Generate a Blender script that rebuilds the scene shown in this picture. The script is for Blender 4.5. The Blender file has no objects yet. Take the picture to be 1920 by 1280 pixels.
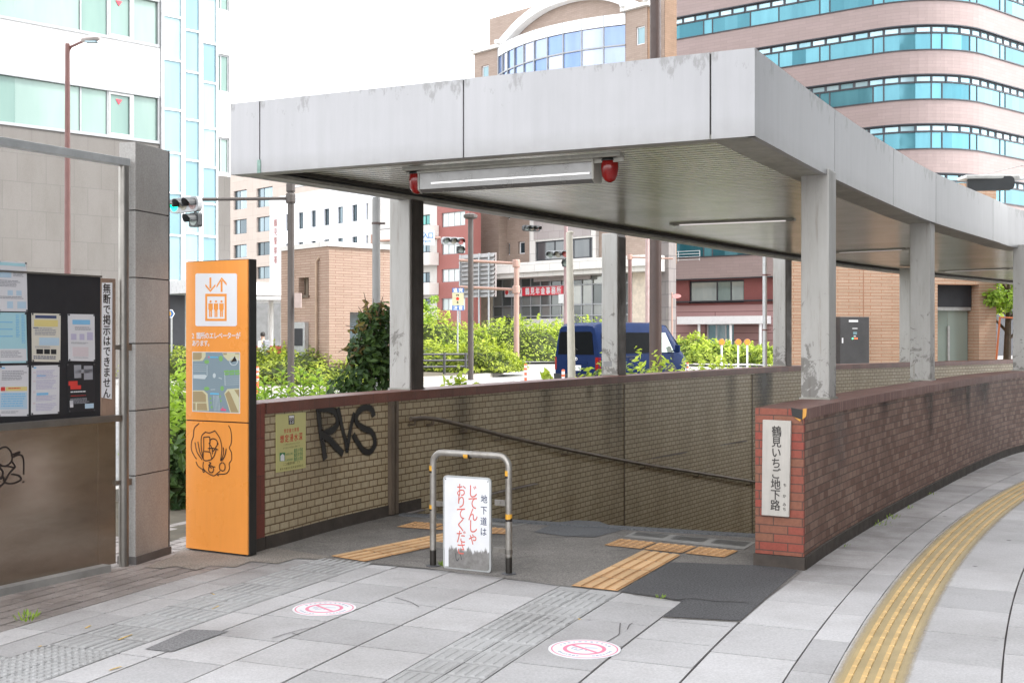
import bpy, bmesh, math, random
from mathutils import Vector, Matrix
import mathutils.noise as mnoise

R = math.radians
C = bpy.context.scene.collection
SC = bpy.context.scene
F, EYE, HZ = 2200.0, 1.6, 630.0          # focal length in photo pixels, eye height, horizon row

# ------------------------------------------------------------------ camera, sky, sun, exposure
cam = bpy.data.cameras.new("camera")
cam.sensor_width = 36.0
cam.lens = F / 1920.0 * 36.0
cam.shift_y = -(640.0 - HZ) / 1920.0
cam.clip_end = 1500.0
camo = bpy.data.objects.new("camera", cam)
C.objects.link(camo)
camo.location = (0, 0, EYE)
camo.rotation_euler = (R(90), 0, 0)
SC.camera = camo

SUN_EL, SUN_AZ = R(56), R(107)            # azimuth clockwise from +Y (the view direction)
w = bpy.data.worlds.new("World")
SC.world = w
w.use_nodes = True
wn = w.node_tree
sky = wn.nodes.new("ShaderNodeTexSky")
sky.sky_type = 'NISHITA'
sky.sun_disc = False
sky.sun_elevation = SUN_EL
sky.sun_rotation = SUN_AZ
sky.air_density = 1.0
sky.dust_density = 1.6
sky.ozone_density = 1.0
# thin high cloud: the sky's own light with most of its blue taken out
bw_ = wn.nodes.new("ShaderNodeHueSaturation")
bw_.inputs["Saturation"].default_value = 0.12
bw_.inputs["Value"].default_value = 1.0
wn.links.new(sky.outputs[0], bw_.inputs["Color"])
wn.links.new(bw_.outputs[0], wn.nodes["Background"].inputs[0])
wn.nodes["Background"].inputs[1].default_value = 0.15
sl = bpy.data.lights.new("sun", 'SUN')
sl.energy = 0.75
sl.angle = R(10)
sl.color = (1.0, 0.95, 0.88)
so = bpy.data.objects.new("sun", sl)
C.objects.link(so)
sd = Vector((math.sin(SUN_AZ) * math.cos(SUN_EL), math.cos(SUN_AZ) * math.cos(SUN_EL), math.sin(SUN_EL)))
so.rotation_euler = sd.to_track_quat('Z', 'Y').to_euler()
so.location = (30, -10, 60)
SC.view_settings.view_transform = 'Standard'
SC.view_settings.look = 'None'
SC.view_settings.exposure = 2.45
SC.view_settings.gamma = 1.0

# ------------------------------------------------------------------ measuring: photo pixel -> point of the place
def onz(x, y, z=0.0):
    Y = F * (EYE - z) / (y - HZ)
    return Vector(((x - 960) / F * Y, Y, z))

def at(x, y, Y):
    return Vector(((x - 960) / F * Y, Y, EYE - (y - HZ) / F * Y))

def zy(y, Y):
    return EYE - (y - HZ) / F * Y

def v2(p): return Vector((p[0], p[1]))

def on_line(x, P, d):
    """point of the plan line P + t d seen at photo column x"""
    k = (x - 960) / F
    t = (k * P[1] - P[0]) / (d[0] - k * d[1])
    return Vector((P[0] + t * d[0], P[1] + t * d[1]))

class Fr:
    """an upright plane: U to the viewer's right, V up, N towards the viewer"""
    def __init__(s, P, U):
        s.P = Vector((P[0], P[1], P[2] if len(P) > 2 else 0.0))
        s.U = Vector((U[0], U[1], 0)).normalized()
        s.V = Vector((0, 0, 1))
        s.N = s.U.cross(s.V)
    def p(s, u, v, n=0.0):
        return s.P + s.U * u + s.V * v + s.N * n
    def px(s, x, y):
        e = Vector((0, 0, EYE))
        d = Vector(((x - 960) / F, 1, (HZ - y) / F))
        t = (s.P - e).dot(s.N) / d.dot(s.N)
        q = e + d * t - s.P
        return (q.dot(s.U), q.dot(s.V))
    def pxs(s, pts):
        return [s.px(*q) for q in pts]

def spline(pts, n=8):
    pts = [Vector(p) for p in pts]
    P = [pts[0] * 2 - pts[1]] + pts + [pts[-1] * 2 - pts[-2]]
    out = []
    for i in range(1, len(P) - 2):
        a, b, c, d = P[i - 1], P[i], P[i + 1], P[i + 2]
        for k in range(n):
            t = k / n
            out.append(0.5 * (2 * b + (c - a) * t + (2 * a - 5 * b + 4 * c - d) * t * t + (3 * b - a - 3 * c + d) * t ** 3))
    out.append(pts[-1].copy())
    return out

def offs(line, d):
    """plan line moved d to its left"""
    o = []
    for i, p in enumerate(line):
        a, b = line[max(0, i - 1)], line[min(len(line) - 1, i + 1)]
        t = (b - a).normalized()
        o.append(Vector((p.x - t.y * d, p.y + t.x * d)))
    return o

def arc_len(line):
    s = [0.0]
    for a, b in zip(line, line[1:]):
        s.append(s[-1] + (b - a).length)
    return s

def along(line, s):
    L = arc_len(line)
    for i in range(len(line) - 1):
        if L[i + 1] >= s or i == len(line) - 2:
            t = (s - L[i]) / (L[i + 1] - L[i])
            return line[i].lerp(line[i + 1], t), (line[i + 1] - line[i]).normalized()

def line_x(line, x):
    """first point of a plan line seen at photo column x"""
    k = (x - 960) / F
    for a, b in zip(line, line[1:]):
        fa, fb = a.x - k * a.y, b.x - k * b.y
        if fa * fb <= 0 and fa != fb:
            t = fa / (fa - fb)
            return a.lerp(b, t), (b - a).normalized()
    return line[-1].copy(), (line[-1] - line[-2]).normalized()

def inside(p, poly):
    c = False
    for i in range(len(poly)):
        a, b = poly[i - 1], poly[i]
        if (a[1] > p[1]) != (b[1] > p[1]) and p[0] < (b[0] - a[0]) * (p[1] - a[1]) / (b[1] - a[1]) + a[0]:
            c = not c
    return c

# ------------------------------------------------------------------ mesh builder
class MB:
    def __init__(s):
        s.v, s.f, s.uv, s.mi = [], [], [], []
    def face(s, pts, uv=None, m=0):
        i = len(s.v)
        pts = [Vector(p) for p in pts]
        if uv is None:
            n = Vector((0, 0, 0))
            for k in range(len(pts)):
                n += pts[k - 1].cross(pts[k])
            if n.length > 0: n.normalize()
            if abs(n.z) < 0.7:
                t = Vector((-n.y, n.x, 0)).normalized() if abs(n.x) + abs(n.y) > 1e-6 else Vector((1, 0, 0))
                uv = [(p.dot(t), p.z) for p in pts]
            else:
                uv = [(p.x, p.y) for p in pts]
        s.v += pts
        s.f.append(list(range(i, i + len(pts))))
        s.uv.append(uv)
        s.mi.append(m)
    def hexa(s, b, t, m=0):
        """b, t: matching rings of points"""
        n = len(b)
        s.face(list(reversed(b)), m=m)
        s.face(t, m=m)
        for i in range(n):
            j = (i + 1) % n
            s.face([b[i], b[j], t[j], t[i]], m=m)
    def prism(s, poly, z0, z1, m=0):
        s.hexa([Vector((p[0], p[1], z0)) for p in poly], [Vector((p[0], p[1], z1)) for p in poly], m)
    def box(s, c, sx, sy, sz, rot=0.0, m=0):
        """c: centre"""
        ca, sa = math.cos(rot), math.sin(rot)
        q = [(-sx / 2, -sy / 2), (sx / 2, -sy / 2), (sx / 2, sy / 2), (-sx / 2, sy / 2)]
        poly = [(c[0] + x * ca - y * sa, c[1] + x * sa + y * ca) for x, y in q]
        s.prism(poly, c[2] - sz / 2, c[2] + sz / 2, m)
    def slab(s, fr, uvp, n0, n1, m=0):
        s.hexa([fr.p(u, v, n0) for u, v in uvp], [fr.p(u, v, n1) for u, v in uvp], m)
    def rect(s, fr, u0, u1, v0, v1, n0, n1, m=0):
        s.slab(fr, [(u0, v0), (u1, v0), (u1, v1), (u0, v1)], n0, n1, m)
    def bar(s, a, b, wd, h, m=0, up=(0, 0, 1)):
        a, b = Vector(a), Vector(b)
        d = (b - a).normalized()
        up = Vector(up)
        if abs(d.dot(up)) > 0.98: up = Vector((0, 1, 0))
        x = d.cross(up).normalized() * (wd / 2)
        y = x.cross(d).normalized() * (h / 2)
        s.hexa([a - x - y, a + x - y, a + x + y, a - x + y], [b - x - y, b + x - y, b + x + y, b - x + y], m)
    def tube(s, pts, r, n=12, m=0, caps=True):
        pts = [Vector(p) for p in pts]
        rs = r if isinstance(r, (list, tuple)) else [r] * len(pts)
        rings = []
        prev = None
        for i, p in enumerate(pts):
            d = (pts[min(i + 1, len(pts) - 1)] - pts[max(i - 1, 0)]).normalized()
            if prev is None:
                a = Vector((0, 0, 1)) if abs(d.z) < 0.9 else Vector((1, 0, 0))
                x = d.cross(a).normalized()
            else:
                x = (prev - d * prev.dot(d)).normalized()
            prev = x
            y = d.cross(x)
            rings.append([p + (x * math.cos(2 * math.pi * k / n) + y * math.sin(2 * math.pi * k / n)) * rs[i] for k in range(n)])
        for a, b in zip(rings, rings[1:]):
            for k in range(n):
                j = (k + 1) % n
                s.face([a[k], a[j], b[j], b[k]], m=m)
        if caps:
            s.face(list(reversed(rings[0])), m=m)
            s.face(rings[-1], m=m)
    def lathe(s, c, prof, n=16, m=0):
        c = Vector(c)
        rg = [[c + Vector((r * math.cos(2 * math.pi * k / n), r * math.sin(2 * math.pi * k / n), z)) for k in range(n)] for r, z in prof]
        for a, b in zip(rg, rg[1:]):
            for k in range(n):
                j = (k + 1) % n
                s.face([a[k], a[j], b[j], b[k]], m=m)
        s.face(list(reversed(rg[0])), m=m)
        s.face(rg[-1], m=m)
    def disc(s, fr, u, v, r, n0, n1, k=28, m=0, ry=None):
        ry = ry or r
        s.slab(fr, [(u + r * math.cos(2 * math.pi * i / k), v + ry * math.sin(2 * math.pi * i / k)) for i in range(k)], n0, n1, m)
    def strip(s, line, z0, z1, m=0, u0=0.0):
        L = arc_len(line)
        for i in range(len(line) - 1):
            a, b = line[i], line[i + 1]
            s.face([(a.x, a.y, z0), (b.x, b.y, z0), (b.x, b.y, z1), (a.x, a.y, z1)],
                   [(u0 + L[i], z0), (u0 + L[i + 1], z0), (u0 + L[i + 1], z1), (u0 + L[i], z1)], m)
    def flat(s, l1, l2, z, m=0):
        L = arc_len(l1)
        for i in range(len(l1) - 1):
            a, b, c, d = l1[i], l1[i + 1], l2[i + 1], l2[i]
            wdt = (d - a).length
            s.face([(a.x, a.y, z), (b.x, b.y, z), (c.x, c.y, z), (d.x, d.y, z)],
                   [(L[i], 0), (L[i + 1], 0), (L[i + 1], wdt), (L[i], wdt)], m)
    def band(s, l1, l2, z0, z1, m=0):
        """closed curved bar between two plan lines"""
        s.strip(l1, z0, z1, m); s.strip(l2, z0, z1, m)
        s.flat(l1, l2, z1, m); s.flat(l1, l2, z0, m)
        for k in (0, -1):
            a, b = l1[k], l2[k]
            s.face([(a.x, a.y, z0), (b.x, b.y, z0), (b.x, b.y, z1), (a.x, a.y, z1)], m=m)
    def build(s, name, mats, parent=None, loc=None, smooth=False, bevel=0.0, weld=True):
        me = bpy.data.meshes.new(name)
        if parent is not None:
            r = parent
            while r.parent: r = r.parent
            o0 = r.location.copy()
        elif loc is not None:
            o0 = Vector(loc)
        else:
            xs = [p.x for p in s.v]; ys = [p.y for p in s.v]; zs = [p.z for p in s.v]
            o0 = Vector(((min(xs) + max(xs)) / 2, (min(ys) + max(ys)) / 2, min(zs)))
        me.from_pydata([p - o0 for p in s.v], [], s.f)
        lay = me.uv_layers.new(name="UVMap")
        k = 0
        for uvs in s.uv:
            for q in uvs:
                lay.data[k].uv = q
                k += 1
        mats = mats if isinstance(mats, (list, tuple)) else [mats]
        for mt in mats: me.materials.append(mt)
        for p, m in zip(me.polygons, s.mi): p.material_index = m
        if weld:
            bm = bmesh.new(); bm.from_mesh(me)
            bmesh.ops.remove_doubles(bm, verts=bm.verts, dist=0.0002)
            bmesh.ops.recalc_face_normals(bm, faces=bm.faces)
            bm.to_mesh(me); bm.free()
        o = bpy.data.objects.new(name, me)
        C.objects.link(o)
        if parent is not None: o.parent = parent
        else: o.location = o0
        if smooth:
            for p in me.polygons: p.use_smooth = True
            try: me.set_sharp_from_angle(angle=R(38))
            except Exception: pass
        if bevel > 0:
            b = o.modifiers.new("bevel", 'BEVEL')
            b.width = bevel; b.segments = 2; b.limit_method = 'ANGLE'; b.angle_limit = R(40)
        return o

def tag(o, label=None, cat=None, group=None, kind=None):
    if label: o["label"] = label
    if cat: o["category"] = cat
    if group: o["group"] = group
    if kind: o["kind"] = kind
    return o

def thing(name, label, cat, loc=(0, 0, 0), rotz=0.0, group=None):
    o = bpy.data.objects.new(name, None)
    C.objects.link(o)
    o.location = loc
    o.rotation_euler = (0, 0, rotz)
    o.empty_display_size = 0.2
    return tag(o, label, cat, group)

def dup(root, loc, rotz=0.0, label=None, group=None, scale=None):
    def cp(o, par):
        c = o.copy(); C.objects.link(c); c.parent = par
        for ch in list(o.children): cp(ch, c)
        return c
    r = cp(root, None)
    r.location = loc; r.rotation_euler = (0, 0, rotz)
    if scale: r.scale = scale
    if label: r["label"] = label
    if group: r["group"] = group
    return r

# ------------------------------------------------------------------ lettering
_gl = {}
def glyph(t, bold=0.0):
    k = (t, bold)
    if k in _gl: return _gl[k]
    cu = bpy.data.curves.new("lettering_source", 'FONT')
    cu.body = t
    cu.offset = bold
    cu.resolution_u = 3
    ob = bpy.data.objects.new("lettering_source", cu)
    C.objects.link(ob)
    bpy.context.view_layer.update()
    me = bpy.data.meshes.new_from_object(ob.evaluated_get(bpy.context.evaluated_depsgraph_get()))
    vs = [(q.co.x, q.co.y) for q in me.vertices]
    fs = [list(p.vertices) for p in me.polygons]
    bpy.data.objects.remove(ob); bpy.data.curves.remove(cu); bpy.data.meshes.remove(me)
    _gl[k] = (vs, fs)
    return _gl[k]

def _em():
    vs, _ = glyph("\u56fd")
    x0 = min(a for a, b in vs); x1 = max(a for a, b in vs)
    y0 = min(b for a, b in vs); y1 = max(b for a, b in vs)
    return (x0 + x1) / 2, (y0 + y1) / 2, max(x1 - x0, y1 - y0)
EM = _em()

def put_char(mb, fr, ch, u, v, h, n=0.002, wide=1.0, bold=0.0, m=0):
    """one Japanese character centred on (u, v); h is the size of its square; bold widens its strokes"""
    vs, fs = glyph(ch)
    cx, cy, e = EM
    k = h * 0.94 / e
    b = bold * h
    sh_ = [(0, 0)] if not bold else [(-b, 0), (b, 0), (0, b * .8), (0, -b * .8)]
    for q, (dx, dy) in enumerate(sh_):
        for f in fs:
            mb.face([fr.p(u + (vs[i][0] - cx) * k * wide + dx, v + (vs[i][1] - cy) * k + dy, n + q * h * .0015) for i in f], m=m)

def put_col(mb, fr, text, u, v_top, v_bot, wide=1.0, size=None, **kw):
    st = (v_top - v_bot) / len(text)
    for i, ch in enumerate(text):
        put_char(mb, fr, ch, u, v_top - st * (i + .5), size or st, wide=wide, **kw)

def put_row(mb, fr, text, u0, u1, v, size=None, slope=0.0, **kw):
    st = (u1 - u0) / len(text)
    for i, ch in enumerate(text):
        put_char(mb, fr, ch, u0 + st * (i + .5), v, size or st, **kw)

def put_line(mb, fr, text, u0, u1, v0, v1, n=0.002, bold=0.0, m=0):
    """a Latin line stretched into a box"""
    vs, fs = glyph(text, bold)
    x0 = min(a for a, b in vs); x1 = max(a for a, b in vs)
    y0 = min(b for a, b in vs); y1 = max(b for a, b in vs)
    for f in fs:
        mb.face([fr.p(u0 + (vs[i][0] - x0) / (x1 - x0) * (u1 - u0), v0 + (vs[i][1] - y0) / (y1 - y0) * (v1 - v0), n) for i in f], m=m)

def ribbon(mb, pts, wd, nrm, m=0, n=6, norm=False):
    """a painted stroke through 3D points on a surface of normal nrm; UV v runs 0..1 across it"""
    if len(pts) > 2: pts = spline(pts, n)
    nrm = Vector(nrm)
    L = 0.0
    tot = sum((b_ - a_).length for a_, b_ in zip(pts, pts[1:])) if norm else 1.0
    prev = None
    for i, p in enumerate(pts):
        d = (pts[min(i + 1, len(pts) - 1)] - pts[max(i - 1, 0)]).normalized()
        s = nrm.cross(d).normalized() * (wd / 2)
        if i: L += (p - pts[i - 1]).length
        cur = (p - s, p + s, L / tot)
        if prev: mb.face([prev[0], cur[0], cur[1], prev[1]], [(prev[2], 0), (cur[2], 0), (cur[2], 1), (prev[2], 1)], m)
        prev = cur

# ------------------------------------------------------------------ materials
class NB:
    def __init__(s, name):
        s.m = bpy.data.materials.new(name)
        s.m.use_nodes = True
        s.t = s.m.node_tree
        s.b = s.t.nodes["Principled BSDF"]
        s.out = s.t.nodes["Material Output"]
        s._tc = None
    def n(s, ty, props=None, **inp):
        nd = s.t.nodes.new("ShaderNode" + ty)
        for k, v in (props or {}).items(): setattr(nd, k, v)
        for k, v in inp.items(): s.set(nd, k, v)
        return nd
    def set(s, nd, k, v):
        key = int(k[1:]) if k[0] == "i" and k[1:].isdigit() else k.replace("_", " ")
        if isinstance(v, bpy.types.NodeSocket): s.t.links.new(v, nd.inputs[key])
        else: nd.inputs[key].default_value = v
    def co(s, which="Object"):
        if s._tc is None: s._tc = s.n("TexCoord")
        return s._tc.outputs[which]
    def noise(s, scale=5, detail=5, rough=.6, vec=None, stretch=None, which="Object", dist=0.0):
        v = vec or s.co(which)
        if stretch:
            mp = s.n("Mapping", Vector=v)
            mp.inputs["Scale"].default_value = stretch
            v = mp.outputs[0]
        nd = s.n("TexNoise", Vector=v, Scale=scale, Detail=detail, Roughness=rough, Distortion=dist)
        return nd.outputs["Fac"]
    def ramp(s, fac, stops):
        r = s.n("ValToRGB", Fac=fac)
        e = r.color_ramp.elements
        while len(e) < len(stops): e.new(0.5)
        for k, (p, c) in enumerate(stops):
            e[k].position = p
            e[k].color = c if len(c) == 4 else (*c, 1)
        return r.outputs[0]
    def mix(s, fac, a, b, mode='MIX'):
        nd = s.t.nodes.new("ShaderNodeMix")
        nd.data_type = 'RGBA'; nd.blend_type = mode
        for idx, v in ((0, fac), (6, a), (7, b)):
            if isinstance(v, bpy.types.NodeSocket): s.t.links.new(v, nd.inputs[idx])
            elif idx == 0: nd.inputs[0].default_value = v
            else: nd.inputs[idx].default_value = (*v, 1) if len(v) == 3 else v
        return nd.outputs[2]
    def math(s, op, a, b=0.0, clamp=False):
        nd = s.n("Math", {"operation": op, "use_clamp": clamp}, i0=a, i1=b)
        return nd.outputs[0]
    def bump(s, h, strength=.3, dist=.01):
        nd = s.n("Bump", Height=h, Strength=strength, Distance=dist)
        s.t.links.new(nd.outputs[0], s.b.inputs["Normal"])
    def done(s, col=None, rough=.6, metal=0.0, spec=None):
        for k, v in (("Base Color", col), ("Roughness", rough), ("Metallic", metal), ("Specular IOR Level", spec)):
            if v is None: continue
            if isinstance(v, bpy.types.NodeSocket): s.t.links.new(v, s.b.inputs[k])
            else: s.b.inputs[k].default_value = (*v, 1) if isinstance(v, tuple) and len(v) == 3 else v
        return s.m

def sh(c, k): return tuple(min(1, x * k) for x in c)

def mat(name, col, rough=.6, metal=0.0, var=.18, scale=3.0, bump=0.0, bscale=60.0, spec=None, streak=0.0, speck=0.0):
    b = NB(name)
    c = b.ramp(b.noise(scale, 6, .65), [(.3, sh(col, 1 - var)), (.7, sh(col, 1 + var))])
    if streak:
        st = b.ramp(b.noise(4, 6, .7, stretch=(6, 6, .5)), [(.45, (1, 1, 1)), (.75, (1 - streak,) * 3)])
        c = b.mix(1.0, c, st, 'MULTIPLY')
    if speck:
        sp = b.ramp(b.noise(bscale * 2, 2, .5), [(.35, (1 - speck,) * 3), (.65, (1 + speck * .5,) * 3)])
        c = b.mix(1.0, c, sp, 'MULTIPLY')
    if bump: b.bump(b.noise(bscale, 4, .6), bump, .004)
    r = b.ramp(b.noise(scale * 2.3, 4), [(.3, (max(.02, rough - .08),) * 3), (.7, (min(1, rough + .1),) * 3)])
    return b.done(c, r, metal, spec)

def brickmat(name, c1, c2, mortar, bw, rh, ms=.006, rough=.6, dirt=(.55, .5, .45), dirt_amt=.5, bump=.5, bias=0.0, fine=.12, offset=.5):
    b = NB(name)
    uv = b.co("UV")
    k = b.n("TexBrick", {"offset": offset}, Vector=uv, Color1=(*c1, 1), Color2=(*c2, 1), Mortar=(*mortar, 1), Scale=1.0)
    k.inputs["Mortar Size"].default_value = ms
    k.inputs["Mortar Smooth"].default_value = .15
    k.inputs["Bias"].default_value = bias
    k.inputs["Brick Width"].default_value = bw
    k.inputs["Row Height"].default_value = rh
    c = k.outputs["Color"]
    c = b.mix(1.0, c, b.ramp(b.noise(45, 3), [(.3, (1 - fine,) * 3), (.7, (1 + fine,) * 3)]), 'MULTIPLY')
    d = b.ramp(b.noise(1.3, 7, .7, stretch=(1, 1, .3)), [(.42, (1, 1, 1)), (.72, dirt)])
    c = b.mix(dirt_amt, c, b.mix(1.0, c, d, 'MULTIPLY'))
    hgt = b.mix(1.0, b.ramp(k.outputs["Fac"], [(0, (1, 1, 1)), (1, (0, 0, 0))]), b.ramp(b.noise(90, 3), [(.3, (.75,) * 3), (.7, (1,) * 3)]), 'MULTIPLY')
    b.bump(hgt, bump, .004)
    return b.done(c, rough)

def glassmat(name, c1, c2, rough=.06, metal=.75, wave=True):
    """window glass; each pane carries its own random value in UV u"""
    b = NB(name)
    sx = b.n("SeparateXYZ", Vector=b.co("UV"))
    f = b.math('FRACT', sx.outputs[0])
    c = b.ramp(f, [(.15, c1), (.85, c2)])
    c = b.mix(.45, c, b.mix(1.0, c, b.ramp(b.noise(.5, 4, .6, stretch=(1.4, 1.4, .25)), [(.35, (.6, .7, .75)), (.65, (1.2, 1.2, 1.2))]), 'MULTIPLY'))
    if wave: b.bump(b.noise(.35, 2), .04, .4)
    return b.done(c, rough, metal)

def leafmat(name, dark, light, trans=.45):
    b = NB(name)
    sx = b.n("SeparateXYZ", Vector=b.co("UV"))
    c = b.ramp(b.math('FRACT', sx.outputs[0]), [(0, dark), (.55, tuple((a + d) / 2 for a, d in zip(dark, light))), (1, light)])
    b.done(c, .55, spec=.3)
    tr = b.n("BsdfTranslucent", Color=b.mix(1.0, c, (1.1, 1.2, .6), 'MULTIPLY'))
    mx = b.n("MixShader", Fac=trans)
    b.t.links.new(b.b.outputs[0], mx.inputs[1])
    b.t.links.new(tr.outputs[0], mx.inputs[2])
    b.t.links.new(mx.outputs[0], b.out.inputs[0])
    return b.m

def emit(name, col, st, base=(.2, .2, .2)):
    b = NB(name)
    b.b.inputs["Emission Color"].default_value = (*col, 1)
    b.b.inputs["Emission Strength"].default_value = st
    return b.done(base, .4)

def paint(name, fade=False, col=(.015, .013, .012), dens=.96):
    """sprayed paint: solid in the middle of the stroke, thin at its rims"""
    b = NB(name)
    sx = b.n("SeparateXYZ", Vector=b.co("UV"))
    v = sx.outputs[1]
    d = b.math('ABSOLUTE', b.math('SUBTRACT', v, .5))
    d = b.math('ADD', d, b.math('MULTIPLY', b.math('SUBTRACT', b.noise(14, 4), .5), .22))
    a = b.ramp(d, [(.25, (dens,) * 3), (.5, (0, 0, 0))])
    if fade:                                # thins out along its length as well as at its sides
        a = b.ramp(d, [(.02, (dens,) * 3), (.5, (0, 0, 0))])
        a = b.mix(1.0, a, b.ramp(b.math('ADD', sx.outputs[0], b.math('MULTIPLY', b.math('SUBTRACT', b.noise(5, 5), .5), .5)), [(.15, (1, 1, 1)), (.9, (0, 0, 0))]), 'MULTIPLY')
    b.done(col, .5)
    b.t.links.new(a, b.b.inputs["Alpha"])
    return b.m

WHITE = (.78, .78, .77)
m_white = mat("white_paint", (.74, .74, .73), .5, var=.05)
m_whitegloss = mat("white_enamel", (.76, .77, .78), .3, var=.04)
m_black = mat("black_paint", (.018, .017, .016), .5, var=.2)
m_dark = mat("dark_grey_metal", (.06, .06, .065), .5, var=.2)
m_steel = mat("brushed_steel", (.24, .225, .205), .38, .85, var=.15, scale=5, bump=.05, bscale=120)
m_galv = mat("galvanised_steel", (.46, .47, .47), .5, .55, var=.14, scale=9)
m_greypole = mat("grey_painted_pole", (.07, .058, .052), .5, var=.12, streak=.25)
m_brownpole = mat("brown_painted_pole", (.062, .038, .032), .5, var=.12, streak=.2)
m_redpole = mat("rust_red_painted_pole", (.15, .068, .06), .5, var=.12)
m_pinkpole = mat("salmon_painted_pole", (.34, .21, .17), .5, var=.1)
m_creampole = mat("cream_concrete_pole", (.50, .47, .40), .7, var=.12, streak=.2)
m_glasswin = glassmat("window_glass", (.06, .085, .10), (.22, .28, .31), .08, .5)
m_frame = mat("window_frame_grey", (.30, .31, .32), .45, .3, var=.08)
m_framedark = mat("window_frame_dark", (.035, .037, .045), .45, .2, var=.1)
# ================================================================== GROUND
ZB, ZT = 2.87, 3.43                        # canopy soffit and top
WH = 1.10                                  # height of the low walls
left_px = [(497, 755), (735, 735), (1165, 705), (1475, 687), (1690, 680), (1895, 674)]
LW = [v2(onz(x, y, WH)) for x, y in left_px]
LW = spline(LW + [LW[-1] + (LW[-1] - LW[-2]) * 1.0], 8)         # inner face of the far wall
rw_px = [(1507, 1067), (1560, 1030), (1650, 975), (1760, 915), (1850, 870), (1920, 845)]
RWo = [v2(onz(x, y)) for x, y in rw_px]
RWo = spline(RWo + [RWo[-1] + Vector((2.3, 2.55)), RWo[-1] + Vector((4.9, 4.8))], 8)   # street face of the near wall
RW_T = 0.325
RWi = offs(RWo, RW_T)
EDGE_L = v2(onz(752, 966)); EDGE_R = v2(onz(1418, 1006))
# opening of the underpass
i0 = min(range(len(LW)), key=lambda i: (LW[i] - EDGE_L).length)
j0 = min(range(len(RWi)), key=lambda i: (RWi[i] - EDGE_R).length)
hole_l = [EDGE_L] + [p for p in LW[i0 + 1:]]
hole_r = [EDGE_R] + [p for p in RWi[j0 + 1:]]
HOLE = hole_l + list(reversed(hole_r))

def filled(name, loops, z, mats, kind="structure"):
    bm = bmesh.new()
    es = []
    for lp in loops:
        vs = [bm.verts.new((p[0], p[1], z)) for p in lp]
        for i in range(len(vs)): es.append(bm.edges.new((vs[i - 1], vs[i])))
    bmesh.ops.triangle_fill(bm, use_beauty=True, edges=es)
    lay = bm.loops.layers.uv.new("UVMap")
    for f in bm.faces:
        if f.normal.z < 0: f.normal_flip()
        for l in f.loops: l[lay].uv = (l.vert.co.x, l.vert.co.y)
    me = bpy.data.meshes.new(name)
    bm.to_mesh(me); bm.free()
    me.materials.append(mats)
    o = bpy.data.objects.new(name, me)
    C.objects.link(o)
    if kind: o["kind"] = kind
    return o

def asphalt(name, c, speck=.5, var=.2, patches=.25):
    b = NB(name)
    col = b.ramp(b.noise(.9, 7, .7), [(.3, sh(c, 1 - var)), (.7, sh(c, 1 + var))])
    col = b.mix(1.0, col, b.ramp(b.noise(75, 4, .8), [(.34, (1 - speck,) * 3), (.66, (1 + speck,) * 3)]), 'MULTIPLY')
    col = b.mix(1.0, col, b.ramp(b.noise(2.2, 6, .7, dist=1.0), [(.5, (1, 1, 1)), (.75, (1 - patches,) * 3)]), 'MULTIPLY')
    b.bump(b.noise(220, 3), .5, .004)
    return b.done(col, .85)

m_road = asphalt("road_asphalt", (.27, .265, .26), .3)
m_asph = asphalt("old_asphalt", (.185, .17, .155), .5, .3, .4)
m_asph2 = asphalt("new_asphalt_patch", (.078, .076, .078), .7, .15, .15)
m_asph3 = asphalt("soft_asphalt_patch", (.115, .118, .124), .5, .2, .2)
filled("ground", [[(-500, -300), (500, -300), (500, 900), (-500, 900)], HOLE], -0.03, m_road)

# --- curved flagstone pavement: columns between radii round one centre
PC = Vector((39.70, -10.745))
def pol(r, s):
    a = math.pi - s / 42.0                 # s metres along the r=42 arc, from the -X axis, clockwise
    return Vector((PC.x + r * math.cos(a), PC.y + r * math.sin(a)))
def inv(p):
    d = Vector((p[0], p[1])) - PC
    return d.length, (math.pi - math.atan2(d.y, d.x)) * 42.0
ASPH = [onz(*q) for q in [(470, 1043), (600, 1050), (690, 1057), (800, 1066), (925, 1081), (1040, 1097), (1160, 1110), (1280, 1127), (1241, 1158), (1388, 1166.5), (1440, 1121), (1505, 1071)]]
ASPH = [v2(p) for p in ASPH] + [v2(p) for p in (RWi[2], RWi[j0])] + [EDGE_R, EDGE_L, v2(onz(742, 962)), v2(onz(500, 1020)), v2(onz(470, 1030))]

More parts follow.
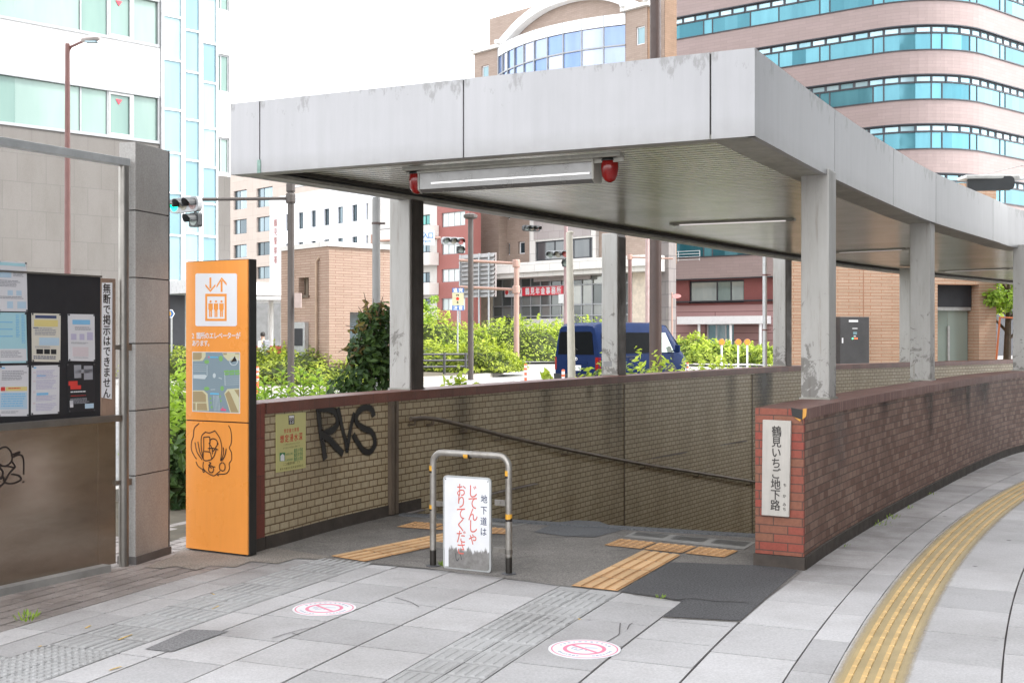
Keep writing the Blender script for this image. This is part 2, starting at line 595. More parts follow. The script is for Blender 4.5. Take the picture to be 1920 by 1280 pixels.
def flagmat(name, c, var, speck, dirtk):
    b = NB(name)
    sx = b.n("SeparateXYZ", Vector=b.co("UV"))
    t = b.ramp(b.math('FRACT', sx.outputs[0]), [(0, sh(c, 1 - var)), (.5, c), (1, sh(c, 1 + var))])
    t = b.mix(1.0, t, b.ramp(b.noise(70, 5, .8), [(.33, (1 - speck,) * 3), (.67, (1 + speck,) * 3)]), 'MULTIPLY')
    t = b.mix(1.0, t, b.ramp(b.noise(.8, 8, .72), [(.42, (1, 1, 1)), (.72, (1 - dirtk, 1 - dirtk * 1.05, 1 - dirtk * 1.1))]), 'MULTIPLY')
    t = b.mix(1.0, t, b.ramp(b.noise(7, 5, .7), [(.62, (1, 1, 1)), (.72, (1 - dirtk * .6,) * 3)]), 'MULTIPLY')
    dv = b.math('MULTIPLY', sx.outputs[1], b.ramp(b.noise(3.2, 7, .72, dist=.5), [(.3, (.35,) * 3), (.65, (1, 1, 1))]))
    t = b.mix(dv, t, b.mix(1.0, t, (.42, .38, .35), 'MULTIPLY'))
    vor = b.n("TexVoronoi", Vector=b.co("Object"), Scale=1.7)
    spot = b.ramp(b.math('ADD', vor.outputs["Distance"], b.math('MULTIPLY', b.noise(30, 2), .03)), [(.045, (.32, .31, .32)), (.06, (1, 1, 1))])
    t = b.mix(1.0, t, spot, 'MULTIPLY')
    b.bump(b.noise(200, 3), .25, .003)
    return b.done(t, .75)
m_flag = flagmat("pale_flagstone", (.475, .462, .46), .14, .18, .26)
m_flagsm = flagmat("brown_small_paver", (.35, .31, .29), .16, .18, .3)
m_joint = mat("pavement_joint", (.06, .05, .048), .9, var=.35, scale=1.5)
m_tact = flagmat("grey_tactile_paver", (.40, .395, .39), .08, .12, .3)

def grime(p):
    p = Vector((p[0], p[1]))
    d = min((q - p).length for q in RWo)
    g = max(0, .95 - d / .95)
    for c_, r_, k_ in GR:
        g = max(g, k_ * (1 - (c_ - p).length / r_))
    return max(0, min(1, g))
GR = [(v2(onz(880, 1085)), .75, .8), (v2(onz(800, 1070)), .5, .5), (v2(onz(420, 1060)), .9, .9), (v2(onz(250, 1085)), .8, .9), (v2(onz(100, 1125)), .9, .9), (v2(onz(330, 1065)), .7, .8), (v2(onz(560, 1060)), .7, .5), (v2(onz(350, 1195)), .45, .5), (v2(onz(1600, 1030)), 1.0, .6)]
rg = random.Random(4)
pav, jnt, tac, sml = MB(), MB(), MB(), MB()
def visible(r, s):
    p = pol(r, s)
    return p.y > 3.2 and abs(p.x) < .47 * p.y + 1.6
def tile(r0, r1, s0, s1, g=.005, mb=None, z=0.0, chip=None):
    c = pol((r0 + r1) / 2, (s0 + s1) / 2)
    cs_ = [pol(a_, b_) for a_ in (r0, r1) for b_ in (s0, s1)]
    if inside(c, HOLE) or all(inside(q, ASPH) or inside(q, HOLE) for q in cs_): return False
    k = rg.random()
    zz = z + rg.uniform(-.0012, .0012)
    pts = []
    for r, s in ((r1 - g, s0 + g), (r0 + g, s0 + g), (r0 + g, s1 - g), (r1 - g, s1 - g)):
        q = pol(r, s); pts.append(Vector((q.x, q.y, zz + rg.uniform(-.001, .001))))
    (mb or pav).face(pts, [(k, grime(p)) for p in pts])
    lo = [Vector((p.x, p.y, -.012)) for p in pts]
    for i in range(4):
        j = (i + 1) % 4
        (mb or pav).face([lo[i], lo[j], pts[j], pts[i]], [(k, 0)] * 4)
    j4 = [pol(r1, s0), pol(r0, s0), pol(r0, s1), pol(r1, s1)]
    jnt.face([(p.x, p.y, -.008) for p in j4])
    return not inside(c, ASPH)
def bars(r0, r1, s0, s1, nb=4, z=.0):
    wd = (r1 - r0)
    for i in range(nb):
        rc = r0 + wd * (i + .5) / nb
        h = wd / nb * .22; k = wd / nb * .33
        a = [pol(rc + k, s0 + .018), pol(rc - k, s0 + .018), pol(rc - k, s1 - .018), pol(rc + k, s1 - .018)]
        b = [pol(rc + h, s0 + .03), pol(rc - h, s0 + .03), pol(rc - h, s1 - .03), pol(rc + h, s1 - .03)]
        lo = [Vector((p.x, p.y, z)) for p in a]; hi = [Vector((p.x, p.y, z + .0045)) for p in b]
        kk = rg.uniform(.5, .95)
        tac.face(hi, [(kk, 0)] * 4)
        for q in range(4): tac.face([lo[q], lo[(q + 1) % 4], hi[(q + 1) % 4], hi[q]], [(kk * .9, 0)] * 4)
def dots(r0, r1, s0, s1, n=5, z=0.0):
    for i in range(n):
        for j in range(n):
            c = pol(r0 + (r1 - r0) * (i + .5) / n, s0 + (s1 - s0) * (j + .5) / n)
            rr = (r1 - r0) / n * .33
            lo = [Vector((c.x + rr * math.cos(a * math.pi / 4), c.y + rr * math.sin(a * math.pi / 4), z)) for a in range(8)]
            hi = [Vector((c.x + rr * .6 * math.cos(a * math.pi / 4), c.y + rr * .6 * math.sin(a * math.pi / 4), z + .007)) for a in range(8)]
            kk = rg.uniform(.5, .95)
            tac.face(hi, [(kk, 0)] * 8)
            for q in range(8): tac.face([lo[q], lo[(q + 1) % 8], hi[(q + 1) % 8], hi[q]], [(kk * .6, 0)] * 4)
rr_ = lambda x, y: inv(onz(x, y))
RJ, RI, RH, RG, RF, RE, RD, RCc = 41.71, 42.15, 42.58, 43.0, 43.42, 43.85, 44.27, 44.69
strip_r = rr_(240, 1168)[0]                # inner edge of the left tactile strip
sm = (rr_(573, 1048)[0] + rr_(120, 1207)[0]) / 2
cols = []
# (r0, r1, kind, tile length, offset of one cross joint given as a photo point)
cols += [(RI, RJ, 'p', .64, (1640, 680), 4), (RH, RI, 'p', .43, (880, 650), 4), (RG, RH, 'p', .47, (320, 460), 4)]
cols += [(RF, RG, 't', .21, (640, 930), 3), (RE, RF, 'p', .45, (600, 525), 3), (RD, RE, 'p', .45, (1050, 835), 2), (RCc, RD, 'p', .45, (780, 600), 2)]
def s_of(px, py, crop):
    ox = {1: 0, 2: 360, 3: 720, 4: 1080, 5: 1440}[crop]
    return inv(onz(ox + px / 5.3333, 1040 + py / 5.3333))[1]
warn_lo, warn_hi = s_of(0, 1130, 1), s_of(640, 900, 1)
def column(r0, r1, kind, L, off):
    ra, rb = min(r0, r1), max(r0, r1)
    s = off - 40 * L
    while s < off + 60 * L:
        s1 = s + L
        if visible((ra + rb) / 2, (s + s1) / 2):
            if kind == 'p': tile(ra, rb, s, s1, .0062)
            elif kind == 'n':
                if not tile(ra, rb, s, s1, .003): pass
            elif kind == 's':
                tile(ra, rb, s, s1, .004, sml)
            elif kind in 'td':
                m = (ra + rb) / 2
                for a, b in ((ra, m), (m, rb)):
                    if tile(a, b, s, s1, .003, tac):
                        (bars if kind == 't' else dots)(a, b, s, s1)
        s = s1
for r0, r1, k, L, o, cr in cols:
    column(r0, r1, k, L, s_of(*o, cr))
# left of the flags: the second tactile strip, two rows of small flags, then brown pavers
r = RCc
r_in = rr_(667, 1057)[0]
r_in = (r_in + rr_(240, 1232)[0]) / 2
if r_in - r > .1: column(r, r_in, 'p', .45, s_of(500, 578, 2))
ra, rb = r_in, r_in + .44
L = .22
s = s_of(420, 580, 2) - 40 * L
while s < s_of(420, 580, 2) + 40 * L:
    if visible(ra, s):
        dotty = s + L / 2 < warn_hi
        m = (ra + rb) / 2
        for a, b in ((ra, m), (m, rb)):
            if tile(a, b, s, s + L, .003, tac): (dots if dotty else bars)(a, b, s, s + L)
    s += L
r2 = rb
for k in range(2):
    s = s_of(600, 790, 1) - 30 * .42 + k * .02
    while s < s_of(600, 790, 1) + 30 * .42:
        if visible(r2, s):
            if s + .2 < warn_hi - .1 and s > warn_lo - 1.2:
                for q in (0, 1):
                    if tile(r2, r2 + .22, s + q * .21, s + q * .21 + .21, .003, tac): dots(r2, r2 + .22, s + q * .21, s + q * .21 + .21)
            else: tile(r2, r2 + .22, s, s + .42, .004)
        s += .42
    r2 += .22
for k in range(14):
    s = 0 + (k % 2) * .11
    while s < 60:
        if visible(r2, s): tile(r2, r2 + .115, s, s + .225, .0065, sml)
        s += .225
    r2 += .115
# right of the flags
r_y0, r_y1 = rr_(1590, 1199)[0], rr_(1749, 1175)[0]
r_k = rr_(1920, 1064)[0]
column(r_y0 - .02, RJ, 'n', .64, s_of(670, 580, 5))
column(r_k, r_y0 - .02, 'n', .64, s_of(1640, 760, 5))
column(r_k - .62, r_k, 'p', .64, s_of(1640, 760, 5) + .3)
for k in range(1, 5): column(r_k - .62 * (k + 1), r_k - .62 * k, 'p', .64, s_of(1640, 760, 5) + .2 * k)
# along the near wall the flags are one broad course
tag(pav.build("flagstone_pavement", m_flag, weld=False), kind="structure")
tag(sml.build("brick_paver_pavement", m_flagsm, weld=False), kind="structure")
tag(tac.build("tactile_pavement", m_tact, weld=False), kind="structure")
tag(jnt.build("pavement_bed", m_joint, weld=False), kind="structure")

# strip of flags between the arc RJ.. and the near wall (beyond the entrance)
mb = MB()
rg2 = random.Random(8)
s = s_of(170, 1155, 5) - 8 * .64
# entrance apron
ap = filled("asphalt_apron", [ASPH], .003, m_asph)
def gpoly(name, px, z, m, kind="structure"):
    b = MB(); b.face([onz(*q) + Vector((0, 0, z)) for q in px])
    return tag(b.build(name, m, weld=False), kind=kind)
gpoly("asphalt_patch", [(1163, 1110), (1210, 1082), (1256, 1055), (1300, 1056), (1360, 1059), (1441, 1061), (1497, 1070), (1440, 1119), (1388, 1165), (1320, 1161), (1243, 1157), (1279, 1128), (1220, 1118)], .007, m_asph2)
gpoly("asphalt_patch", [(1000, 998), (1045, 980), (1080, 976), (1122, 978), (1166, 994), (1152, 998), (1114, 1008), (1060, 1006)], .007, m_asph3)

m_grit = asphalt("gritty_brown_asphalt", (.25, .22, .19), .5, .3, .35)
gpoly("gritty_ground", [(318, 1046), (352, 1022), (395, 1018), (480, 1030), (503, 1026), (620, 1044), (600, 1049), (560, 1046), (520, 1057), (470, 1053), (440, 1064), (395, 1061), (368, 1069), (330, 1062), (300, 1066), (270, 1064)], .005, m_grit)
gpoly("asphalt_infill", [(272, 1217), (357, 1180), (430, 1183), (322, 1222)], .0035, asphalt("speckled_infill", (.19, .185, .185), .5, .12, .2))
b = MB()
for st in ([(395, 1112), (402, 1115)], [(398, 1142), (405, 1139), (410, 1136)], [(222, 1200), (236, 1194), (248, 1190)], [(205, 1257), (220, 1252), (228, 1250)], [(72, 1213), (78, 1211)], [(1084, 1160), (1088, 1162)], [(160, 1178), (170, 1173)]):
    ribbon(b, [onz(*q) + Vector((0, 0, .0045)) for q in st], .012, (0, 0, 1), n=4)
tag(b.build("old_yellow_paint_flakes", mat("old_yellow_paint", (.62, .42, .12), .7, var=.3, scale=20), weld=False), kind="structure")
b = MB()
for st, wd in (([(1185, 1114), (1220, 1121), (1262, 1126), (1300, 1124), (1340, 1129), (1372, 1130), (1404, 1132)], .012), ([(1002, 1008), (1040, 1009), (1082, 1006), (1120, 1004)], .012), ([(692, 1057), (760, 1063), (806, 1068), (870, 1078), (960, 1089), (1040, 1099)], .014)):
    ribbon(b, [onz(*q) + Vector((0, 0, .0095)) for q in st], wd, (0, 0, 1), n=5)
tag(b.build("asphalt_crack", paint("crack_dirt", col=(.02, .018, .017), dens=.9), weld=False), kind="structure")
# --- orange tactile strips on the apron
m_orange = flagmat("orange_tactile_paver", (.70, .45, .235), .12, .1, .45)
m_orange_low = flagmat("orange_tactile_base", (.55, .31, .14), .12, .1, .5)
def quadmap(q):
    a, b, c, d = [onz(*p) for p in q]
    return lambda s, t: (a.lerp(b, s)).lerp(d.lerp(c, s), t)
def tactile_orange(q, na, nb_, kind):
    """q: photo corners (near-left, near-right, far-right, far-left)"""
    M = quadmap(q)
    b = MB()
    for i in range(nb_):
        for j in range(na):
            t0, t1, s0, s1 = i / nb_ + .006, (i + 1) / nb_ - .006, j / na + .01, (j + 1) / na - .01
            b.face([M(x, y) + Vector((0, 0, .009)) for x, y in ((s0, t0), (s1, t0), (s1, t1), (s0, t1))], [(rg.random(), 0)] * 4, 1)
            if kind == 't':
                for k in range(4):
                    x0 = s0 + (s1 - s0) * (k + .12) / 4; x1 = s0 + (s1 - s0) * (k + .88) / 4
                    lo = [M(x, y) + Vector((0, 0, .009)) for x, y in ((x0, t0), (x1, t0), (x1, t1), (x0, t1))]
                    dx = (x1 - x0) * .1
                    hi = [M(x, y) + Vector((0, 0, .015)) for x, y in ((x0 + dx, t0 + .003), (x1 - dx, t0 + .003), (x1 - dx, t1 - .003), (x0 + dx, t1 - .003))]
                    kk = rg.random()
                    b.face(hi, [(kk, 0)] * 4, 0)
                    for e in range(4): b.face([lo[e], lo[(e + 1) % 4], hi[(e + 1) % 4], hi[e]], [(kk, 0)] * 4, 1)
            else:
                for k in range(5):
                    for l in range(5):
                        c = M(s0 + (s1 - s0) * (k + .5) / 5, t0 + (t1 - t0) * (l + .5) / 5)
                        lo = [c + Vector((.019 * math.cos(a), .019 * math.sin(a), .009)) for a in [e * math.pi / 4 for e in range(8)]]
                        hi = [c + Vector((.012 * math.cos(a), .012 * math.sin(a), .015)) for a in [e * math.pi / 4 for e in range(8)]]
                        kk = rg.random()
                        b.face(hi, [(kk, 0)] * 8, 0)
                        for e in range(8): b.face([lo[e], lo[(e + 1) % 8], hi[(e + 1) % 8], hi[e]], [(kk, 0)] * 4, 1)
    tag(b.build("orange_tactile_paving", [m_orange, m_orange_low], weld=False), kind="structure")
tactile_orange([(617.7, 1044), (683, 1054.6), (930, 1001), (868, 993)], 1, 5, 't')
tactile_orange([(741, 989), (948, 1003), (962, 993), (775, 979)], 3, 1, 'd')
tactile_orange([(1069, 1100), (1158, 1110), (1277, 1042), (1204, 1033)], 1, 4, 't')
tactile_orange([(1130, 1023), (1360, 1046.6), (1387, 1034), (1160, 1011)], 3, 1, 'd')

# --- drain gratings at the head of the ramp
m_conc = mat("pale_concrete", (.27, .262, .248), .85, var=.22, scale=3, bump=.3, bscale=80)
def grating(q, n):
    M = quadmap(q)
    b = MB()
    up = Vector((0, 0, .006))
    b.face([M(x, y) + up for x, y in ((0, 0), (1, 0), (1, 1), (0, 1))], m=0)
    for i in range(n):
        s0, s1 = (i + .1) / n, (i + .92) / n
        for k in range(6):
            t0 = .36 + .1 * k
            b.face([M(x, y) + Vector((0, 0, .009)) for x, y in ((s0, t0), (s1, t0), (s1, t0 + .035), (s0, t0 + .035))], m=1)
    return b.build("drain_grating", [m_conc, m_black], weld=False)
tag(grating([(1169, 1007), (1395, 1031), (1417, 1017), (1190, 997)], 3), "pale slotted drain cover across the ramp head beside the red brick pier", "drain grating", "drain gratings at the ramp head")
tag(grating([(775, 970), (958, 988), (1002, 980), (812, 962)], 3), "pale slotted drain cover behind the steel barrier near the tiled wall", "drain grating", "drain gratings at the ramp head")

# --- ramp going down between the walls
m_ramp = asphalt("ramp_concrete", (.13, .12, .11), .3, .2, .3)
b = MB()
N = 40
def res(line, n):
    L = arc_len(line)[-1]
    return [along(line, L * i / n)[0] for i in range(n + 1)]
hl, hr = res(hole_l, N), res(hole_r, N)
for i in range(N):
    za, zb = max(-3.4, -.03 - .012 * i - .22 * i * arc_len(hole_l)[-1] / N), max(-3.4, -.03 - .012 * (i + 1) - .22 * (i + 1) * arc_len(hole_l)[-1] / N)
    if i == 0: za = .002
    b.face([(hl[i].x, hl[i].y, za), (hr[i].x, hr[i].y, za), (hr[i + 1].x, hr[i + 1].y, zb), (hl[i + 1].x, hl[i + 1].y, zb)])
b.face([(hl[N].x, hl[N].y, -3.5), (hr[N].x, hr[N].y, -3.5), (hr[N].x, hr[N].y, 0), (hl[N].x, hl[N].y, 0)])
tag(b.build("underpass_ramp", m_ramp, weld=False), kind="structure")
b = MB()
a0, a1 = Vector((*EDGE_L, .004)), Vector((*EDGE_R, .004))
b.bar(a0, a1, .1, .03)
tag(b.build("ramp_edge_kerb", m_asph3), kind="structure")

# --- yellow resin guide strip, four rows of bars
def yellowmat(name, c, low=False):
    b = NB(name)
    t = b.ramp(b.noise(2.5, 6, .7), [(.3, sh(c, .78)), (.7, sh(c, 1.15))])
    t = b.mix(1.0, t, b.ramp(b.noise(120, 2), [(.3, (.9,) * 3), (.7, (1.08,) * 3)]), 'MULTIPLY')
    return b.done(t, .5)
m_yel = yellowmat("yellow_tactile_bar", (.60, .40, .16))
m_yel2 = yellowmat("yellow_resin_base", (.39, .295, .14))
m_yel3 = NB("thin_resin_border")
sxx = m_yel3.n("SeparateXYZ", Vector=m_yel3.co("UV"))
al = m_yel3.ramp(m_yel3.math('ADD', sxx.outputs[1], m_yel3.math('MULTIPLY', m_yel3.math('SUBTRACT', m_yel3.noise(14, 4), .5), .5)), [(.1, (0, 0, 0)), (.9, (.85,) * 3)])
m_yel3.done((.43, .33, .17), .6)
m_yel3.t.links.new(al, m_yel3.b.inputs["Alpha"])
m_yel3 = m_yel3.m
rl = sum(rr_(*q)[0] for q in [(1532, 1280), (1590, 1199), (1639, 1135.6), (1693, 1077.5), (1729, 1040)]) / 5
rrr = sum(rr_(*q)[0] for q in [(1689, 1280), (1749, 1175), (1796, 1092.5)]) / 3
b = MB()
wid = rl - rrr
SA, SB, ST = inv(onz(1600, 1500))[1], 26.0, .155
nst = int((SB - SA) / ST)
for i in range(nst):
    s0, s1 = SA + i * ST, SA + (i + 1) * ST
    q = [pol(rl - .05, s0), pol(rrr + .05, s0), pol(rrr + .05, s1), pol(rl - .05, s1)]
    b.face([(p.x, p.y, .004) for p in q], m=1)
    for a_, c_ in ((rl, rl - .05), (rrr, rrr + .05)):
        q = [pol(a_, s0), pol(c_, s0), pol(c_, s1), pol(a_, s1)]
        b.face([(p.x, p.y, .0042) for p in q], [(s0, 0), (s0, 1), (s1, 1), (s1, 0)], m=2)
    for k in range(4):
        rc = rl - .05 - (wid - .1) * (k + .5) / 4 + .0
        hw = (wid - .1) / 4 * .21
        e = .007
        lo = [pol(rc + hw, s0 + e), pol(rc - hw, s0 + e), pol(rc - hw, s1 - e), pol(rc + hw, s1 - e)]
        hi = [pol(rc + hw * .85, s0 + e * 1.6), pol(rc - hw * .85, s0 + e * 1.6), pol(rc - hw * .85, s1 - e * 1.6), pol(rc + hw * .85, s1 - e * 1.6)]
        lo = [Vector((p.x, p.y, .004)) for p in lo]; hi = [Vector((p.x, p.y, .010)) for p in hi]
        b.face(hi, m=0)
        for e_ in range(4): b.face([lo[e_], lo[(e_ + 1) % 4], hi[(e_ + 1) % 4], hi[e_]], m=0)
tag(b.build("yellow_tactile_paving", [m_yel, m_yel2, m_yel3], weld=False), kind="structure")

# ================================================================== UNDERPASS WALLS
m_tile = brickmat("cream_wall_tile", (.43, .35, .225), (.49, .41, .275), (.15, .092, .04), .125, .0585, .0055, .5, dirt=(.55, .48, .40), dirt_amt=.6)
m_brick = brickmat("weathered_red_brick", (.165, .078, .052), (.32, .205, .155), (.075, .05, .038), .12, .0585, .004, .6, dirt=(.55, .5, .48), dirt_amt=.8, bias=-.1)
m_brickred = brickmat("bright_red_brick", (.27, .047, .03), (.215, .09, .05), (.085, .042, .03), .2, .0585, .004, .55, dirt=(.6, .5, .45), dirt_amt=.5)
m_cope = brickmat("dark_red_coping", (.17, .055, .038), (.21, .075, .05), (.09, .05, .04), .22, .3, .003, .5, dirt=(.5, .45, .4), dirt_amt=.7)
m_plinth = mat("dark_grimy_plinth", (.055, .043, .035), .8, var=.35, scale=5, bump=.3)
m_jointc = mat("dull_brown_metal", (.16, .125, .095), .45, .4, var=.2, streak=.3)

lw = thing("tiled_wall", "long cream tiled wall with dark red coping curving along the far side of the ramp", "wall", (*LW[0], 0))
LWb = offs(LW, .26)
b = MB(); b.band(LW, LWb, -3.6, WH - .085); b.build("tile_face", m_tile, lw, weld=False)
b = MB(); b.band(offs(LW, -.015), offs(LW, .28), WH - .083, WH); b.build("coping", m_cope, lw, weld=False)
# water marks running down from the coping
m_drip = paint("water_stain", True, col=(.05, .04, .028), dens=.4)
rd5 = random.Random(5)
b = MB()
for k in range(7):
    x = 560 + 850 * rd5.random() ** .8
    p, d = line_x(LW, x)
    z0, z1 = WH - .09, WH - .09 - rd5.uniform(.25, 1.3)
    nn = Vector((d.y, -d.x)) * (.003 + .0004 * k)
    pts = [Vector((p.x + nn.x, p.y + nn.y, z0 + (z1 - z0) * t)) for t in (0, .3, .6, 1)]
    ribbon(b, pts, rd5.uniform(.2, .6), (d.y, -d.x, 0), n=3, norm=True)
b.build("water_stain", m_drip, lw, weld=False)
# end post of the wall
d0 = (LW[1] - LW[0]).normalized()
nl = Vector((-d0.y, d0.x))
b = MB()
A = LW[0] - d0 * .02
poly = [A - nl * .012 - d0 * .16, A - nl * .012, A + nl * .29, A + nl * .29 - d0 * .16]
b.prism(poly, .1, WH - .002); b.build("end_post", brickmat("dark_red_post_tile", (.20, .045, .03), (.16, .04, .028), (.09, .03, .022), .3, .28, .003, .45), lw)
b = MB(); b.prism([A - nl * .018 - d0 * .165, A - nl * .018, A + nl * .295, A + nl * .295 - d0 * .165], -.02, .1); b.build("post_plinth", m_plinth, lw)
seg = [p for p in LW if p.y < EDGE_L.y + .5]
b = MB(); b.band(offs(seg, -.012), offs(seg, .01), -.02, .1); b.build("skirting", m_plinth, lw, weld=False)
pj, dj = line_x(LW, 735)
b = MB()
nj = Vector((-dj.y, dj.x))
for k, (o, wd) in enumerate(((-.045, .05), (.03, .03))):
    c = pj + dj * o - nj * .022
    b.box((c.x, c.y, .52), wd, .04, 1.0, math.atan2(dj.y, dj.x))
b.build("joint_cover", m_jointc, lw)
for xx in (1170, 1410):
    pq, dq = line_x(LW, xx)
    b = MB(); nq = Vector((-dq.y, dq.x)); c = pq - nq * .004
    b.box((c.x, c.y, -.6), .012, .012, 3.2, math.atan2(dq.y, dq.x)); b.build("expansion_joint", m_jointc, lw)
# sprayed letters on the first bay
fw = Fr((*LW[2], 0), LW[4] - LW[2])
# the bay bends slightly: put the strokes on its own tangent plane, then snap to the face
def onwall(x, y, n=.004):
    p, d = line_x(LW, x)
    nn = Vector((d.y, -d.x))
    q = p + nn * n
    return Vector((q.x, q.y, zy(y, p.y)))
m_spray = paint("black_spray_paint", col=(.006, .005, .005), dens=1.0)
b = MB()
cr = lambda x, y: (500 + x / 8.727, 760 + y / 8.727)
strokes = [[(835, 40), (850, 200), (875, 400), (915, 620), (940, 800), (955, 880)],
           [(835, 45), (930, 40), (1060, 70), (1145, 170), (1150, 290), (1080, 390), (960, 450), (890, 470)],
           [(900, 480), (1000, 540), (1110, 660), (1200, 750), (1240, 790)],
           [(1150, 40), (1190, 200), (1230, 400), (1290, 620), (1300, 740), (1330, 560), (1370, 330), (1430, 120)],
           [(1740, 180), (1710, 70), (1620, 30), (1520, 70), (1450, 180), (1470, 290), (1570, 370), (1700, 430), (1755, 540), (1745, 670), (1660, 760), (1560, 720), (1480, 610), (1400, 470)]]
wds = [.088, .088, .088, .068, .078]
for k, (st, wd) in enumerate(zip(strokes, wds)):
    pts = [onwall(*cr(x, y), n=.004 + .0012 * k) for x, y in st]
    p, d = line_x(LW, cr(*st[0])[0])
    ribbon(b, pts, wd, (d.y, -d.x, 0), n=8)
b.build("graffiti", m_spray, lw, weld=False)

b = MB()
m_dark_mark = paint("wall_dark_mark", True, col=(.03, .027, .02), dens=.85)  # broad dark mark on the far wall, thinning out downwards
for x, wd, n_ in ((1432, 1.0, .003),):
    ribbon(b, [onwall(x, y, n_) for y in (690, 720, 760, 800, 850)], wd, (line_x(LW, x)[1].y, -line_x(LW, x)[1].x, 0), n=4, norm=True)
b.build("dark_mark", m_dark_mark, lw, weld=False)
rw = thing("brick_wall", "weathered red brick wall curving along the pavement, ending in a pier with a vertical plaque", "wall", (*RWo[0], 0))
b = MB(); b.band(RWo, RWi, .09, WH - .075); b.build("brick_face", m_brick, rw, weld=False)
b = MB(); b.strip(offs(RWi, .004), -3.6, WH - .08); b.build("ramp_side_face", m_tile, rw, weld=False)
b = MB(); b.band(offs(RWo, -.012), offs(RWo, RW_T + .012), WH - .073, WH); b.build("coping", brickmat("brown_soldier_coping", (.20, .095, .075), (.27, .15, .125), (.075, .05, .042), .062, .4, .004, .55, dirt=(.6, .5, .5), dirt_amt=.8), rw, weld=False)
b = MB(); b.band(offs(RWo, -.02), offs(RWo, RW_T + .005), -.02, .088); b.build("plinth", m_plinth, rw, weld=False)
b, b2 = MB(), MB()
rd6 = random.Random(6)
for k in range(12):
    sd_ = rd6.uniform(.2, 9.5)
    p, d = along(RWo, sd_)
    z0, z1 = WH - .08, WH - .08 - rd6.uniform(.15, .9)
    nn = Vector((d.y, -d.x)) * (.003 + .0003 * k)
    pts = [Vector((p.x + nn.x, p.y + nn.y, z0 + (z1 - z0) * t)) for t in (0, .3, .6, 1)]
    ribbon(b if k % 4 else b2, pts, rd6.uniform(.2, .7), (d.y, -d.x, 0), n=3, norm=True)
b.build("water_stain", paint("brick_water_stain", True, col=(.035, .024, .02), dens=.5), rw, weld=False)
b2.build("lime_stain", paint("lime_bloom", True, col=(.30, .25, .23), dens=.3), rw, weld=False)
dr = (RWo[1] - RWo[0]).normalized()
b = MB()
A = RWo[0]; B = RWi[0]
pe = [A + Vector((dr.y, -dr.x)) * .006 + dr * .002, B - Vector((dr.y, -dr.x)) * .006 + dr * .002]
b.prism([pe[0] - dr * .03, pe[0] + dr * .01, pe[1] + dr * .01, pe[1] - dr * .03], .09, WH - .001)
b.build("pier_front", m_brickred, rw)
b = MB()
b.prism([pe[0] - dr * .045 + Vector((dr.y, -dr.x)) * .01, pe[0] + dr * .01 + Vector((dr.y, -dr.x)) * .01, pe[1] + dr * .01 - Vector((dr.y, -dr.x)) * .01, pe[1] - dr * .045 - Vector((dr.y, -dr.x)) * .01], -.02, .087)
b.build("pier_plinth", m_plinth, rw)
fp = Fr((*(pe[1] - dr * .03), 0), pe[0] - pe[1])
# broken coping corner, wrapped with tape
b = MB()
tp = fp.pxs([(1484, 764), (1506, 768), (1505, 786), (1498, 783), (1486, 779)])
b.slab(fp, tp, .0, .012, 0)
b.slab(fp, fp.pxs([(1490, 782), (1502, 786), (1501, 790)]), .0, .010, 1)
b.slab(fp, fp.pxs([(1506, 766), (1513, 765), (1512, 780), (1505, 786)]), .0, .009, 1)
b.build("tape_patch", [m_black, mat("orange_tape", (.62, .30, .05), .5)], rw)
m_plaque = mat("stained_plaque_stone", (.46, .43, .39), .6, var=.08, scale=6, streak=.15)
pl = thing("name_plaque", "tall off-white plaque with vertical black Japanese lettering on the red brick pier", "sign", fp.p(.1, .4, .02))
b = MB(); q = fp.pxs([(1432, 786), (1485, 788.5), (1481, 968), (1430, 964)])
b.slab(fp, q, .001, .03); b.build("panel", m_plaque, pl, bevel=.004)
b = MB()
ux = lambda x, y: fp.px(x, y)
for i, ch in enumerate("鶴見いちご地下路"):
    u, v = ux(1458.5 - .5 * i * .75, 808 + i * 19.7)
    put_char(b, fp, ch, u, v, .073, n=.032, wide=.9, bold=.014)
for ch, x, y in (("ち", 1474, 908), ("か", 1473, 928.5), ("み", 1473, 944), ("ち", 1473, 953)):
    u, v = ux(x, y); put_char(b, fp, ch, u, v, .024, n=.032, bold=.015)
b.build("lettering", mat("plaque_lettering", (.035, .03, .028), .6), pl, weld=False)

# --- handrail on the far wall
hp = []
for x, y in [(757, 785), (800, 785), (880, 803), (975, 826), (1170, 865), (1300, 886), (1418, 905), (1470, 915)]:
    p, d = line_x(LW, x)
    q = p + Vector((d.y, -d.x)) * .075
    hp.append(Vector((q.x, q.y, zy(y, q.y))))
hr_ = thing("handrail", "long brown tube handrail running down the tiled wall into the underpass", "handrail", hp[0])
b = MB(); b.tube(spline(hp, 5), .021, 10); b.build("rail", m_jointc, hr_, smooth=True)
sp = spline(hp, 5)
for k in range(1, len(sp), 4):
    q = sp[k]
    pw, dw = min(((p, (LW[min(i + 1, len(LW) - 1)] - LW[max(i - 1, 0)]).normalized()) for i, p in enumerate(LW)), key=lambda t: (t[0] - v2(q)).length)
    n2 = Vector((-dw.y, dw.x, 0)) * .08
    b = MB(); b.tube([q, q + Vector((0, 0, -.05)), q + Vector((0, 0, -.06)) + n2], .011, 8); b.build("bracket", m_jointc, hr_, smooth=True)

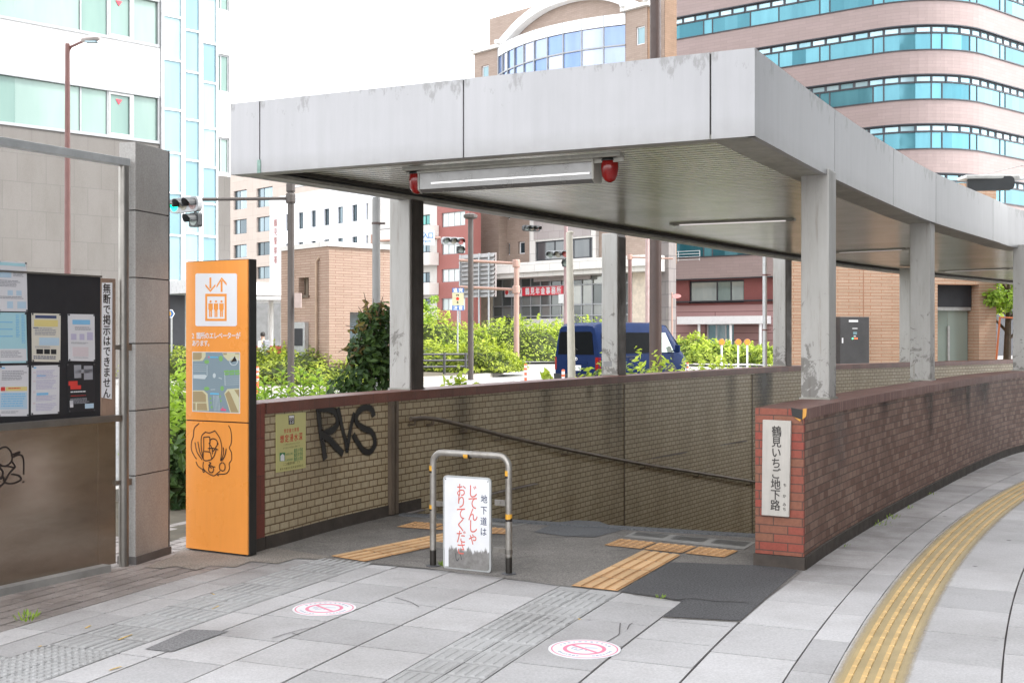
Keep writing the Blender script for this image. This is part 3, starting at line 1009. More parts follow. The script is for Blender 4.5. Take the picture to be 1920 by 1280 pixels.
# ================================================================== CANOPY
def fascmat(name, c, dark_mark):
    b = NB(name)
    t = b.ramp(b.noise(1.2, 4, .6), [(.3, sh(c, .94)), (.7, sh(c, 1.05))])
    g = b.n("SeparateXYZ", Vector=b.co("UV"))
    up = b.ramp(b.math('SUBTRACT', g.outputs[1], ZB), [(.30, (0, 0, 0)), (.56, (1, 1, 1))])
    d = b.noise(5, 7, .72, which="UV", stretch=(1.4, .55, 1))
    big = b.noise(.9, 2, .5, which="UV")
    msk = b.math('ADD', b.math('ADD', d, b.math('MULTIPLY', b.math('SUBTRACT', big, .5), .45)), b.math('MULTIPLY', up, .15))
    st = b.ramp(msk, [(.68, (0, 0, 0)), (.74, (dark_mark,) * 3)])  # patchy stains, mostly near the top
    t = b.mix(st, t, (.20, .197, .185))
    t = b.mix(1.0, t, b.ramp(b.noise(3, 6, .65, which='UV', stretch=(5, .35, 1)), [(.35, (1.02,) * 3), (.7, (.95, .95, .945))]), 'MULTIPLY')
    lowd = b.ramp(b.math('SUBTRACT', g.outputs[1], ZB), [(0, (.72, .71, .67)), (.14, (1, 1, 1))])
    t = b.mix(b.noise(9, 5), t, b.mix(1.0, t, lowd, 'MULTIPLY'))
    sp = b.ramp(b.noise(38, 3, .6, which="UV"), [(.71, (1, 1, 1)), (.76, (.62, .6, .58))])
    t = b.mix(1.0, t, sp, 'MULTIPLY')
    return b.done(t, .42, .15)
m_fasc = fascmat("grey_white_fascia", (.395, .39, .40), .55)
m_soff = NB("slatted_soffit")
bk = m_soff.n("TexBrick", {"offset": 0.0}, Vector=m_soff.co("UV"), Color1=(.74, .735, .64, 1), Color2=(.80, .79, .70, 1), Mortar=(.12, .115, .085, 1), Scale=1.0)
for k_, v_ in (("Mortar Size", .02), ("Mortar Smooth", .2), ("Brick Width", 40.0), ("Row Height", .105)): bk.inputs[k_].default_value = v_
cc = m_soff.mix(1.0, bk.outputs[0], m_soff.ramp(m_soff.noise(.9, 6, .65), [(.35, (1.05,) * 3), (.7, (.72, .71, .66))]), 'MULTIPLY')
m_soff.bump(m_soff.ramp(bk.outputs["Fac"], [(0, (1, 1, 1)), (1, (0, 0, 0))]), .25, .004)
m_soff = m_soff.done(cc, .24, .25, .7)
m_under = mat("grimy_fascia_return", (.33, .32, .28), .5, var=.25, scale=4, streak=.2)
m_gut = mat("dark_gutter_gap", (.05, .045, .038), .8, var=.3)

FL = v2(onz(432, 328, ZB)); FR = v2(onz(1415, 255, ZB))
ldir = (FL - FR).normalized()
ro = []
for x, yt in [(1415, 88), (1565, 205), (1675, 278), (1755, 325), (1862, 372), (1920, 395)]:
    ro.append(v2(onz(x, yt, ZT)))
ro[0] = FR.copy()
ro = ro + [ro[-1] + Vector((2.6, 2.7)), ro[-1] + Vector((5.6, 5.2))]
RO = spline(ro, 8)
lo_ = [v2(onz(x, y, ZB)) for x, y in [(432, 328), (725, 372), (1165, 440), (1480, 488), (1690, 514), (1880, 532)]]
LO = spline(lo_ + [lo_[-1] + (lo_[-1] - lo_[-2]) * .9], 8)
cn = thing("canopy", "grey white flat canopy on square columns roofing the underpass entrance", "canopy", (FR.x - 1.5, FR.y + 3, 0))
inn = lambda a, b, c: a
# fascia panels: front
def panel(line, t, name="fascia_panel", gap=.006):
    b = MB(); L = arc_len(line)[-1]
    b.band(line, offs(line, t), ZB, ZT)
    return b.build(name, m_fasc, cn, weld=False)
fr_front = Fr((*FL, 0), FR - FL)
jx = [fr_front.px(x, 240)[0] for x in (487, 869, 1332)]
fcur = [0] + jx + [(FR - FL).length]
fpt = lambda u: FL + (FR - FL).normalized() * u
for a, c in zip(fcur, fcur[1:]):
    e0 = .006 if a > 0 else 0.0
    e1 = .006 if c < fcur[-1] else 0.0
    panel([fpt(a + e0), fpt((a + c) / 2), fpt(c - e1)], .05)
b = MB(); b.rect(fr_front, .02, fcur[-1] - .02, ZB + .004, ZT - .004, -.045, -.02); b.build("joint_backing", m_gut, cn)
# copper clip at the first joint
b = MB(); q = fr_front.px(486, 309); b.rect(fr_front, q[0] - .016, q[0] + .016, ZB - .002, ZB + .1, 0, .006); b.build("joint_clip", mat("verdigris_clip", (.22, .34, .29), .6, var=.3, scale=20), cn)
# right side panels
cuts = []
LR = arc_len(RO)
def s_at(x):
    p, _ = line_x(RO, x)
    best = min(range(len(RO)), key=lambda i: (RO[i] - p).length)
    return LR[best] if (RO[best] - p).length < .02 else LR[max(0, best - 1)] + (p - RO[max(0, best - 1)]).length if best > 0 else (p - RO[0]).length
sx_ = [0] + [s_at(x) for x in (1565, 1675, 1755, 1862)]
while sx_[-1] < LR[-1] - 2.2: sx_.append(sx_[-1] + 2.15)
sx_.append(LR[-1])
for a, c in zip(sx_, sx_[1:]):
    n = 6
    pts = [along(RO, a + .008 + (c - a - .016) * i / n)[0] for i in range(n + 1)]
    if a == 0: pts[0] = FR.copy()
    panel(pts, .05)
b = MB(); b.band(offs(RO, .02), offs(RO, .06), ZB + .004, ZT - .004); b.build("joint_backing", m_gut, cn, weld=False)
# far side
trim = lambda l, s0: [along(l, s0)[0]] + [p for p, q in zip(l, arc_len(l)) if q > s0 + .05]
LO = trim(LO, .055)
b = MB(); b.band(LO, offs(LO, -.05), ZB, ZT); b.build("fascia_panel", m_fasc, cn, weld=False)
# returns under the fascia
b = MB(); b.band(offs(RO, .05), offs(RO, .30), ZB + .002, ZB + .03); b.build("fascia_return", m_under, cn, weld=False)
LO_full = LO; LO = trim(LO, .1)
b = MB(); b.band(offs(LO, -.05), offs(LO, -.17), ZB + .002, ZB + .03); b.build("fascia_return", m_under, cn, weld=False)
b = MB()
nf = Vector((-ldir.y, ldir.x)); nf = nf if nf.y > 0 else -nf
b.prism([FL + nf * .05, FR + nf * .05, FR + nf * .15, FL + nf * .15], ZB + .001, ZB + .032); b.build("fascia_return", m_under, cn)
# soffit and roof slab
LO = LO_full
nrow = min(len(LO), len(RO))
A_, B_ = res(offs(LO, -.06), 40), res(offs(RO, .06), 40)
A_[0], B_[0] = A_[0] + nf * .055, B_[0] + nf * .055
b = MB()
fd = (FR - FL).normalized(); fn = nf
for i in range(40):
    q = [A_[i], B_[i], B_[i + 1], A_[i + 1]]
    b.face([(p.x, p.y, ZB + .075) for p in q], [((p - FL).dot(fd), (p - FL).dot(fn)) for p in q])
b.build("soffit", m_soff, cn, weld=False)
b = MB()
for i in range(40):
    q = [A_[i], B_[i], B_[i + 1], A_[i + 1]]
    b.face([(p.x, p.y, ZT - .06) for p in q])
b.build("roof_deck", mat("roof_membrane", (.28, .28, .27), .8), cn, weld=False)
LO = trim(LO, .2)
b = MB(); b.band(offs(LO, -.17), offs(LO, -.21), ZB + .045, ZB + .072); b.build("gutter_gap", m_gut, cn, weld=False)

def colmat(name):
    b = NB(name)
    c = b.ramp(b.noise(2, 6, .65, stretch=(3, 3, .6)), [(.3, (.36, .345, .32)), (.7, (.46, .45, .43))])
    g = b.n("SeparateXYZ", Vector=b.co("Object"))
    lowm = b.ramp(g.outputs[2], [(.0, (1, 1, 1)), (1, (0, 0, 0))])
    k = b.math('ADD', b.noise(7, 7, .7, dist=.6), b.math('MULTIPLY', lowm, .0))
    geo = b.n("NewGeometry")
    gz = b.n("SeparateXYZ", Vector=geo.outputs["Position"])
    low = b.n("MapRange", i0=gz.outputs[2], i1=1.1, i2=2.6, i3=.11, i4=-.06).outputs[0]
    pe = b.ramp(b.math('ADD', b.math('ADD', b.noise(6, 8, .75, dist=.8), low), b.math('MULTIPLY', b.math('SUBTRACT', b.noise(1.7, 3), .5), .3)), [(.61, (0, 0, 0)), (.66, (.85,) * 3)])
    c = b.mix(pe, c, (.17, .16, .145))
    c = b.mix(1.0, c, b.ramp(b.noise(5, 5, .7, stretch=(5, 5, .35)), [(.55, (1, 1, 1)), (.8, (.62, .57, .5))]), 'MULTIPLY')
    b.bump(pe, -.25, .003)
    return b.done(c, .55, .15)
m_col = colmat("peeling_grey_column_paint")
m_chan = mat('dark_brown_slab', (.05, .038, .03), .5, .3, var=.3, streak=.4)  # thin dark brown slab over the inner side of each left column
def column_at(x0, x1, y, dirv, size=.226):
    xm = (x0 + x1) / 2
    p = v2(onz(xm, y, WH))
    p = p + Vector(dirv).normalized() * size * .35
    b = MB()
    rot = math.atan2(dirv[1], dirv[0])
    b.box((p.x, p.y, (WH + ZB) / 2 + .018), size, size, ZB + .06 - WH, rot)
    o = b.build("column", m_col, cn, bevel=.012)
    b = MB(); b.box((p.x, p.y, WH + .008), size + .02, size + .02, .016, rot); b.build("column_base", m_under, cn)
    return p
for x0, x1, y in ((1497, 1563, 748), (1703, 1750, 713), (1895, 1936, 695)):
    p, d = line_x(offs(RWo, .165), (x0 + x1) / 2)
    column_at(x0, x1, y, d)
for x0, x1, y in ((722, 784, 730), (1123, 1167, 703), (1447, 1478, 686), (1688, 1708, 678.5)):
    p, d = line_x(LW, (x0 + x1) / 2)
    pc_ = column_at(x0, x1, y, d, .23)
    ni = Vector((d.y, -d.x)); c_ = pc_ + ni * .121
    b = MB(); b.box((c_.x, c_.y, (WH + ZB) / 2), .2, .012, ZB - WH, math.atan2(d.y, d.x)); b.build("inner_side_slab", m_chan, cn)

# --- lamps under the canopy
m_tube = emit("lit_tube", (1, .98, 1), .12, (.8, .8, .8))
m_diff = mat("clear_grey_diffuser", (.19, .185, .18), .22, .3, var=.05)
m_redlens = mat("red_lens", (.20, .006, .005), .18, .0, var=.15)
fixP = v2(onz(783, 321, ZB - .03))
ff = Fr((*fixP, 0), FR - FL)
ua, ub = 0.0, ff.px(1113, 330)[0]
lt = thing("strip_light", "long fluorescent strip light hung under the front edge of the canopy", "light fitting", ff.p(ub / 2, 2.7, -.08))
zt = ZB - .03
b = MB(); b.slab(ff, [(ua, zt), (ub, zt), (ub, zt - .018), (ua, zt - .018)], -.17, .012); b.build("housing", m_under, lt)
for u0 in (ua, ub - .014):
    b = MB()
    q = [(.0, zt - .018), (-.16, zt - .018), (-.16, zt - .15), (-.05, zt - .165), (.0, zt - .14)]
    b.hexa([ff.p(u0, v, n) for n, v in q], [ff.p(u0 + .014, v, n) for n, v in q]); b.build("end_cap", m_under, lt)
b = MB()
q = [(-.004, zt - .02), (-.16, zt - .02), (-.16, zt - .148), (-.05, zt - .162), (-.004, zt - .138)]
b.hexa([ff.p(ua + .015, v, n) for n, v in q], [ff.p(ub - .015, v, n) for n, v in q]); b.build("diffuser", m_diff, lt)
b = MB(); b.tube([ff.p(ua + .12, zt - .098, .004), ff.p(ub - .03, zt - .098, .004)], .007, 8); b.build("tube", m_tube, lt, smooth=True)
b = MB(); b.rect(ff, -.1, ub + .22, ZB - .03, ZB - .002, -.02, .06); b.rect(ff, -.1, ub + .22, ZB - .06, ZB - .03, -.02, -.01); b.build("mounting_rail", m_under, lt)
def beacon(u, label):
    t = thing("alarm_lamp", label, "alarm lamp", ff.p(u, zt - .16, -.07), group="red alarm lamps under the canopy")
    b = MB(); b.rect(ff, u - .062, u + .075, ZB - .03, ZB - .003, -.14, .03); b.build("bracket", m_under, t)
    c = ff.p(u, 0, -.055)
    b = MB(); b.lathe((c.x, c.y, zt - .01), [(.055, 0), (.062, -.012), (.062, -.06), (.055, -.11), (.036, -.142), (.012, -.155)], 20); b.build("lens", m_redlens, t, smooth=True)
    b = MB(); b.lathe((c.x, c.y, zt - .011), [(.06, .012), (.065, .0), (.065, -.006)], 20); b.build("collar", m_black, t)
beacon(-.035, "red alarm lamp at the left end of the strip light")
beacon(ub + .10, "red alarm lamp with a broad bracket at the right end of the strip light")
fr2 = v2(onz(1262, 420, ZB + .07)); fr2b = v2(onz(1486, 411, ZB + .07))
for k, (pa, pb, lab) in enumerate(((fr2, fr2b, "recessed strip light in the slatted soffit, beyond the front fitting"),
                                  (v2(onz(1565, 472.5, ZB + .07)), v2(onz(1700, 466, ZB + .07)), "recessed strip light in the soffit between the two nearest right columns"),
                                  (v2(onz(1765, 508, ZB + .07)), v2(onz(1895, 503, ZB + .07)), "recessed strip light in the soffit near the far right column"))):
    fl = Fr((*pa, 0), pb - pa)
    L_ = (pb - pa).length
    t = thing("recessed_light", lab, "light fitting", fl.p(L_ / 2, ZB + .06), group="recessed lights in the soffit")
    b = MB()
    for n0, n1 in ((-.09, -.07), (.07, .09)): b.rect(fl, -.02, L_ + .02, ZB + .055, ZB + .074, n0, n1)
    b.rect(fl, -.02, 0, ZB + .055, ZB + .074, -.07, .07); b.rect(fl, L_, L_ + .02, ZB + .055, ZB + .074, -.07, .07)
    b.build("trim", m_under, t)
    b = MB(); b.rect(fl, 0, L_, ZB + .066, ZB + .072, -.07, .07); b.build("cover", mat("soffit_light_cover", (.55, .5, .47), .4), t)
    b = MB(); b.tube([fl.p(.08, ZB + .06), fl.p(L_ - .08, ZB + .06)], .012, 8); b.build("tube", emit("dim_tube_%d" % k, (1, .93, .92), .12 if k == 0 else .04, (.7, .68, .66)), t, smooth=True)
# ================================================================== STREET FURNITURE IN FRONT
m_org = mat("orange_sign_enamel", (.84, .32, .065), .3, var=.05, scale=1.2, streak=.06)
m_ink = mat("black_marker_ink", (.02, .012, .01), .5)
m_signwhite = mat("sign_white_film", (.74, .74, .76), .35, var=.03)
sL, sR = onz(348, 1031), onz(465, 1045)
fs = Fr((*v2(sL), 0), v2(sR) - v2(sL))
W_ = (v2(sR) - v2(sL)).length
H_ = fs.px(406, 487.5)[1]
sg = thing("elevator_sign", "tall orange guide sign with elevator pictogram and street map standing by the tiled wall", "sign", fs.p(W_ / 2, 0, -.06))
b = MB(); b.rect(fs, 0, W_ + .003, .012, H_, -.09, -.012); b.build("body", m_black, sg, bevel=.004)
b = MB(); b.rect(fs, .05, W_ - .05, -.01, .012, -.08, -.03); b.build("foot", m_dark, sg)
vs = fs.px(406, 790)[1]
fcx = [fs.px(348, 600)[0], fs.px(465, 600)[0]]
b = MB(); b.rect(fs, .004, W_ - .004, vs + .005, H_ - .006, -.012, 0); b.build("upper_panel", m_org, sg)
b = MB(); b.rect(fs, .004, W_ - .004, .02, vs - .004, -.012, 0); b.build("lower_panel", m_org, sg)
# pictogram: crop coordinates from 300,470 at 4.411
c6 = lambda x, y: fs.px(300 + x / 4.411, 470 + y / 4.414)
def rrect(pts_fn, x0, y0, x1, y1, r, k=5):
    out = []
    for cx, cy, a in ((x1 - r, y0 + r, -90), (x1 - r, y1 - r, 0), (x0 + r, y1 - r, 90), (x0 + r, y0 + r, 180)):
        for i in range(k + 1):
            t = R(a + 90 * i / k); out.append(pts_fn(cx + r * math.cos(t), cy + r * math.sin(t)))
    return out
b = MB(); b.slab(fs, rrect(c6, 294, 188, 637, 624, 16), 0, .002); pc = b.build("pictogram", m_signwhite, sg)
b = MB()
q6 = lambda pts, n0=.002, n1=.003: b.slab(fs, [c6(*p) for p in pts], n0, n1)
q6([(411, 222), (426, 222), (426, 312), (411, 312)]); q6([(377, 275), (418, 324), (418, 342), (377, 293)]); q6([(419, 324), (460, 275), (460, 293), (419, 342)])
q6([(504, 246), (519, 246), (519, 341), (504, 341)]); q6([(470, 288), (511, 220), (511, 240), (470, 308)]); q6([(512, 220), (553, 268), (553, 288), (512, 240)])
q6([(376, 356), (553, 356), (553, 378), (376, 378)]); q6([(376, 562), (553, 562), (553, 581), (376, 581)]); q6([(376, 378), (392, 378), (392, 562), (376, 562)]); q6([(537, 378), (553, 378), (553, 562), (537, 562)])
for cx in (420, 465, 510):
    b.slab(fs, [c6(cx + 9 * math.cos(a * .5236), 420 + 10 * math.sin(a * .5236)) for a in range(12)], .002, .003)
    q6([(cx - 18, 436), (cx + 18, 436), (cx + 18, 488), (cx + 12, 488), (cx + 12, 548), (cx + 2, 548), (cx + 2, 500), (cx - 2, 500), (cx - 2, 548), (cx - 12, 548), (cx - 12, 488), (cx - 18, 488)])
b.build("elevator_icon", m_org, pc, weld=False)
b = MB()
a0, a1 = c6(266, 703), c6(666, 703)
put_row(b, fs, "2箇所のエレベーターが", a0[0], a1[0], a0[1], size=.049, n=.0015, bold=.02, wide=.88)
a0, a1 = c6(266, 765), c6(430, 765)
put_row(b, fs, "あります。", a0[0], a1[0], a0[1], size=.046, n=.0015, bold=.02, wide=.88)
b.build("lettering", m_signwhite, sg, weld=False)
# map : crop 340,620 at 4.264
cm = lambda x, y: fs.px(340 + x / 4.264, 620 + y / 4.267)
mp_m = {k: mat("map_" + k, c, .4, var=.02) for k, c in dict(road=(.22, .29, .33), land=(.58, .55, .36), block=(.36, .28, .15), green=(.20, .42, .13), pale=(.52, .58, .60), blue=(.12, .50, .78), red=(.75, .10, .22)).items()}
mo = MB(); mo.slab(fs, [cm(*p) for p in ((88, 167), (470, 171), (470, 661), (88, 645))], 0, .0015); mo = mo.build("map_panel", m_signwhite, sg)
def mpart(name, key, polys, n1):
    b = MB()
    for p in polys: b.slab(fs, [cm(*q) for q in p], .0015, n1)
    b.build(name, mp_m[key], mo, weld=False)
mpart("map_roads", "road", [[(92, 171), (466, 175), (466, 656), (92, 641)]], .002)
mpart("map_pavements", "land", [[(93, 173), (196, 173), (196, 205), (172, 240), (93, 242)], [(330, 175), (465, 177), (465, 238), (375, 240), (340, 205)], [(93, 476), (180, 476), (212, 505), (222, 640), (93, 638)], [(345, 500), (370, 465), (465, 460), (465, 655), (392, 652)]], .0024)
mpart("map_blocks", "block", [[(93, 175), (165, 175), (165, 215), (150, 232), (93, 232)], [(338, 176), (366, 177), (366, 192), (338, 192)], [(432, 178), (465, 178), (465, 186), (432, 186)], [(93, 484), (170, 484), (198, 512), (200, 570), (93, 570)], [(93, 576), (116, 576), (116, 634), (93, 632)], [(126, 578), (202, 578), (210, 636), (126, 634)], [(352, 505), (380, 478), (395, 500), (460, 652), (400, 650)], [(425, 472), (465, 468), (465, 535)]], .0028)
def blob(cx, cy, rx, ry, k=9): return [(cx + rx * math.cos(6.283 * i / k), cy + ry * math.sin(6.283 * i / k)) for i in range(k)]
mpart("map_greenery", "green", [blob(205, 248, 20, 16), blob(318, 222, 16, 24), blob(205, 462, 22, 15), blob(328, 460, 15, 20), blob(235, 540, 7, 10), blob(238, 575, 7, 10), blob(245, 610, 8, 12), blob(312, 525, 6, 10), blob(318, 560, 6, 10)] + [[(342 + 43 * i, 318 - i), (380 + 43 * i, 314 - i), (382 + 43 * i, 330 - i), (342 + 43 * i, 334 - i)] for i in range(3)] + [[(345 + 43 * i, 340 - i), (382 + 43 * i, 336 - i), (382 + 43 * i, 352 - i), (348 + 43 * i, 355 - i)] for i in range(3)], .003)
mpart("map_crossings", "pale", [[(100, 268 + 17 * i), (200, 270 + 17 * i), (200, 272 + 17 * i), (100, 270 + 17 * i)] for i in range(4)] + [[(352, 366 + 16 * i), (462, 362 + 16 * i), (462, 364 + 16 * i), (352, 368 + 16 * i)] for i in range(5)] + [[(258 + 10 * i, 515), (260 + 10 * i, 515), (266 + 11 * i, 640), (264 + 11 * i, 640)] for i in range(5)] + [[(98, 352), (190, 350), (206, 362), (190, 386), (98, 380)], [(346, 330), (350, 330), (354, 438), (350, 438)], blob(265, 358, 12, 20), [(300, 372), (325, 380), (325, 386), (300, 378)], [(236, 468), (272, 466), (272, 470), (236, 472)], [(206, 272), (209, 272), (209, 360), (206, 360)]], .003)
mpart("map_marks", "blue", [[(232, 496), (302, 499), (302, 508), (232, 508)], [(232, 206), (296, 209), (296, 216), (232, 216)]], .0034)
mpart("map_position_mark", "red", [blob(222, 210, 6, 6), [(334, 606), (341, 618), (328, 618)], [(318, 622), (358, 625), (358, 640), (318, 637)]], .0034)
b = MB()
for k in range(24):
    t0, t1 = 6.283 * k / 24, 6.283 * (k + 1) / 24
    b.slab(fs, [cm(420 + r_ * math.cos(t), 244 + r_ * math.sin(t)) for t, r_ in ((t0, 34), (t1, 34), (t1, 28), (t0, 28))], .0015, .0036)
b.build("compass_ring", mp_m["pale"], mo, weld=False)
b = MB(); b.slab(fs, [cm(*p) for p in ((398, 251), (430, 202), (446, 240))], .0015, .004); b.build("compass_arrow", m_ink, mo)
# marker-pen scribble on the lower panel (crop 340,620)
doodle = [[(143, 740), (112, 768), (100, 800), (97, 845), (82, 890), (82, 950), (105, 1000), (124, 1025)], [(378, 756), (395, 790), (403, 850), (398, 905), (385, 935), (402, 975), (402, 1030), (384, 1060), (386, 1100), (360, 1140), (292, 1148), (300, 1160)],
          [(118, 1045), (135, 1080), (175, 1110), (190, 1118), (178, 1130), (172, 1112)], [(178, 1045), (176, 1095), (205, 1130), (258, 1158), (290, 1138), (312, 1120)],
          [(190, 808), (228, 815), (272, 798)], [(195, 808), (165, 840), (160, 900), (165, 960), (178, 1020)], [(272, 800), (310, 860), (325, 930), (322, 985), (315, 1040)],
          [(180, 850), (182, 930), (180, 1030), (240, 1028), (240, 1000), (230, 970), (185, 963)], [(180, 850), (225, 848), (230, 870), (228, 960)], [(232, 900), (236, 870), (262, 862), (288, 880), (290, 910)], [(222, 895), (245, 930), (258, 960), (298, 898)], [(215, 940), (255, 938), (298, 950)], [(252, 985), (250, 940)], [(282, 945), (265, 1000), (240, 1030)],
          [(112, 890), (130, 970), (170, 1030)], [(136, 885), (150, 960), (176, 1020)], [(363, 940), (350, 1000), (325, 1042)], [(340, 930), (338, 990), (322, 1035)],
          [(224, 1050), (240, 1058), (222, 1075), (250, 1080), (262, 1108), (250, 1132), (228, 1125), (222, 1098), (232, 1075)], [(232, 1095), (240, 1088), (246, 1100)], [(335, 1050), (352, 1070), (352, 1105), (335, 1118), (312, 1105), (310, 1070), (330, 1050)], [(250, 1085), (275, 1087)]]
b = MB()
for i, st in enumerate(doodle):
    ribbon(b, [fs.p(*cm(*p), .0015 + .00025 * i) for p in st], .0078, fs.N, n=6)
b.build("graffiti", m_ink, sg, weld=False)

# --- yellow flood-depth notice on the tiled wall
pA, pB = line_x(LW, 515)[0], line_x(LW, 573)[0]
fy = Fr((*pA, 0), pB - pA)
cy_ = lambda x, y: fy.px(500 + x / 8.727, 760 + y / 8.727)
nt_ = thing("flood_notice", "pale yellow flood depth notice with red lettering fixed to the cream tiled wall", "notice", fy.p(*cy_(370, 1080), .01))
b = MB(); b.slab(fy, [cy_(*p) for p in ((135, 145), (620, 105), (618, 1015), (138, 1095))], .006, .012); b.build("panel", mat("pale_yellow_plate", (.55, .52, .22), .4, var=.05), nt_)
b = MB(); b.slab(fy, [cy_(*p) for p in ((335, 160), (432, 150), (432, 302), (338, 312))], .012, .0126)
ic = b.build("wave_icon", m_ink, nt_)
b = MB()
wv = [(345, 215), (360, 195), (377, 215), (394, 193), (410, 212), (424, 195)]
b.slab(fy, [cy_(*p) for p in [(345, 168), (424, 160)] + list(reversed([(x, y - 2) for x, y in wv]))], .0126, .013)
for d in (18,):
    b.slab(fy, [cy_(x, y + d) for x, y in wv] + [cy_(x, y + d + 10) for x, y in reversed(wv)], .0126, .013)
put_line(b, fy, "2.0", cy_(352, 0)[0], cy_(418, 0)[0], cy_(385, 295)[1], cy_(385, 250)[1], n=.0132, bold=.02)
b.build("icon_marks", m_signwhite, ic, weld=False)
m_redtxt = mat("red_lettering", (.55, .03, .015), .5)
b = MB()
put_row(b, fy, "想定最大規模", cy_(255, 0)[0], cy_(510, 0)[0], cy_(380, 404)[1], size=.033, n=.0125, bold=.01, wide=.8)
put_row(b, fy, "想定浸水深", cy_(190, 0)[0], cy_(570, 0)[0], cy_(380, 527)[1], size=.06, n=.0125, bold=.02, wide=.85)
b.build("red_lettering", m_redtxt, nt_, weld=False)
b = MB()
put_row(b, fy, "この場所は浸水のおそれが", cy_(245, 0)[0], cy_(520, 0)[0], cy_(380, 625)[1], size=.014, n=.0125)
put_row(b, fy, "あり表示は想定最大規模です", cy_(240, 0)[0], cy_(525, 0)[0], cy_(380, 678)[1], size=.014, n=.0125)
put_row(b, fy, "ここは鶴見中央4-33", cy_(245, 0)[0], cy_(530, 0)[0], cy_(380, 940)[1], size=.024, n=.0125, bold=.015, wide=.8)
put_row(b, fy, "横浜市鶴見区役所総務課防災", cy_(190, 0)[0], cy_(580, 0)[0], cy_(380, 1010)[1], size=.019, n=.0125, bold=.012, wide=.9)
b.build("small_lettering", mat("olive_lettering", (.12, .10, .02), .5), nt_, weld=False)
m_grn = mat("green_lettering", (.03, .20, .07), .5)
b = MB()
for i, tx in enumerate(("鶴見小学校", "鶴見中学校", "鶴見小学校")):
    put_row(b, fy, tx, cy_(425, 0)[0], cy_(572, 0)[0], cy_(500, 728 + 70 * i)[1], size=.033, n=.0125, bold=.015, wide=.62)
put_row(b, fy, "地域防災拠点", cy_(285, 0)[0], cy_(415, 0)[0], cy_(380, 785)[1], size=.018, n=.0125, bold=.01, wide=.7)
put_row(b, fy, "広域避難場所", cy_(285, 0)[0], cy_(415, 0)[0], cy_(380, 880)[1], size=.018, n=.0125, bold=.01, wide=.7)
b.slab(fy, [cy_(*p) for p in ((190, 772), (278, 765), (278, 905), (192, 910))], .012, .0126)
b.build("green_lettering", m_grn, nt_, weld=False)
b = MB(); b.slab(fy, [cy_(*p) for p in ((203, 905), (203, 820), (236, 785), (268, 815), (268, 903))], .0126, .013); b.build("house_icon", m_signwhite, nt_)

# --- steel hoop barrier with the dismount sign
bl, br = onz(812, 1061), onz(954, 1076)
fb = Fr((*v2(bl), 0), v2(br) - v2(bl))
wB = (v2(br) - v2(bl)).length
hB = fb.px(880, 851)[1]
br_ = thing("hoop_barrier", "steel hoop barrier with a white dismount sign standing at the head of the ramp", "barrier", fb.p(wB / 2, 0))
rc = .075
pts = [fb.p(0, 0), fb.p(0, hB - rc)]
for i in range(1, 7): pts.append(fb.p(rc - rc * math.cos(i * R(15)), hB - rc + rc * math.sin(i * R(15))))
for i in range(0, 7): pts.append(fb.p(wB - rc + rc * math.sin(i * R(15)), hB - rc + rc * math.cos(i * R(15))))
pts.append(fb.p(wB, 0))
m_hoop = NB("worn_steel_tube")
cH = m_hoop.ramp(m_hoop.noise(9, 6, .7), [(.3, (.26, .235, .205)), (.7, (.46, .44, .41))])
gz_ = m_hoop.n("SeparateXYZ", Vector=m_hoop.co("Object"))
cH = m_hoop.mix(m_hoop.ramp(m_hoop.math('ADD', gz_.outputs[2], m_hoop.math('MULTIPLY', m_hoop.noise(12, 3), .03)), [(.125, (1, 1, 1)), (.14, (0, 0, 0))]), cH, (.055, .05, .045))
m_hoop = m_hoop.done(cH, .36, .7)
b = MB(); b.tube(pts, .0225, 16); b.build("hoop", m_hoop, br_, smooth=True)
m_amber = mat("amber_reflective_tape", (.70, .36, .04), .35)
def ring(u, v, horiz=False, h=.05):
    for k, (a, c, mm) in enumerate(((0, .5, m_amber), (.5, 1, m_ink))):
        b = MB()
        n = 14
        for i in range(n):
            t0, t1 = 6.283 * i / n, 6.283 * (i + 1) / n
            def P(t, f):
                sk = .35 * math.sin(t) * (0 if (f in (0, 1)) else 1)
                q = (f + sk * .6) * h
                if horiz: return fb.p(u + q - h / 2, v + .0236 * math.cos(t), .0236 * math.sin(t))
                return fb.p(u + .0236 * math.cos(t), v + h / 2 - q, .0236 * math.sin(t))
            b.face([P(t0, a), P(t1, a), P(t1, c), P(t0, c)])
        b.build("amber_tape" if k == 0 else "black_tape", mm, br_, smooth=True)
ring(*fb.px(811, 879)); ring(*fb.px(811, 951), h=.04); ring(*fb.px(953, 889)); ring(*fb.px(954, 970)); ring(*fb.px(877, 853), horiz=True)
b = MB(); b.lathe(fb.p(wB, fb.px(954, 1032)[1] - .02), [(.0265, 0), (.0265, .03)], 16); b.build("collar", m_steel, br_, smooth=True)
b = MB()
for u in (0, wB): b.lathe(fb.p(u, .004), [(.05, 0), (.05, .004), (.03, .006)], 18)
b.build("foot_plate", m_dark, br_)
for (x0, y0), (x1, y1) in (((818, 940), (836, 948)), ((928, 937), (948, 947)), ((818, 1016), (836, 1026)), ((925, 1026), (948, 1036))):
    a, c = fb.px(x0, y0), fb.px(x1, y1)
    b = MB(); b.rect(fb, a[0], c[0], c[1] - .004, a[1] + .004, -.004, .006)
    b.disc(fb, (a[0] + c[0]) / 2, (a[1] + c[1]) / 2, .007, .006, .012, 10); b.build("clamp", m_steel, br_)
bq = [fb.px(*p) for p in ((835, 889), (925, 896), (922, 1073), (833, 1064))]
u0, u1, v0, v1 = (bq[0][0] + bq[3][0]) / 2, (bq[1][0] + bq[2][0]) / 2, (bq[2][1] + bq[3][1]) / 2, (bq[0][1] + bq[1][1]) / 2
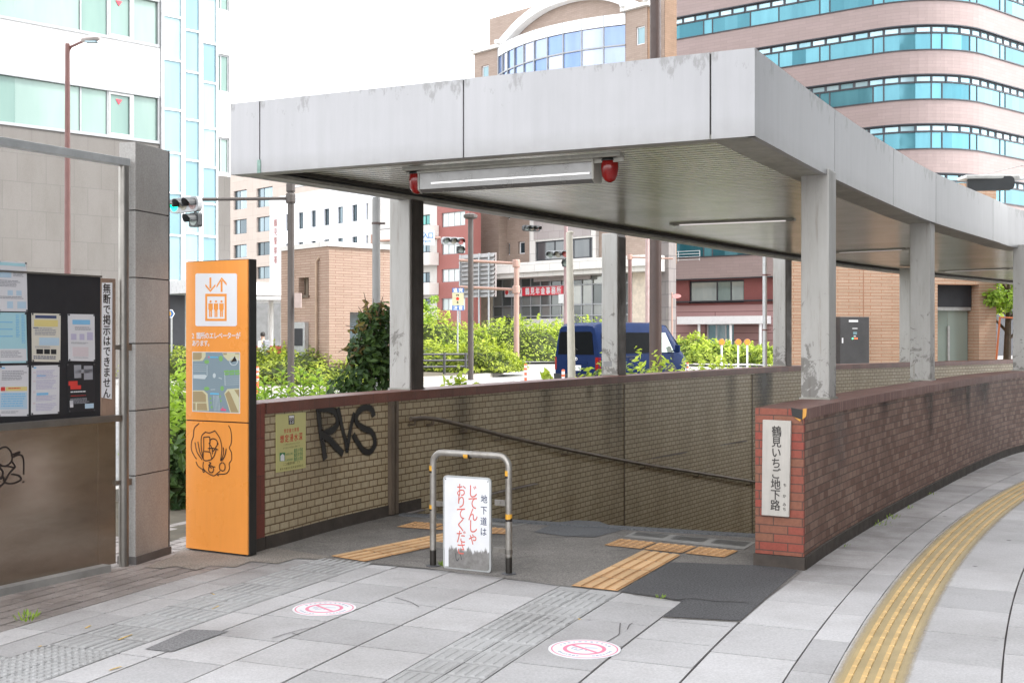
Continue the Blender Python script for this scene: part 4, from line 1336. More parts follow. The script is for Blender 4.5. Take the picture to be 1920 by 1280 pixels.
def rr2(u0, u1, v0, v1, r, k=5):
    o = []
    for cx, cy, a in ((u1 - r, v1 - r, 0), (u0 + r, v1 - r, 90), (u0 + r, v0 + r, 180), (u1 - r, v0 + r, 270)):
        for i in range(k + 1):
            t = R(a + 90 * i / k); o.append((cx + r * math.cos(t), cy + r * math.sin(t)))
    return o
brd = MB(); brd.slab(fb, rr2(u0, u1, v0, v1, .03), .008, .024); brd = brd.build("sign_board", m_galv, br_)
m_worn = NB("worn_sign_film")
gw = m_worn.n("SeparateXYZ", Vector=m_worn.co("UV"))
edge = m_worn.math('ADD', gw.outputs[1], m_worn.math('MULTIPLY', m_worn.math('SUBTRACT', m_worn.noise(30, 5, .7, stretch=(1, 1, .25)), .5), .16))
wr = m_worn.ramp(edge, [(v0 + .135, (1, 1, 1)), (v0 + .15, (0, 0, 0))])
wl = m_worn.ramp(gw.outputs[0], [(0.0, (0, 0, 0)), (1, (0, 0, 0))])
cw = m_worn.mix(wr, m_worn.ramp(m_worn.noise(6, 5), [(.3, (.70, .70, .71)), (.7, (.78, .78, .79))]), m_worn.ramp(m_worn.noise(25, 4), [(.3, (.16, .15, .14)), (.7, (.27, .26, .25))]))
m_worn = m_worn.done(cw, .35)
b = MB(); b.slab(fb, rr2(u0 + .012, u1 - .012, v0 + .014, v1 - .012, .022), .024, .0248); b.build("face", m_worn, brd)
b = MB(); b.rect(fb, u0 + .014, u0 + .045, v0 + .018, v1 - .075, .0248, .0252); b.build("faded_strip", m_signwhite, brd)
b = MB()
for u in (u0 + .022, u1 - .022):
    for v in (v1 - .025,): b.disc(fb, u, v, .004, .0248, .027, 8)
b.build("screw", m_dark, brd)
m_red2 = mat("faded_red_lettering", (.62, .13, .10), .5, var=.12, scale=12)
b = MB()
ua_, va_ = fb.px(890, 920); ub_, vb_ = fb.px(886, 1014)
put_col(b, fb, "じてんしゃ", ua_, fb.px(890, 909)[1], fb.px(888, 1018)[1], size=.092, n=.0253, bold=.008, wide=.82)
put_col(b, fb, "おりてくださ", fb.px(868, 920)[0], fb.px(868, 907)[1], fb.px(866, 1037)[1], size=.09, n=.0253, bold=.008, wide=.82)
b.build("red_lettering", m_red2, brd, weld=False)
b = MB(); put_char(b, fb, "い", fb.px(863, 1043)[0], fb.px(863, 1043)[1], .07, n=.0253, bold=.005, wide=.85); b.build("worn_lettering", m_dark, brd, weld=False)
b = MB()
for ch, y in zip("地下道は", (934.5, 955.5, 976, 995.5)):
    u, v = fb.px(911 - (y - 934) * .02, y); put_char(b, fb, ch, u, v, .055, n=.0253, bold=.012, wide=.88)
b.build("navy_lettering", mat("navy_lettering", (.02, .035, .10), .5), brd, weld=False)

# --- no-smoking stickers on the flags
m_pink = mat("faded_pink_print", (.76, .22, .33), .5, var=.08)
m_bluegrey = mat("blue_grey_print", (.28, .30, .42), .5)
def sticker(px, py, label):
    c = onz(px, py)
    t = thing("pavement_sticker", label, "floor sticker", (c.x, c.y, 0), group="round no smoking stickers on the flagstones")
    def ringf(r0, r1, z, m, name, k=40):
        b = MB()
        for i in range(k):
            t0, t1 = 6.2832 * i / k, 6.2832 * (i + 1) / k
            b.face([c + Vector((r_ * math.cos(a), r_ * math.sin(a), z)) for r_, a in ((r0, t0), (r1, t0), (r1, t1), (r0, t1))])
        return b.build(name, m, t)
    rad = .185
    b = MB(); b.lathe(c + Vector((0, 0, .002)), [(rad, 0), (rad, .0022)], 48); b.build("disc", mat("sticker_white_%d" % px, (.80, .79, .80), .4, var=.04), t)
    ringf(rad * .89, rad * .93, .0046, m_pink, "outer_ring")
    ringf(rad * .49, rad * .60, .0046, m_pink, "prohibition_ring")
    b = MB(); a = R(128)
    e = Vector((math.cos(a), math.sin(a), 0)); s_ = Vector((-e.y, e.x, 0)) * rad * .05
    b.face([c + e * rad * .55 - s_ + Vector((0, 0, .005)), c + e * rad * .55 + s_ + Vector((0, 0, .005)), c - e * rad * .55 + s_ + Vector((0, 0, .005)), c - e * rad * .55 - s_ + Vector((0, 0, .005))])
    b.build("slash", m_pink, t)
    b = MB()
    for x0, x1, y, th in ((.02, .36, .1, .035),):
        b.face([c + Vector((rad * x, rad * yy, .0048)) for x, yy in ((x0, y), (x1, y - .06), (x1, y - .06 + th), (x0, y + th))])
    for st in ([(-.36, .02), (-.30, .12), (-.2, .16), (-.1, .2)], [(-.3, -.05), (-.2, -.14), (-.1, -.08), (.0, .0), (.06, -.12), (.0, -.2)], [(-.25, .02), (-.2, -.02)]):
        ribbon(b, [c + Vector((rad * x, rad * y, .0048)) for x, y in st], .007, (0, 0, 1))
    rs = random.Random(px)
    for lo, hi, n in ((20, 160, 11), (200, 260, 7), (285, 345, 7)):
        for i in range(n):
            a = R(lo + (hi - lo) * i / n)
            q = c + Vector((rad * .75 * math.cos(a), rad * .75 * math.sin(a), .0048))
            s1, s2 = rs.uniform(.004, .008), rs.uniform(.004, .007)
            b.face([q + Vector((-s1, -s2, 0)), q + Vector((s1, -s2, 0)), q + Vector((s1, s2, 0)), q + Vector((-s1, s2, 0))])
    b.build("print", m_bluegrey, t, weld=False)
sticker(608, 1141, "round white no smoking sticker on the darker flag in front of the orange sign")
sticker(1096, 1217, "round white no smoking sticker on the flag right of the grey tactile strip")

# --- notice board between stainless posts, and the granite pillar
m_gran = NB("granite_cladding")
cg = m_gran.ramp(m_gran.noise(90, 3, .6), [(.32, (.31, .295, .28)), (.68, (.41, .395, .375))])
cg = m_gran.mix(1.0, cg, m_gran.ramp(m_gran.noise(1.5, 6, .7, stretch=(1, 1, .6)), [(.4, (1.05,) * 3), (.7, (.78, .77, .75))]), 'MULTIPLY')
m_gran = m_gran.done(cg, .5)
gp0, gp1 = v2(onz(254, 1058)), v2(onz(316, 1038))
fg = Fr((*gp0, 0), gp1 - gp0)
gw_ = (gp1 - gp0).length
vtop = fg.px(254, 265)[1]
pil = thing("granite_pillar", "grey speckled granite pillar with dark horizontal joints beside the notice board", "pillar", fg.p(gw_ / 2, 0, -.06))
cutsv = [0.045] + [fg.px(254, y)[1] for y in (892, 770, 644, 520, 394)] + [vtop]
for a, c in zip(cutsv, cutsv[1:]):
    b = MB(); b.rect(fg, 0, gw_, a + .004, c - .004, -.13, 0); b.build("granite_slab", m_gran, pil, bevel=.002)
b = MB(); b.rect(fg, .012, gw_ - .012, .0, vtop - .01, -.12, -.012); b.build("core", m_black, pil)
b = MB(); b.rect(fg, gw_ + .002, gw_ + .012, .0, vtop - .002, -.13, .003); b.build("edge_strip", m_dark, pil)
b = MB(); b.rect(fg, -.008, gw_ + .02, -.01, .055, -.14, .012); b.build("plinth", mat("pillar_plinth", (.11, .10, .095), .8, var=.25), pil)

nb0, nb1 = v2(onz(0, 1112)), v2(onz(222, 1063))
dnb = (nb1 - nb0).normalized()
fn_ = Fr((*nb0, 0), dnb)
UL = -2.2
UR = fn_.px(222, 1000)[0]
nbd = thing("notice_board", "stainless steel notice board with black pin panel and a low metal apron", "notice board", fn_.p(UR / 2, 0, -.05))
m_apron = NB("weathered_stainless_sheet")
ca = m_apron.ramp(m_apron.noise(2.0, 6, .65, stretch=(.6, .6, 2.2)), [(.3, (.30, .235, .185)), (.7, (.46, .39, .32))])
ca = m_apron.mix(1.0, ca, m_apron.ramp(m_apron.noise(200, 2), [(.3, (.88,) * 3), (.7, (1.1,) * 3)]), 'MULTIPLY')
m_apron.bump(m_apron.noise(1.4, 3), .06, .02)
m_apron = m_apron.done(ca, .2, .9)
m_copper = mat("rusty_orange_edge", (.42, .17, .08), .4, .6, var=.25, streak=.3)
sh0 = fn_.px(222, 783)[1]
UA = fn_.px(186, 900)[0]
UB = fn_.px(219, 900)[0]
b = MB(); b.rect(fn_, UL, UA, .03, sh0 - .02, -.035, -.012); b.build("apron_panel", m_apron, nbd)
b = MB(); b.rect(fn_, UA, UB, .03, sh0 - .02, -.035, -.010); b.build("apron_panel", m_apron, nbd)
b = MB(); b.rect(fn_, UL, UB + .012, sh0 - .022, sh0 + .022, -.06, .035); b.build("shelf_rail", m_steel, nbd, bevel=.004)
bt = fn_.px(120, 516)[1]
UBK = fn_.px(192, 600)[0]
b = MB(); b.rect(fn_, UL, UBK, sh0 + .022, bt, -.05, -.02); b.build("pin_panel", mat("black_pin_panel", (.015, .015, .018), .6, var=.15), nbd)
b = MB(); b.rect(fn_, UBK, UB, sh0 + .022, bt - .005, -.05, -.012); b.build("side_panel", mat("tan_side_panel", (.36, .25, .19), .4, .4, var=.2, streak=.3), nbd)
b = MB(); b.rect(fn_, UL, UBK + .01, bt, bt + .012, -.055, -.012); b.build("top_trim", m_steel, nbd)
vb_ = fn_.px(228, 311)[1]
up = fn_.px(232, 700)[0]
b = MB(); b.tube([fn_.p(up, 0, .0), fn_.p(up, vb_ + .04, .0)], .034, 16); b.build("post", m_steel, nbd, smooth=True)
b = MB(); b.rect(fn_, UL, up + .03, vb_, vb_ + fn_.px(120, 282)[1] - fn_.px(120, 297)[1], -.035, .035); b.build("top_beam", m_galv, nbd, bevel=.003)
for y in (652, 905):
    v = fn_.px(225, y)[1]
    b = MB(); b.rect(fn_, UB - .01, up, v - .012, v + .02, -.02, .01); b.rect(fn_, up, up + .045, v - .02, v + .025, .0, .03); b.build("hinge_bracket", m_steel, nbd)
b = MB(); b.rect(fn_, UL, fn_.px(195, 1070)[0], -.01, .045, -.02, .07); b.build("plinth", m_conc, nbd)
tagst = [[(-10, 175), (0, 160), (35, 148), (60, 175), (62, 215), (30, 240), (0, 225), (-8, 195)], [(58, 190), (70, 183), (102, 172), (70, 195), (100, 185), (118, 205), (120, 280)], [(0, 240), (40, 240), (78, 245), (62, 215)], [(78, 245), (50, 275), (25, 320), (0, 340), (-10, 335)], [(0, 240), (20, 270), (10, 300), (-5, 280)], [(60, 278), (95, 285), (105, 305), (70, 322), (35, 320), (20, 290)], [(117, 312), (119, 318)]]
ct_ = lambda x, y: fn_.px(x / 2.56, 780 + y / 2.56)
b = MB()
for i, st in enumerate(tagst): ribbon(b, [fn_.p(*ct_(*p), -.011 + .0005 * i) for p in st], .011, fn_.N, n=6)
b.build("graffiti", m_ink, nbd, weld=False)
# sign strip on the board
ss = thing("warning_strip", "tall white strip with black vertical lettering on the right edge of the notice board", "sign", fn_.p(*fn_.px(201, 745), 0))
b = MB(); b.slab(fn_, [fn_.px(*p) for p in ((193, 530), (212, 530), (211, 748), (192, 745))], -.010, -.007); b.build("panel", m_signwhite, ss)
b = MB()
for i, ch in enumerate("無断で掲示はできません"):
    u, v = fn_.px(201.5, 541 + i * 19.6); put_char(b, fn_, ch, u, v, .0685, n=-.0065, bold=.022, wide=.92)
b.build("lettering", m_ink, ss, weld=False)
# posters: crop (0,440) at 2.6667
cp_ = lambda x, y: fn_.px(x / 2.6667, 440 + y / 2.6667)
pm = {k: mat("poster_" + k, c, .45, var=.05) for k, c in dict(white=(.62, .61, .63), cream=(.62, .58, .50), cyan=(.36, .58, .64), pink=(.60, .52, .54), black=(.02, .02, .024), blue=(.20, .45, .68), grey=(.30, .30, .33), yellow=(.66, .55, .22), navy=(.05, .07, .16), red=(.60, .05, .04), pale=(.42, .55, .66), lilac=(.45, .42, .55)).items()}
pk = list(pm)
def poster(q, base, items, label, nm="poster"):
    """items: (colour, x0, y0, x1, y1) in 0..1 of the sheet, rows of fine print as (colour, x0, y0, x1, y1, rows)"""
    Q = [Vector(cp_(*p)) for p in q]
    Mq = lambda s, t: Q[0].lerp(Q[1], s).lerp(Q[3].lerp(Q[2], s), t)
    t = thing(nm, label, "poster", fn_.p(*Mq(.5, 1), -.015), group="posters pinned to the black notice board")
    b = MB(); b.slab(fn_, Q, -.0195, -.0175, 0); sheet = b.build("sheet", pm[base], t)
    by = {}
    rp = random.Random(hash(label) % 999 if False else len(label) * 7 + len(items))
    for it in items:
        c, x0, y0, x1, y1 = it[:5]
        bb = by.setdefault(c, MB())
        if len(it) == 5: bb.slab(fn_, [Mq(x0, y0), Mq(x1, y0), Mq(x1, y1), Mq(x0, y1)], -.0175, -.0168)
        else:
            for r_ in range(it[5]):
                ya = y0 + (y1 - y0) * r_ / it[5]; yb = ya + (y1 - y0) / it[5] * .5
                x = x0
                xe = x1 - rp.uniform(0, .25) * (x1 - x0)
                while x < xe:
                    xx = min(xe, x + rp.uniform(.03, .12))
                    bb.slab(fn_, [Mq(x, ya), Mq(xx, ya), Mq(xx, yb), Mq(x, yb)], -.0175, -.0166)
                    x = xx + rp.uniform(.008, .02)
    for c, bb in by.items(): bb.build("print", pm[c], t, weld=False)
    b = MB()
    for s_, t_ in ((.03, .02), (.97, .02), (.03, .98), (.97, .98)):
        u, v = Mq(s_, t_); b.disc(fn_, u, v, .006, -.0175, -.013, 8)
    b.build("pin", m_dark, t)
poster([(0, 128), (142, 138), (147, 384), (0, 382)], "white", [("cyan", .02, .03, .95, .09), ("pale", .0, .18, .45, .33), ("grey", .52, .2, .9, .31, 4), ("grey", .05, .38, .8, .52, 5), ("pale", .32, .58, .5, .68), ("pale", .62, .58, .8, .68), ("grey", .05, .7, .95, .76, 2), ("pale", .3, .8, .5, .94), ("pale", .65, .8, .95, .94)], "white poster with pale blue drawings, topmost on the board")
poster([(0, 388), (140, 390), (147, 640), (0, 642)], "cyan", [("blue", .62, .04, .75, .5, 14), ("blue", .82, .04, .95, .62, 18), ("white", .0, .72, .97, .96), ("grey", .08, .76, .85, .9, 4), ("blue", .05, .18, .5, .2), ("blue", .05, .32, .5, .34), ("blue", .05, .46, .5, .48)], "sky blue poster with vertical lettering, left in the middle row")
poster([(167, 392), (313, 395), (311, 636), (170, 634)], "cream", [("navy", .12, .04, .85, .1), ("yellow", .08, .13, .9, .27), ("grey", .1, .3, .85, .46, 5), ("navy", .05, .29, .22, .31), ("pale", .25, .5, .95, .66), ("grey", .1, .68, .8, .72, 2), ("black", .15, .74, .38, .84), ("black", .42, .74, .62, .84), ("black", .66, .74, .85, .84), ("navy", .05, .88, .9, .96, 2)], "cream poster with a navy heading and yellow band, centre of the middle row")
poster([(349, 396), (482, 398), (484, 633), (352, 630)], "white", [("blue", .16, .12, .82, .22), ("grey", .25, .27, .9, .35, 3), ("lilac", .1, .42, .3, .55), ("lilac", .42, .42, .6, .55), ("lilac", .7, .38, .92, .55), ("grey", .1, .6, .8, .64, 2), ("pink", .15, .7, .75, .9), ("grey", .2, .92, .8, .94, 1)], "white poster with a blue heading and lilac pictures, right in the middle row")
poster([(8, 655), (152, 652), (152, 906), (0, 908)], "white", [("blue", .06, .03, .18, .06), ("grey", .08, .1, .95, .3, 6), ("red", .06, .42, .2, .5), ("yellow", .22, .42, .95, .5), ("red", .3, .44, .8, .48, 1), ("pale", .05, .53, .95, .86), ("blue", .08, .55, .9, .83, 6), ("grey", .1, .9, .7, .95, 2)], "white poster with a red square and light blue box, left in the bottom row")
poster([(168, 654), (307, 651), (305, 893), (165, 900)], "white", [("blue", .06, .03, .16, .06), ("pink", .06, .12, .14, .16), ("pink", .06, .3, .14, .34), ("pink", .06, .52, .14, .56), ("pink", .06, .75, .14, .79), ("blue", .18, .19, .5, .23), ("blue", .18, .56, .6, .61), ("lilac", .16, .1, .95, .28, 6), ("lilac", .16, .3, .9, .5, 7), ("lilac", .16, .62, .9, .74, 4), ("lilac", .16, .78, .9, .94, 5)], "white poster of fine print with pink markers, centre of the bottom row")
poster([(343, 645), (483, 642), (484, 880), (352, 888)], "black", [("grey", .25, .03, .5, .3), ("grey", .6, .05, .92, .34), ("grey", .3, .12, .9, .2), ("red", .04, .36, .36, .45), ("red", .1, .45, .48, .53), ("white", .1, .57, .8, .62, 1), ("red", .1, .66, .7, .68, 1), ("grey", .08, .72, .8, .84, 5), ("pale", .62, .84, .95, .94), ("white", .06, .76, .18, .9)], "black poster with a dark photo and red patch, right in the bottom row")
# ================================================================== BUILDINGS
def facade(mb, fr, U0, U1, V0, V1, rects, depth, m=0, mr=None):
    us = sorted({U0, U1, *[r[0] for r in rects], *[r[1] for r in rects]})
    vs = sorted({V0, V1, *[r[2] for r in rects], *[r[3] for r in rects]})
    us = [u for u in us if U0 <= u <= U1]; vs = [v for v in vs if V0 <= v <= V1]
    for a, b in zip(us, us[1:]):
        run = None
        for c, d in zip(vs, vs[1:]):
            cu, cv = (a + b) / 2, (c + d) / 2
            if any(r[0] < cu < r[1] and r[2] < cv < r[3] for r in rects):
                if run: mb.face([fr.p(a, run[0]), fr.p(b, run[0]), fr.p(b, run[1]), fr.p(a, run[1])], m=m); run = None
            else:
                run = (run[0], d) if run else (c, d)
        if run: mb.face([fr.p(a, run[0]), fr.p(b, run[0]), fr.p(b, run[1]), fr.p(a, run[1])], m=m)
    mr = m if mr is None else mr
    for u0, u1, v0, v1 in [r[:4] for r in rects]:
        for (a, b), (c, d) in (((u0, v0), (u1, v0)), ((u1, v0), (u1, v1)), ((u1, v1), (u0, v1)), ((u0, v1), (u0, v0))):
            mb.face([fr.p(a, b), fr.p(c, d), fr.p(c, d, -depth), fr.p(a, b, -depth)], m=mr)

def block(mb, fr, U0, U1, V0, V1, dp, m=0, roof=True):
    """sides, back and roof behind a facade"""
    p = lambda u, v, n: fr.p(u, v, n)
    mb.face([p(U0, V0, 0), p(U0, V1, 0), p(U0, V1, -dp), p(U0, V0, -dp)], m=m)
    mb.face([p(U1, V0, 0), p(U1, V1, 0), p(U1, V1, -dp), p(U1, V0, -dp)], m=m)
    mb.face([p(U0, V0, -dp), p(U1, V0, -dp), p(U1, V1, -dp), p(U0, V1, -dp)], m=m)
    if roof: mb.face([p(U0, V1, 0), p(U1, V1, 0), p(U1, V1, -dp), p(U0, V1, -dp)], m=m)

rw_ = random.Random(21)
def pane(mb, fr, u0, u1, v0, v1, n, m=0):
    k = rw_.random()
    t = rw_.uniform(-.006, .006)
    mb.face([fr.p(u0, v0, n + t), fr.p(u1, v0, n - t), fr.p(u1, v1, n - t), fr.p(u0, v1, n + t)], [(k, 0)] * 4, m)

def window(fr, r, depth, parent, mf, mg, vm=(), hm=(), fw=.06, sill=False):
    u0, u1, v0, v1 = r
    b = MB()
    n0, n1 = -depth + .002, -depth + .06
    b.rect(fr, u0, u0 + fw, v0, v1, n0, n1); b.rect(fr, u1 - fw, u1, v0, v1, n0, n1)
    b.rect(fr, u0 + fw, u1 - fw, v0, v0 + fw, n0, n1); b.rect(fr, u0 + fw, u1 - fw, v1 - fw, v1, n0, n1)
    us = [u0] + [u0 + (u1 - u0) * k for k in vm] + [u1]
    vs = [v0] + [v0 + (v1 - v0) * k for k in hm] + [v1]
    for u in us[1:-1]: b.rect(fr, u - fw * .4, u + fw * .4, v0 + fw, v1 - fw, n0, n1 - .005)
    for v in vs[1:-1]: b.rect(fr, u0 + fw, u1 - fw, v - fw * .4, v + fw * .4, n0, n1 - .008)
    wo = b.build("window", mf, parent, weld=False)
    b = MB()
    for a, c in zip(us, us[1:]):
        for d, e in zip(vs, vs[1:]): pane(b, fr, a + .004, c - .004, d + .004, e - .004, n0 + .02)
    b.build("pane", mg, wo, weld=False)
    if sill:
        b = MB(); b.rect(fr, u0 - .05, u1 + .05, v0 - .08, v0, -depth, .06); b.build("sill", mf, wo)
    return wo

def wallmat(name, c, bw=None, rh=None, ms=.02, contrast=.12, joint=.8, rough=.75):
    if bw is None: return mat(name, c, rough, var=.06, scale=.4, speck=.05, bscale=6)
    return brickmat(name, sh(c, 1 - contrast), sh(c, 1 + contrast), sh(c, joint), bw, rh, ms, rough, dirt=(.85, .83, .8), dirt_amt=.5, bump=.2, fine=.05)

# ---- 1 glass and white office block at the left
P1 = Vector(((300 - 960) / F * 46, 46)); D1 = Vector((1.02, 1)).normalized()
f1 = Fr((*P1, 0), D1)
m_stone1 = brickmat("grey_stone_cladding", (.132, .123, .114), (.142, .132, .124), (.112, .105, .098), 1.05, 1.02, .014, .7, dirt=(.8, .78, .75), dirt_amt=.7, bump=.1, fine=.1, offset=.5)
m_whitepan = brickmat("white_facade_panel", (.80, .80, .81), (.82, .82, .82), (.60, .60, .62), 6.0, .47, .008, .5, dirt=(.92, .92, .92), dirt_amt=.4, bump=.05, fine=.02)
m_glgreen = glassmat("green_tinted_glass", (.14, .225, .195), (.22, .30, .265), .22, .12)
m_glblue = glassmat("pale_blue_glass", (.14, .25, .29), (.25, .37, .40), .18, .15)
g1 = thing("office_building", "white office block with green glass bands, glass stair bay and grey stone base", "building", f1.p(-6, 0, -6))
U_ = lambda x: f1.px(x, 400)[0]
V1 = lambda y: f1.px(300, y)[1]
sU0, sU1, sU2, sU3 = -16.0, 0.0, U_(403), U_(432)
vA0, vA1, vB0, vB1, vBase, vTop = V1(268), V1(183), V1(88), V1(88) + (V1(183) - V1(268)), V1(270), 27.0
bands = [(sU0 + .01, sU1 - .02, vA0, vA1), (sU0 + .01, sU1 - .02, vB0, vB1), (sU0 + .01, sU1 - .02, vB0 + 3.76, vB1 + 3.76)]
b = MB(); facade(b, f1, sU0, sU1, vBase, vTop, bands, .12); block(b, f1, sU0, sU3, vBase, vTop, 14)
b.build("white_wall", m_whitepan, g1, weld=False)
b = MB(); facade(b, f1, sU0, sU1, 0, vBase - .004, [], .1); block(b, f1, sU0, sU1, 0, vBase - .004, 12); b.build("stone_base", m_stone1, g1, weld=False)
jx = [U_(x) for x in (-160, -60, 30, 152, 202.5)]
for k, (a, c, v0, v1) in enumerate(bands):
    b = MB()
    b.rect(f1, a, c, v0 - .05, v0 + .06, -.1, .05); b.rect(f1, a, c, v1 - .05, v1 + .04, -.1, .05)
    for u in jx[-2:]: b.rect(f1, u - .03, u + .03, v0 + .06, v1 - .05, -.1, -.03)
    b.rect(f1, c - .08, c, v0 + .06, v1 - .05, -.1, .03)
    fo = b.build("window_band", m_frame, g1, weld=False)
    b = MB()
    us = [a] + jx + [U_(251), c - .08]
    for p, q in zip(us, us[1:]): pane(b, f1, p, q, v0 + .05, v1 - .05, -.085)
    b.build("pane", m_glgreen, fo, weld=False)
    b = MB(); u0, u1 = U_(204), U_(251)
    b.rect(f1, u0, u0 + .07, v0 + .06, v1 - .06, -.09, -.01); b.rect(f1, u1 - .16, u1, v0 + .06, v1 - .06, -.09, .0)
    b.rect(f1, u0 + .07, u1 - .16, v0 + .06, v0 + .16, -.09, -.01); b.rect(f1, u0 + .07, u1 - .16, v1 - .15, v1 - .06, -.09, -.01); b.build("hatch_frame", m_galv, fo)
    um = (U_(219) + U_(230)) / 2; vt = v1 - .3
    b = MB(); b.slab(f1, [(um - .13, vt), (um, vt - .2), (um + .13, vt)], -.07, -.06); b.build("access_triangle", mat("red_triangle", (.75, .05, .08), .4), fo)
# glass stair bay
cb = [U_(x) for x in (301, 340, 372, 403)]
rows = [[28, 110, 203.5, 285, 360, 440, 526], [56, 134, 224, 300, 369, 437, 490, 526], [80, 154, 240, 313, 382, 443, 500, 526]]
for k in range(3):
    u0, u1 = cb[k], cb[k + 1]
    xm = (301, 340, 372)[k]
    b, gl = MB(), MB()
    vs = [f1.px(xm, y)[1] for y in rows[k]]
    vs = [vs[0] + 1.86 * 5, vs[0] + 1.86 * 4, vs[0] + 1.86 * 3, vs[0] + 1.86 * 2, vs[0] + 1.86] + vs
    for a, c in zip(vs, vs[1:]): pane(gl, f1, u0 + .03, u1 - .03, c + .03, a - .03, .06 + .05 * k)
    for v in vs: b.rect(f1, u0, u1, v - .035, v + .035, .0, .12 + .05 * k)
    b.rect(f1, u0, u0 + .06, vs[-1], vs[0], .0, .16 + .05 * k); b.rect(f1, u1 - .06, u1, vs[-1], vs[0], .0, .14 + .05 * k)
    fo = b.build("glass_bay", m_whitegloss, g1, weld=False)
    gl.build("pane", m_glblue, fo, weld=False)
b = MB(); b.rect(f1, cb[0], sU2, .0, vTop, -12, -.25); b.build("bay_core", mat("pale_bay_core", (.5, .55, .54), .6), g1)
rr3 = [(U_(405), U_(430.5), f1.px(418, y1)[1], f1.px(418, y0)[1]) for y0, y1 in ((-60, 20), (102, 173), (258, 325))]
b = MB(); facade(b, f1, sU2 + .004, sU3, f1.px(418, 330)[1], vTop, rr3, .15)
b.build("white_wall", m_whitepan, g1, weld=False)
b = MB(); facade(b, f1, sU2 + .004, sU3, 0, f1.px(418, 330)[1], [], .1); b.build("stone_base", m_stone1, g1, weld=False)
for r_ in rr3: window(f1, r_, .12, g1, m_frame, m_glgreen, vm=(.4,), fw=.07)
b = MB(); b.rect(f1, U_(312), U_(520), f1.px(345, 552)[1], f1.px(345, 528)[1], .2, 1.6); b.build("entrance_canopy", m_whitegloss, g1)
b = MB(); b.rect(f1, U_(316), U_(345), 0, f1.px(330, 553)[1], .01, .08); b.build("entrance", m_framedark, g1)

# ---- 2 pale tan office block beyond
Dg = Vector((.69, -.724))                   # the street grid: the viewer's right runs towards us
def grid_frame(x, Y, U=Dg): return Fr(((x - 960) / F * Y, Y, 0), U)
f2 = grid_frame(480, 150)
g2 = thing("office_building", "tall pale tan office block behind the white police station", "building", f2.p(0, 0, -8))
cols2 = [(438, 462.5), (481, 511)]
rects = []
for y0, y1 in ((359, 390.5), (413, 437), (460, 482), (505.5, 526.5), (549, 570)):
    for k, (x0, x1) in enumerate(cols2):
        dy = (0, -5)[k]
        a = f2.px(x0, y0 + dy); c = f2.px(x1, y1 + dy)
        rects.append((a[0], c[0], c[1], a[1]))
for k in range(4):
    for x0, x1 in ((525, 545), (562, 582)):
        pass
a = f2.px(425, 600)[0]; c = f2.px(640, 600)[0]
b = MB(); facade(b, f2, a, c, 0, 25, rects, .35); block(b, f2, a, c, 0, 25, 14); b.build("wall", wallmat("tan_wall_panel", (.48, .41, .36), 4.0, 1.55, .03, .03, .85), g2, weld=False)
for r_ in rects: window(f2, r_, .32, g2, m_framedark, m_glasswin, vm=(.36,), fw=.07)

# ---- 3 white police station
f3 = grid_frame(600, 120)
g3 = thing("police_station", "white police station with narrow windows and a vertical red-brown sign", "building", f3.p(0, 0, -6))
rects = []
for k, (x0, x1) in enumerate(((535.5, 541.5), (559, 568.5), (583, 592), (607, 617.5), (632.5, 643), (659.5, 670), (686, 697), (713.5, 724), (742, 753))):
    yt = 402 - (x0 - 535) * .141
    for off, h in ((0, 30), (55, 29), (108, 28), (160, 27)):
        a = f3.px(x0, yt + off * (1 + (x0 - 535) / 1500)); c = f3.px(x1, yt + off * (1 + (x0 - 535) / 1500) + h)
        rects.append((a[0], c[0], c[1], a[1]))
a = f3.px(506, 600)[0]; c = f3.px(790, 600)[0]; vt = f3.px(520, 378)[1]
b = MB(); facade(b, f3, a, c, 0, vt, rects, .3); block(b, f3, a, c, 0, vt, 12); b.build("wall", wallmat("white_wall_panel", (.80, .82, .85), 5.5, 3.2, .03, .015, .8), g3, weld=False)
b = MB(); b.rect(f3, a - .05, c + .05, vt, vt + .5, -12, .08); b.build("parapet", m_white, g3)
for r_ in rects: window(f3, r_, .27, g3, m_framedark, m_glasswin, vm=(.5,), fw=.05)
b = MB()
for ch, y in zip("鶴見警察署", (418, 435, 452, 470, 487)):
    u, v = f3.px(516.7, y); put_char(b, f3, ch, u, v, .82, n=.02, wide=.75, bold=.03)
b.build("lettering", mat("red_brown_letters", (.30, .14, .13), .5), g3, weld=False)

# ---- 4 apartments with balconies, 5 red-brown block
f5 = grid_frame(850, 92)
m_redwall = wallmat("red_brown_render", (.30, .11, .095))
def V5(y): return f5.px(850, y)[1]
rects = []
for y0, y1 in ((400, 422), (456, 474.5), (505, 527), (559.5, 581)):
    a = f5.px(828, y0); c = f5.px(872, y1); rects.append((a[0], c[0], c[1], a[1]))
g5 = thing("apartment_building", "red-brown rendered block with wide white-blinded windows", "building", f5.p(0, 0, -5))
a = f5.px(819.5, 500)[0]; c = f5.px(880, 500)[0]
b = MB(); facade(b, f5, a, c, 0, 13.6, rects, .2); block(b, f5, a, c, 0, 13.6, 1.2); b.build("wall", m_redwall, g5, weld=False)
m_blind = glassmat("blinded_window_glass", (.50, .54, .52), (.66, .69, .66), .15, .1)
for r_ in rects: window(f5, r_, .17, g5, m_frame, m_blind, vm=(.25, .5, .76), fw=.06)
g4 = thing("apartment_building", "pale grey apartment block with projecting balconies beside the red-brown block", "building", f5.p(a - 3, 0, -5))
ua = f5.px(690, 500)[0]; uc = a - .02
rects = []
for y0, y1 in ((404, 424), (455, 474), (511, 531), (560, 583)):
    q0 = f5.px(787, y0); q1 = f5.px(806, y1); rects.append((q0[0], q1[0], q1[1], q0[1]))
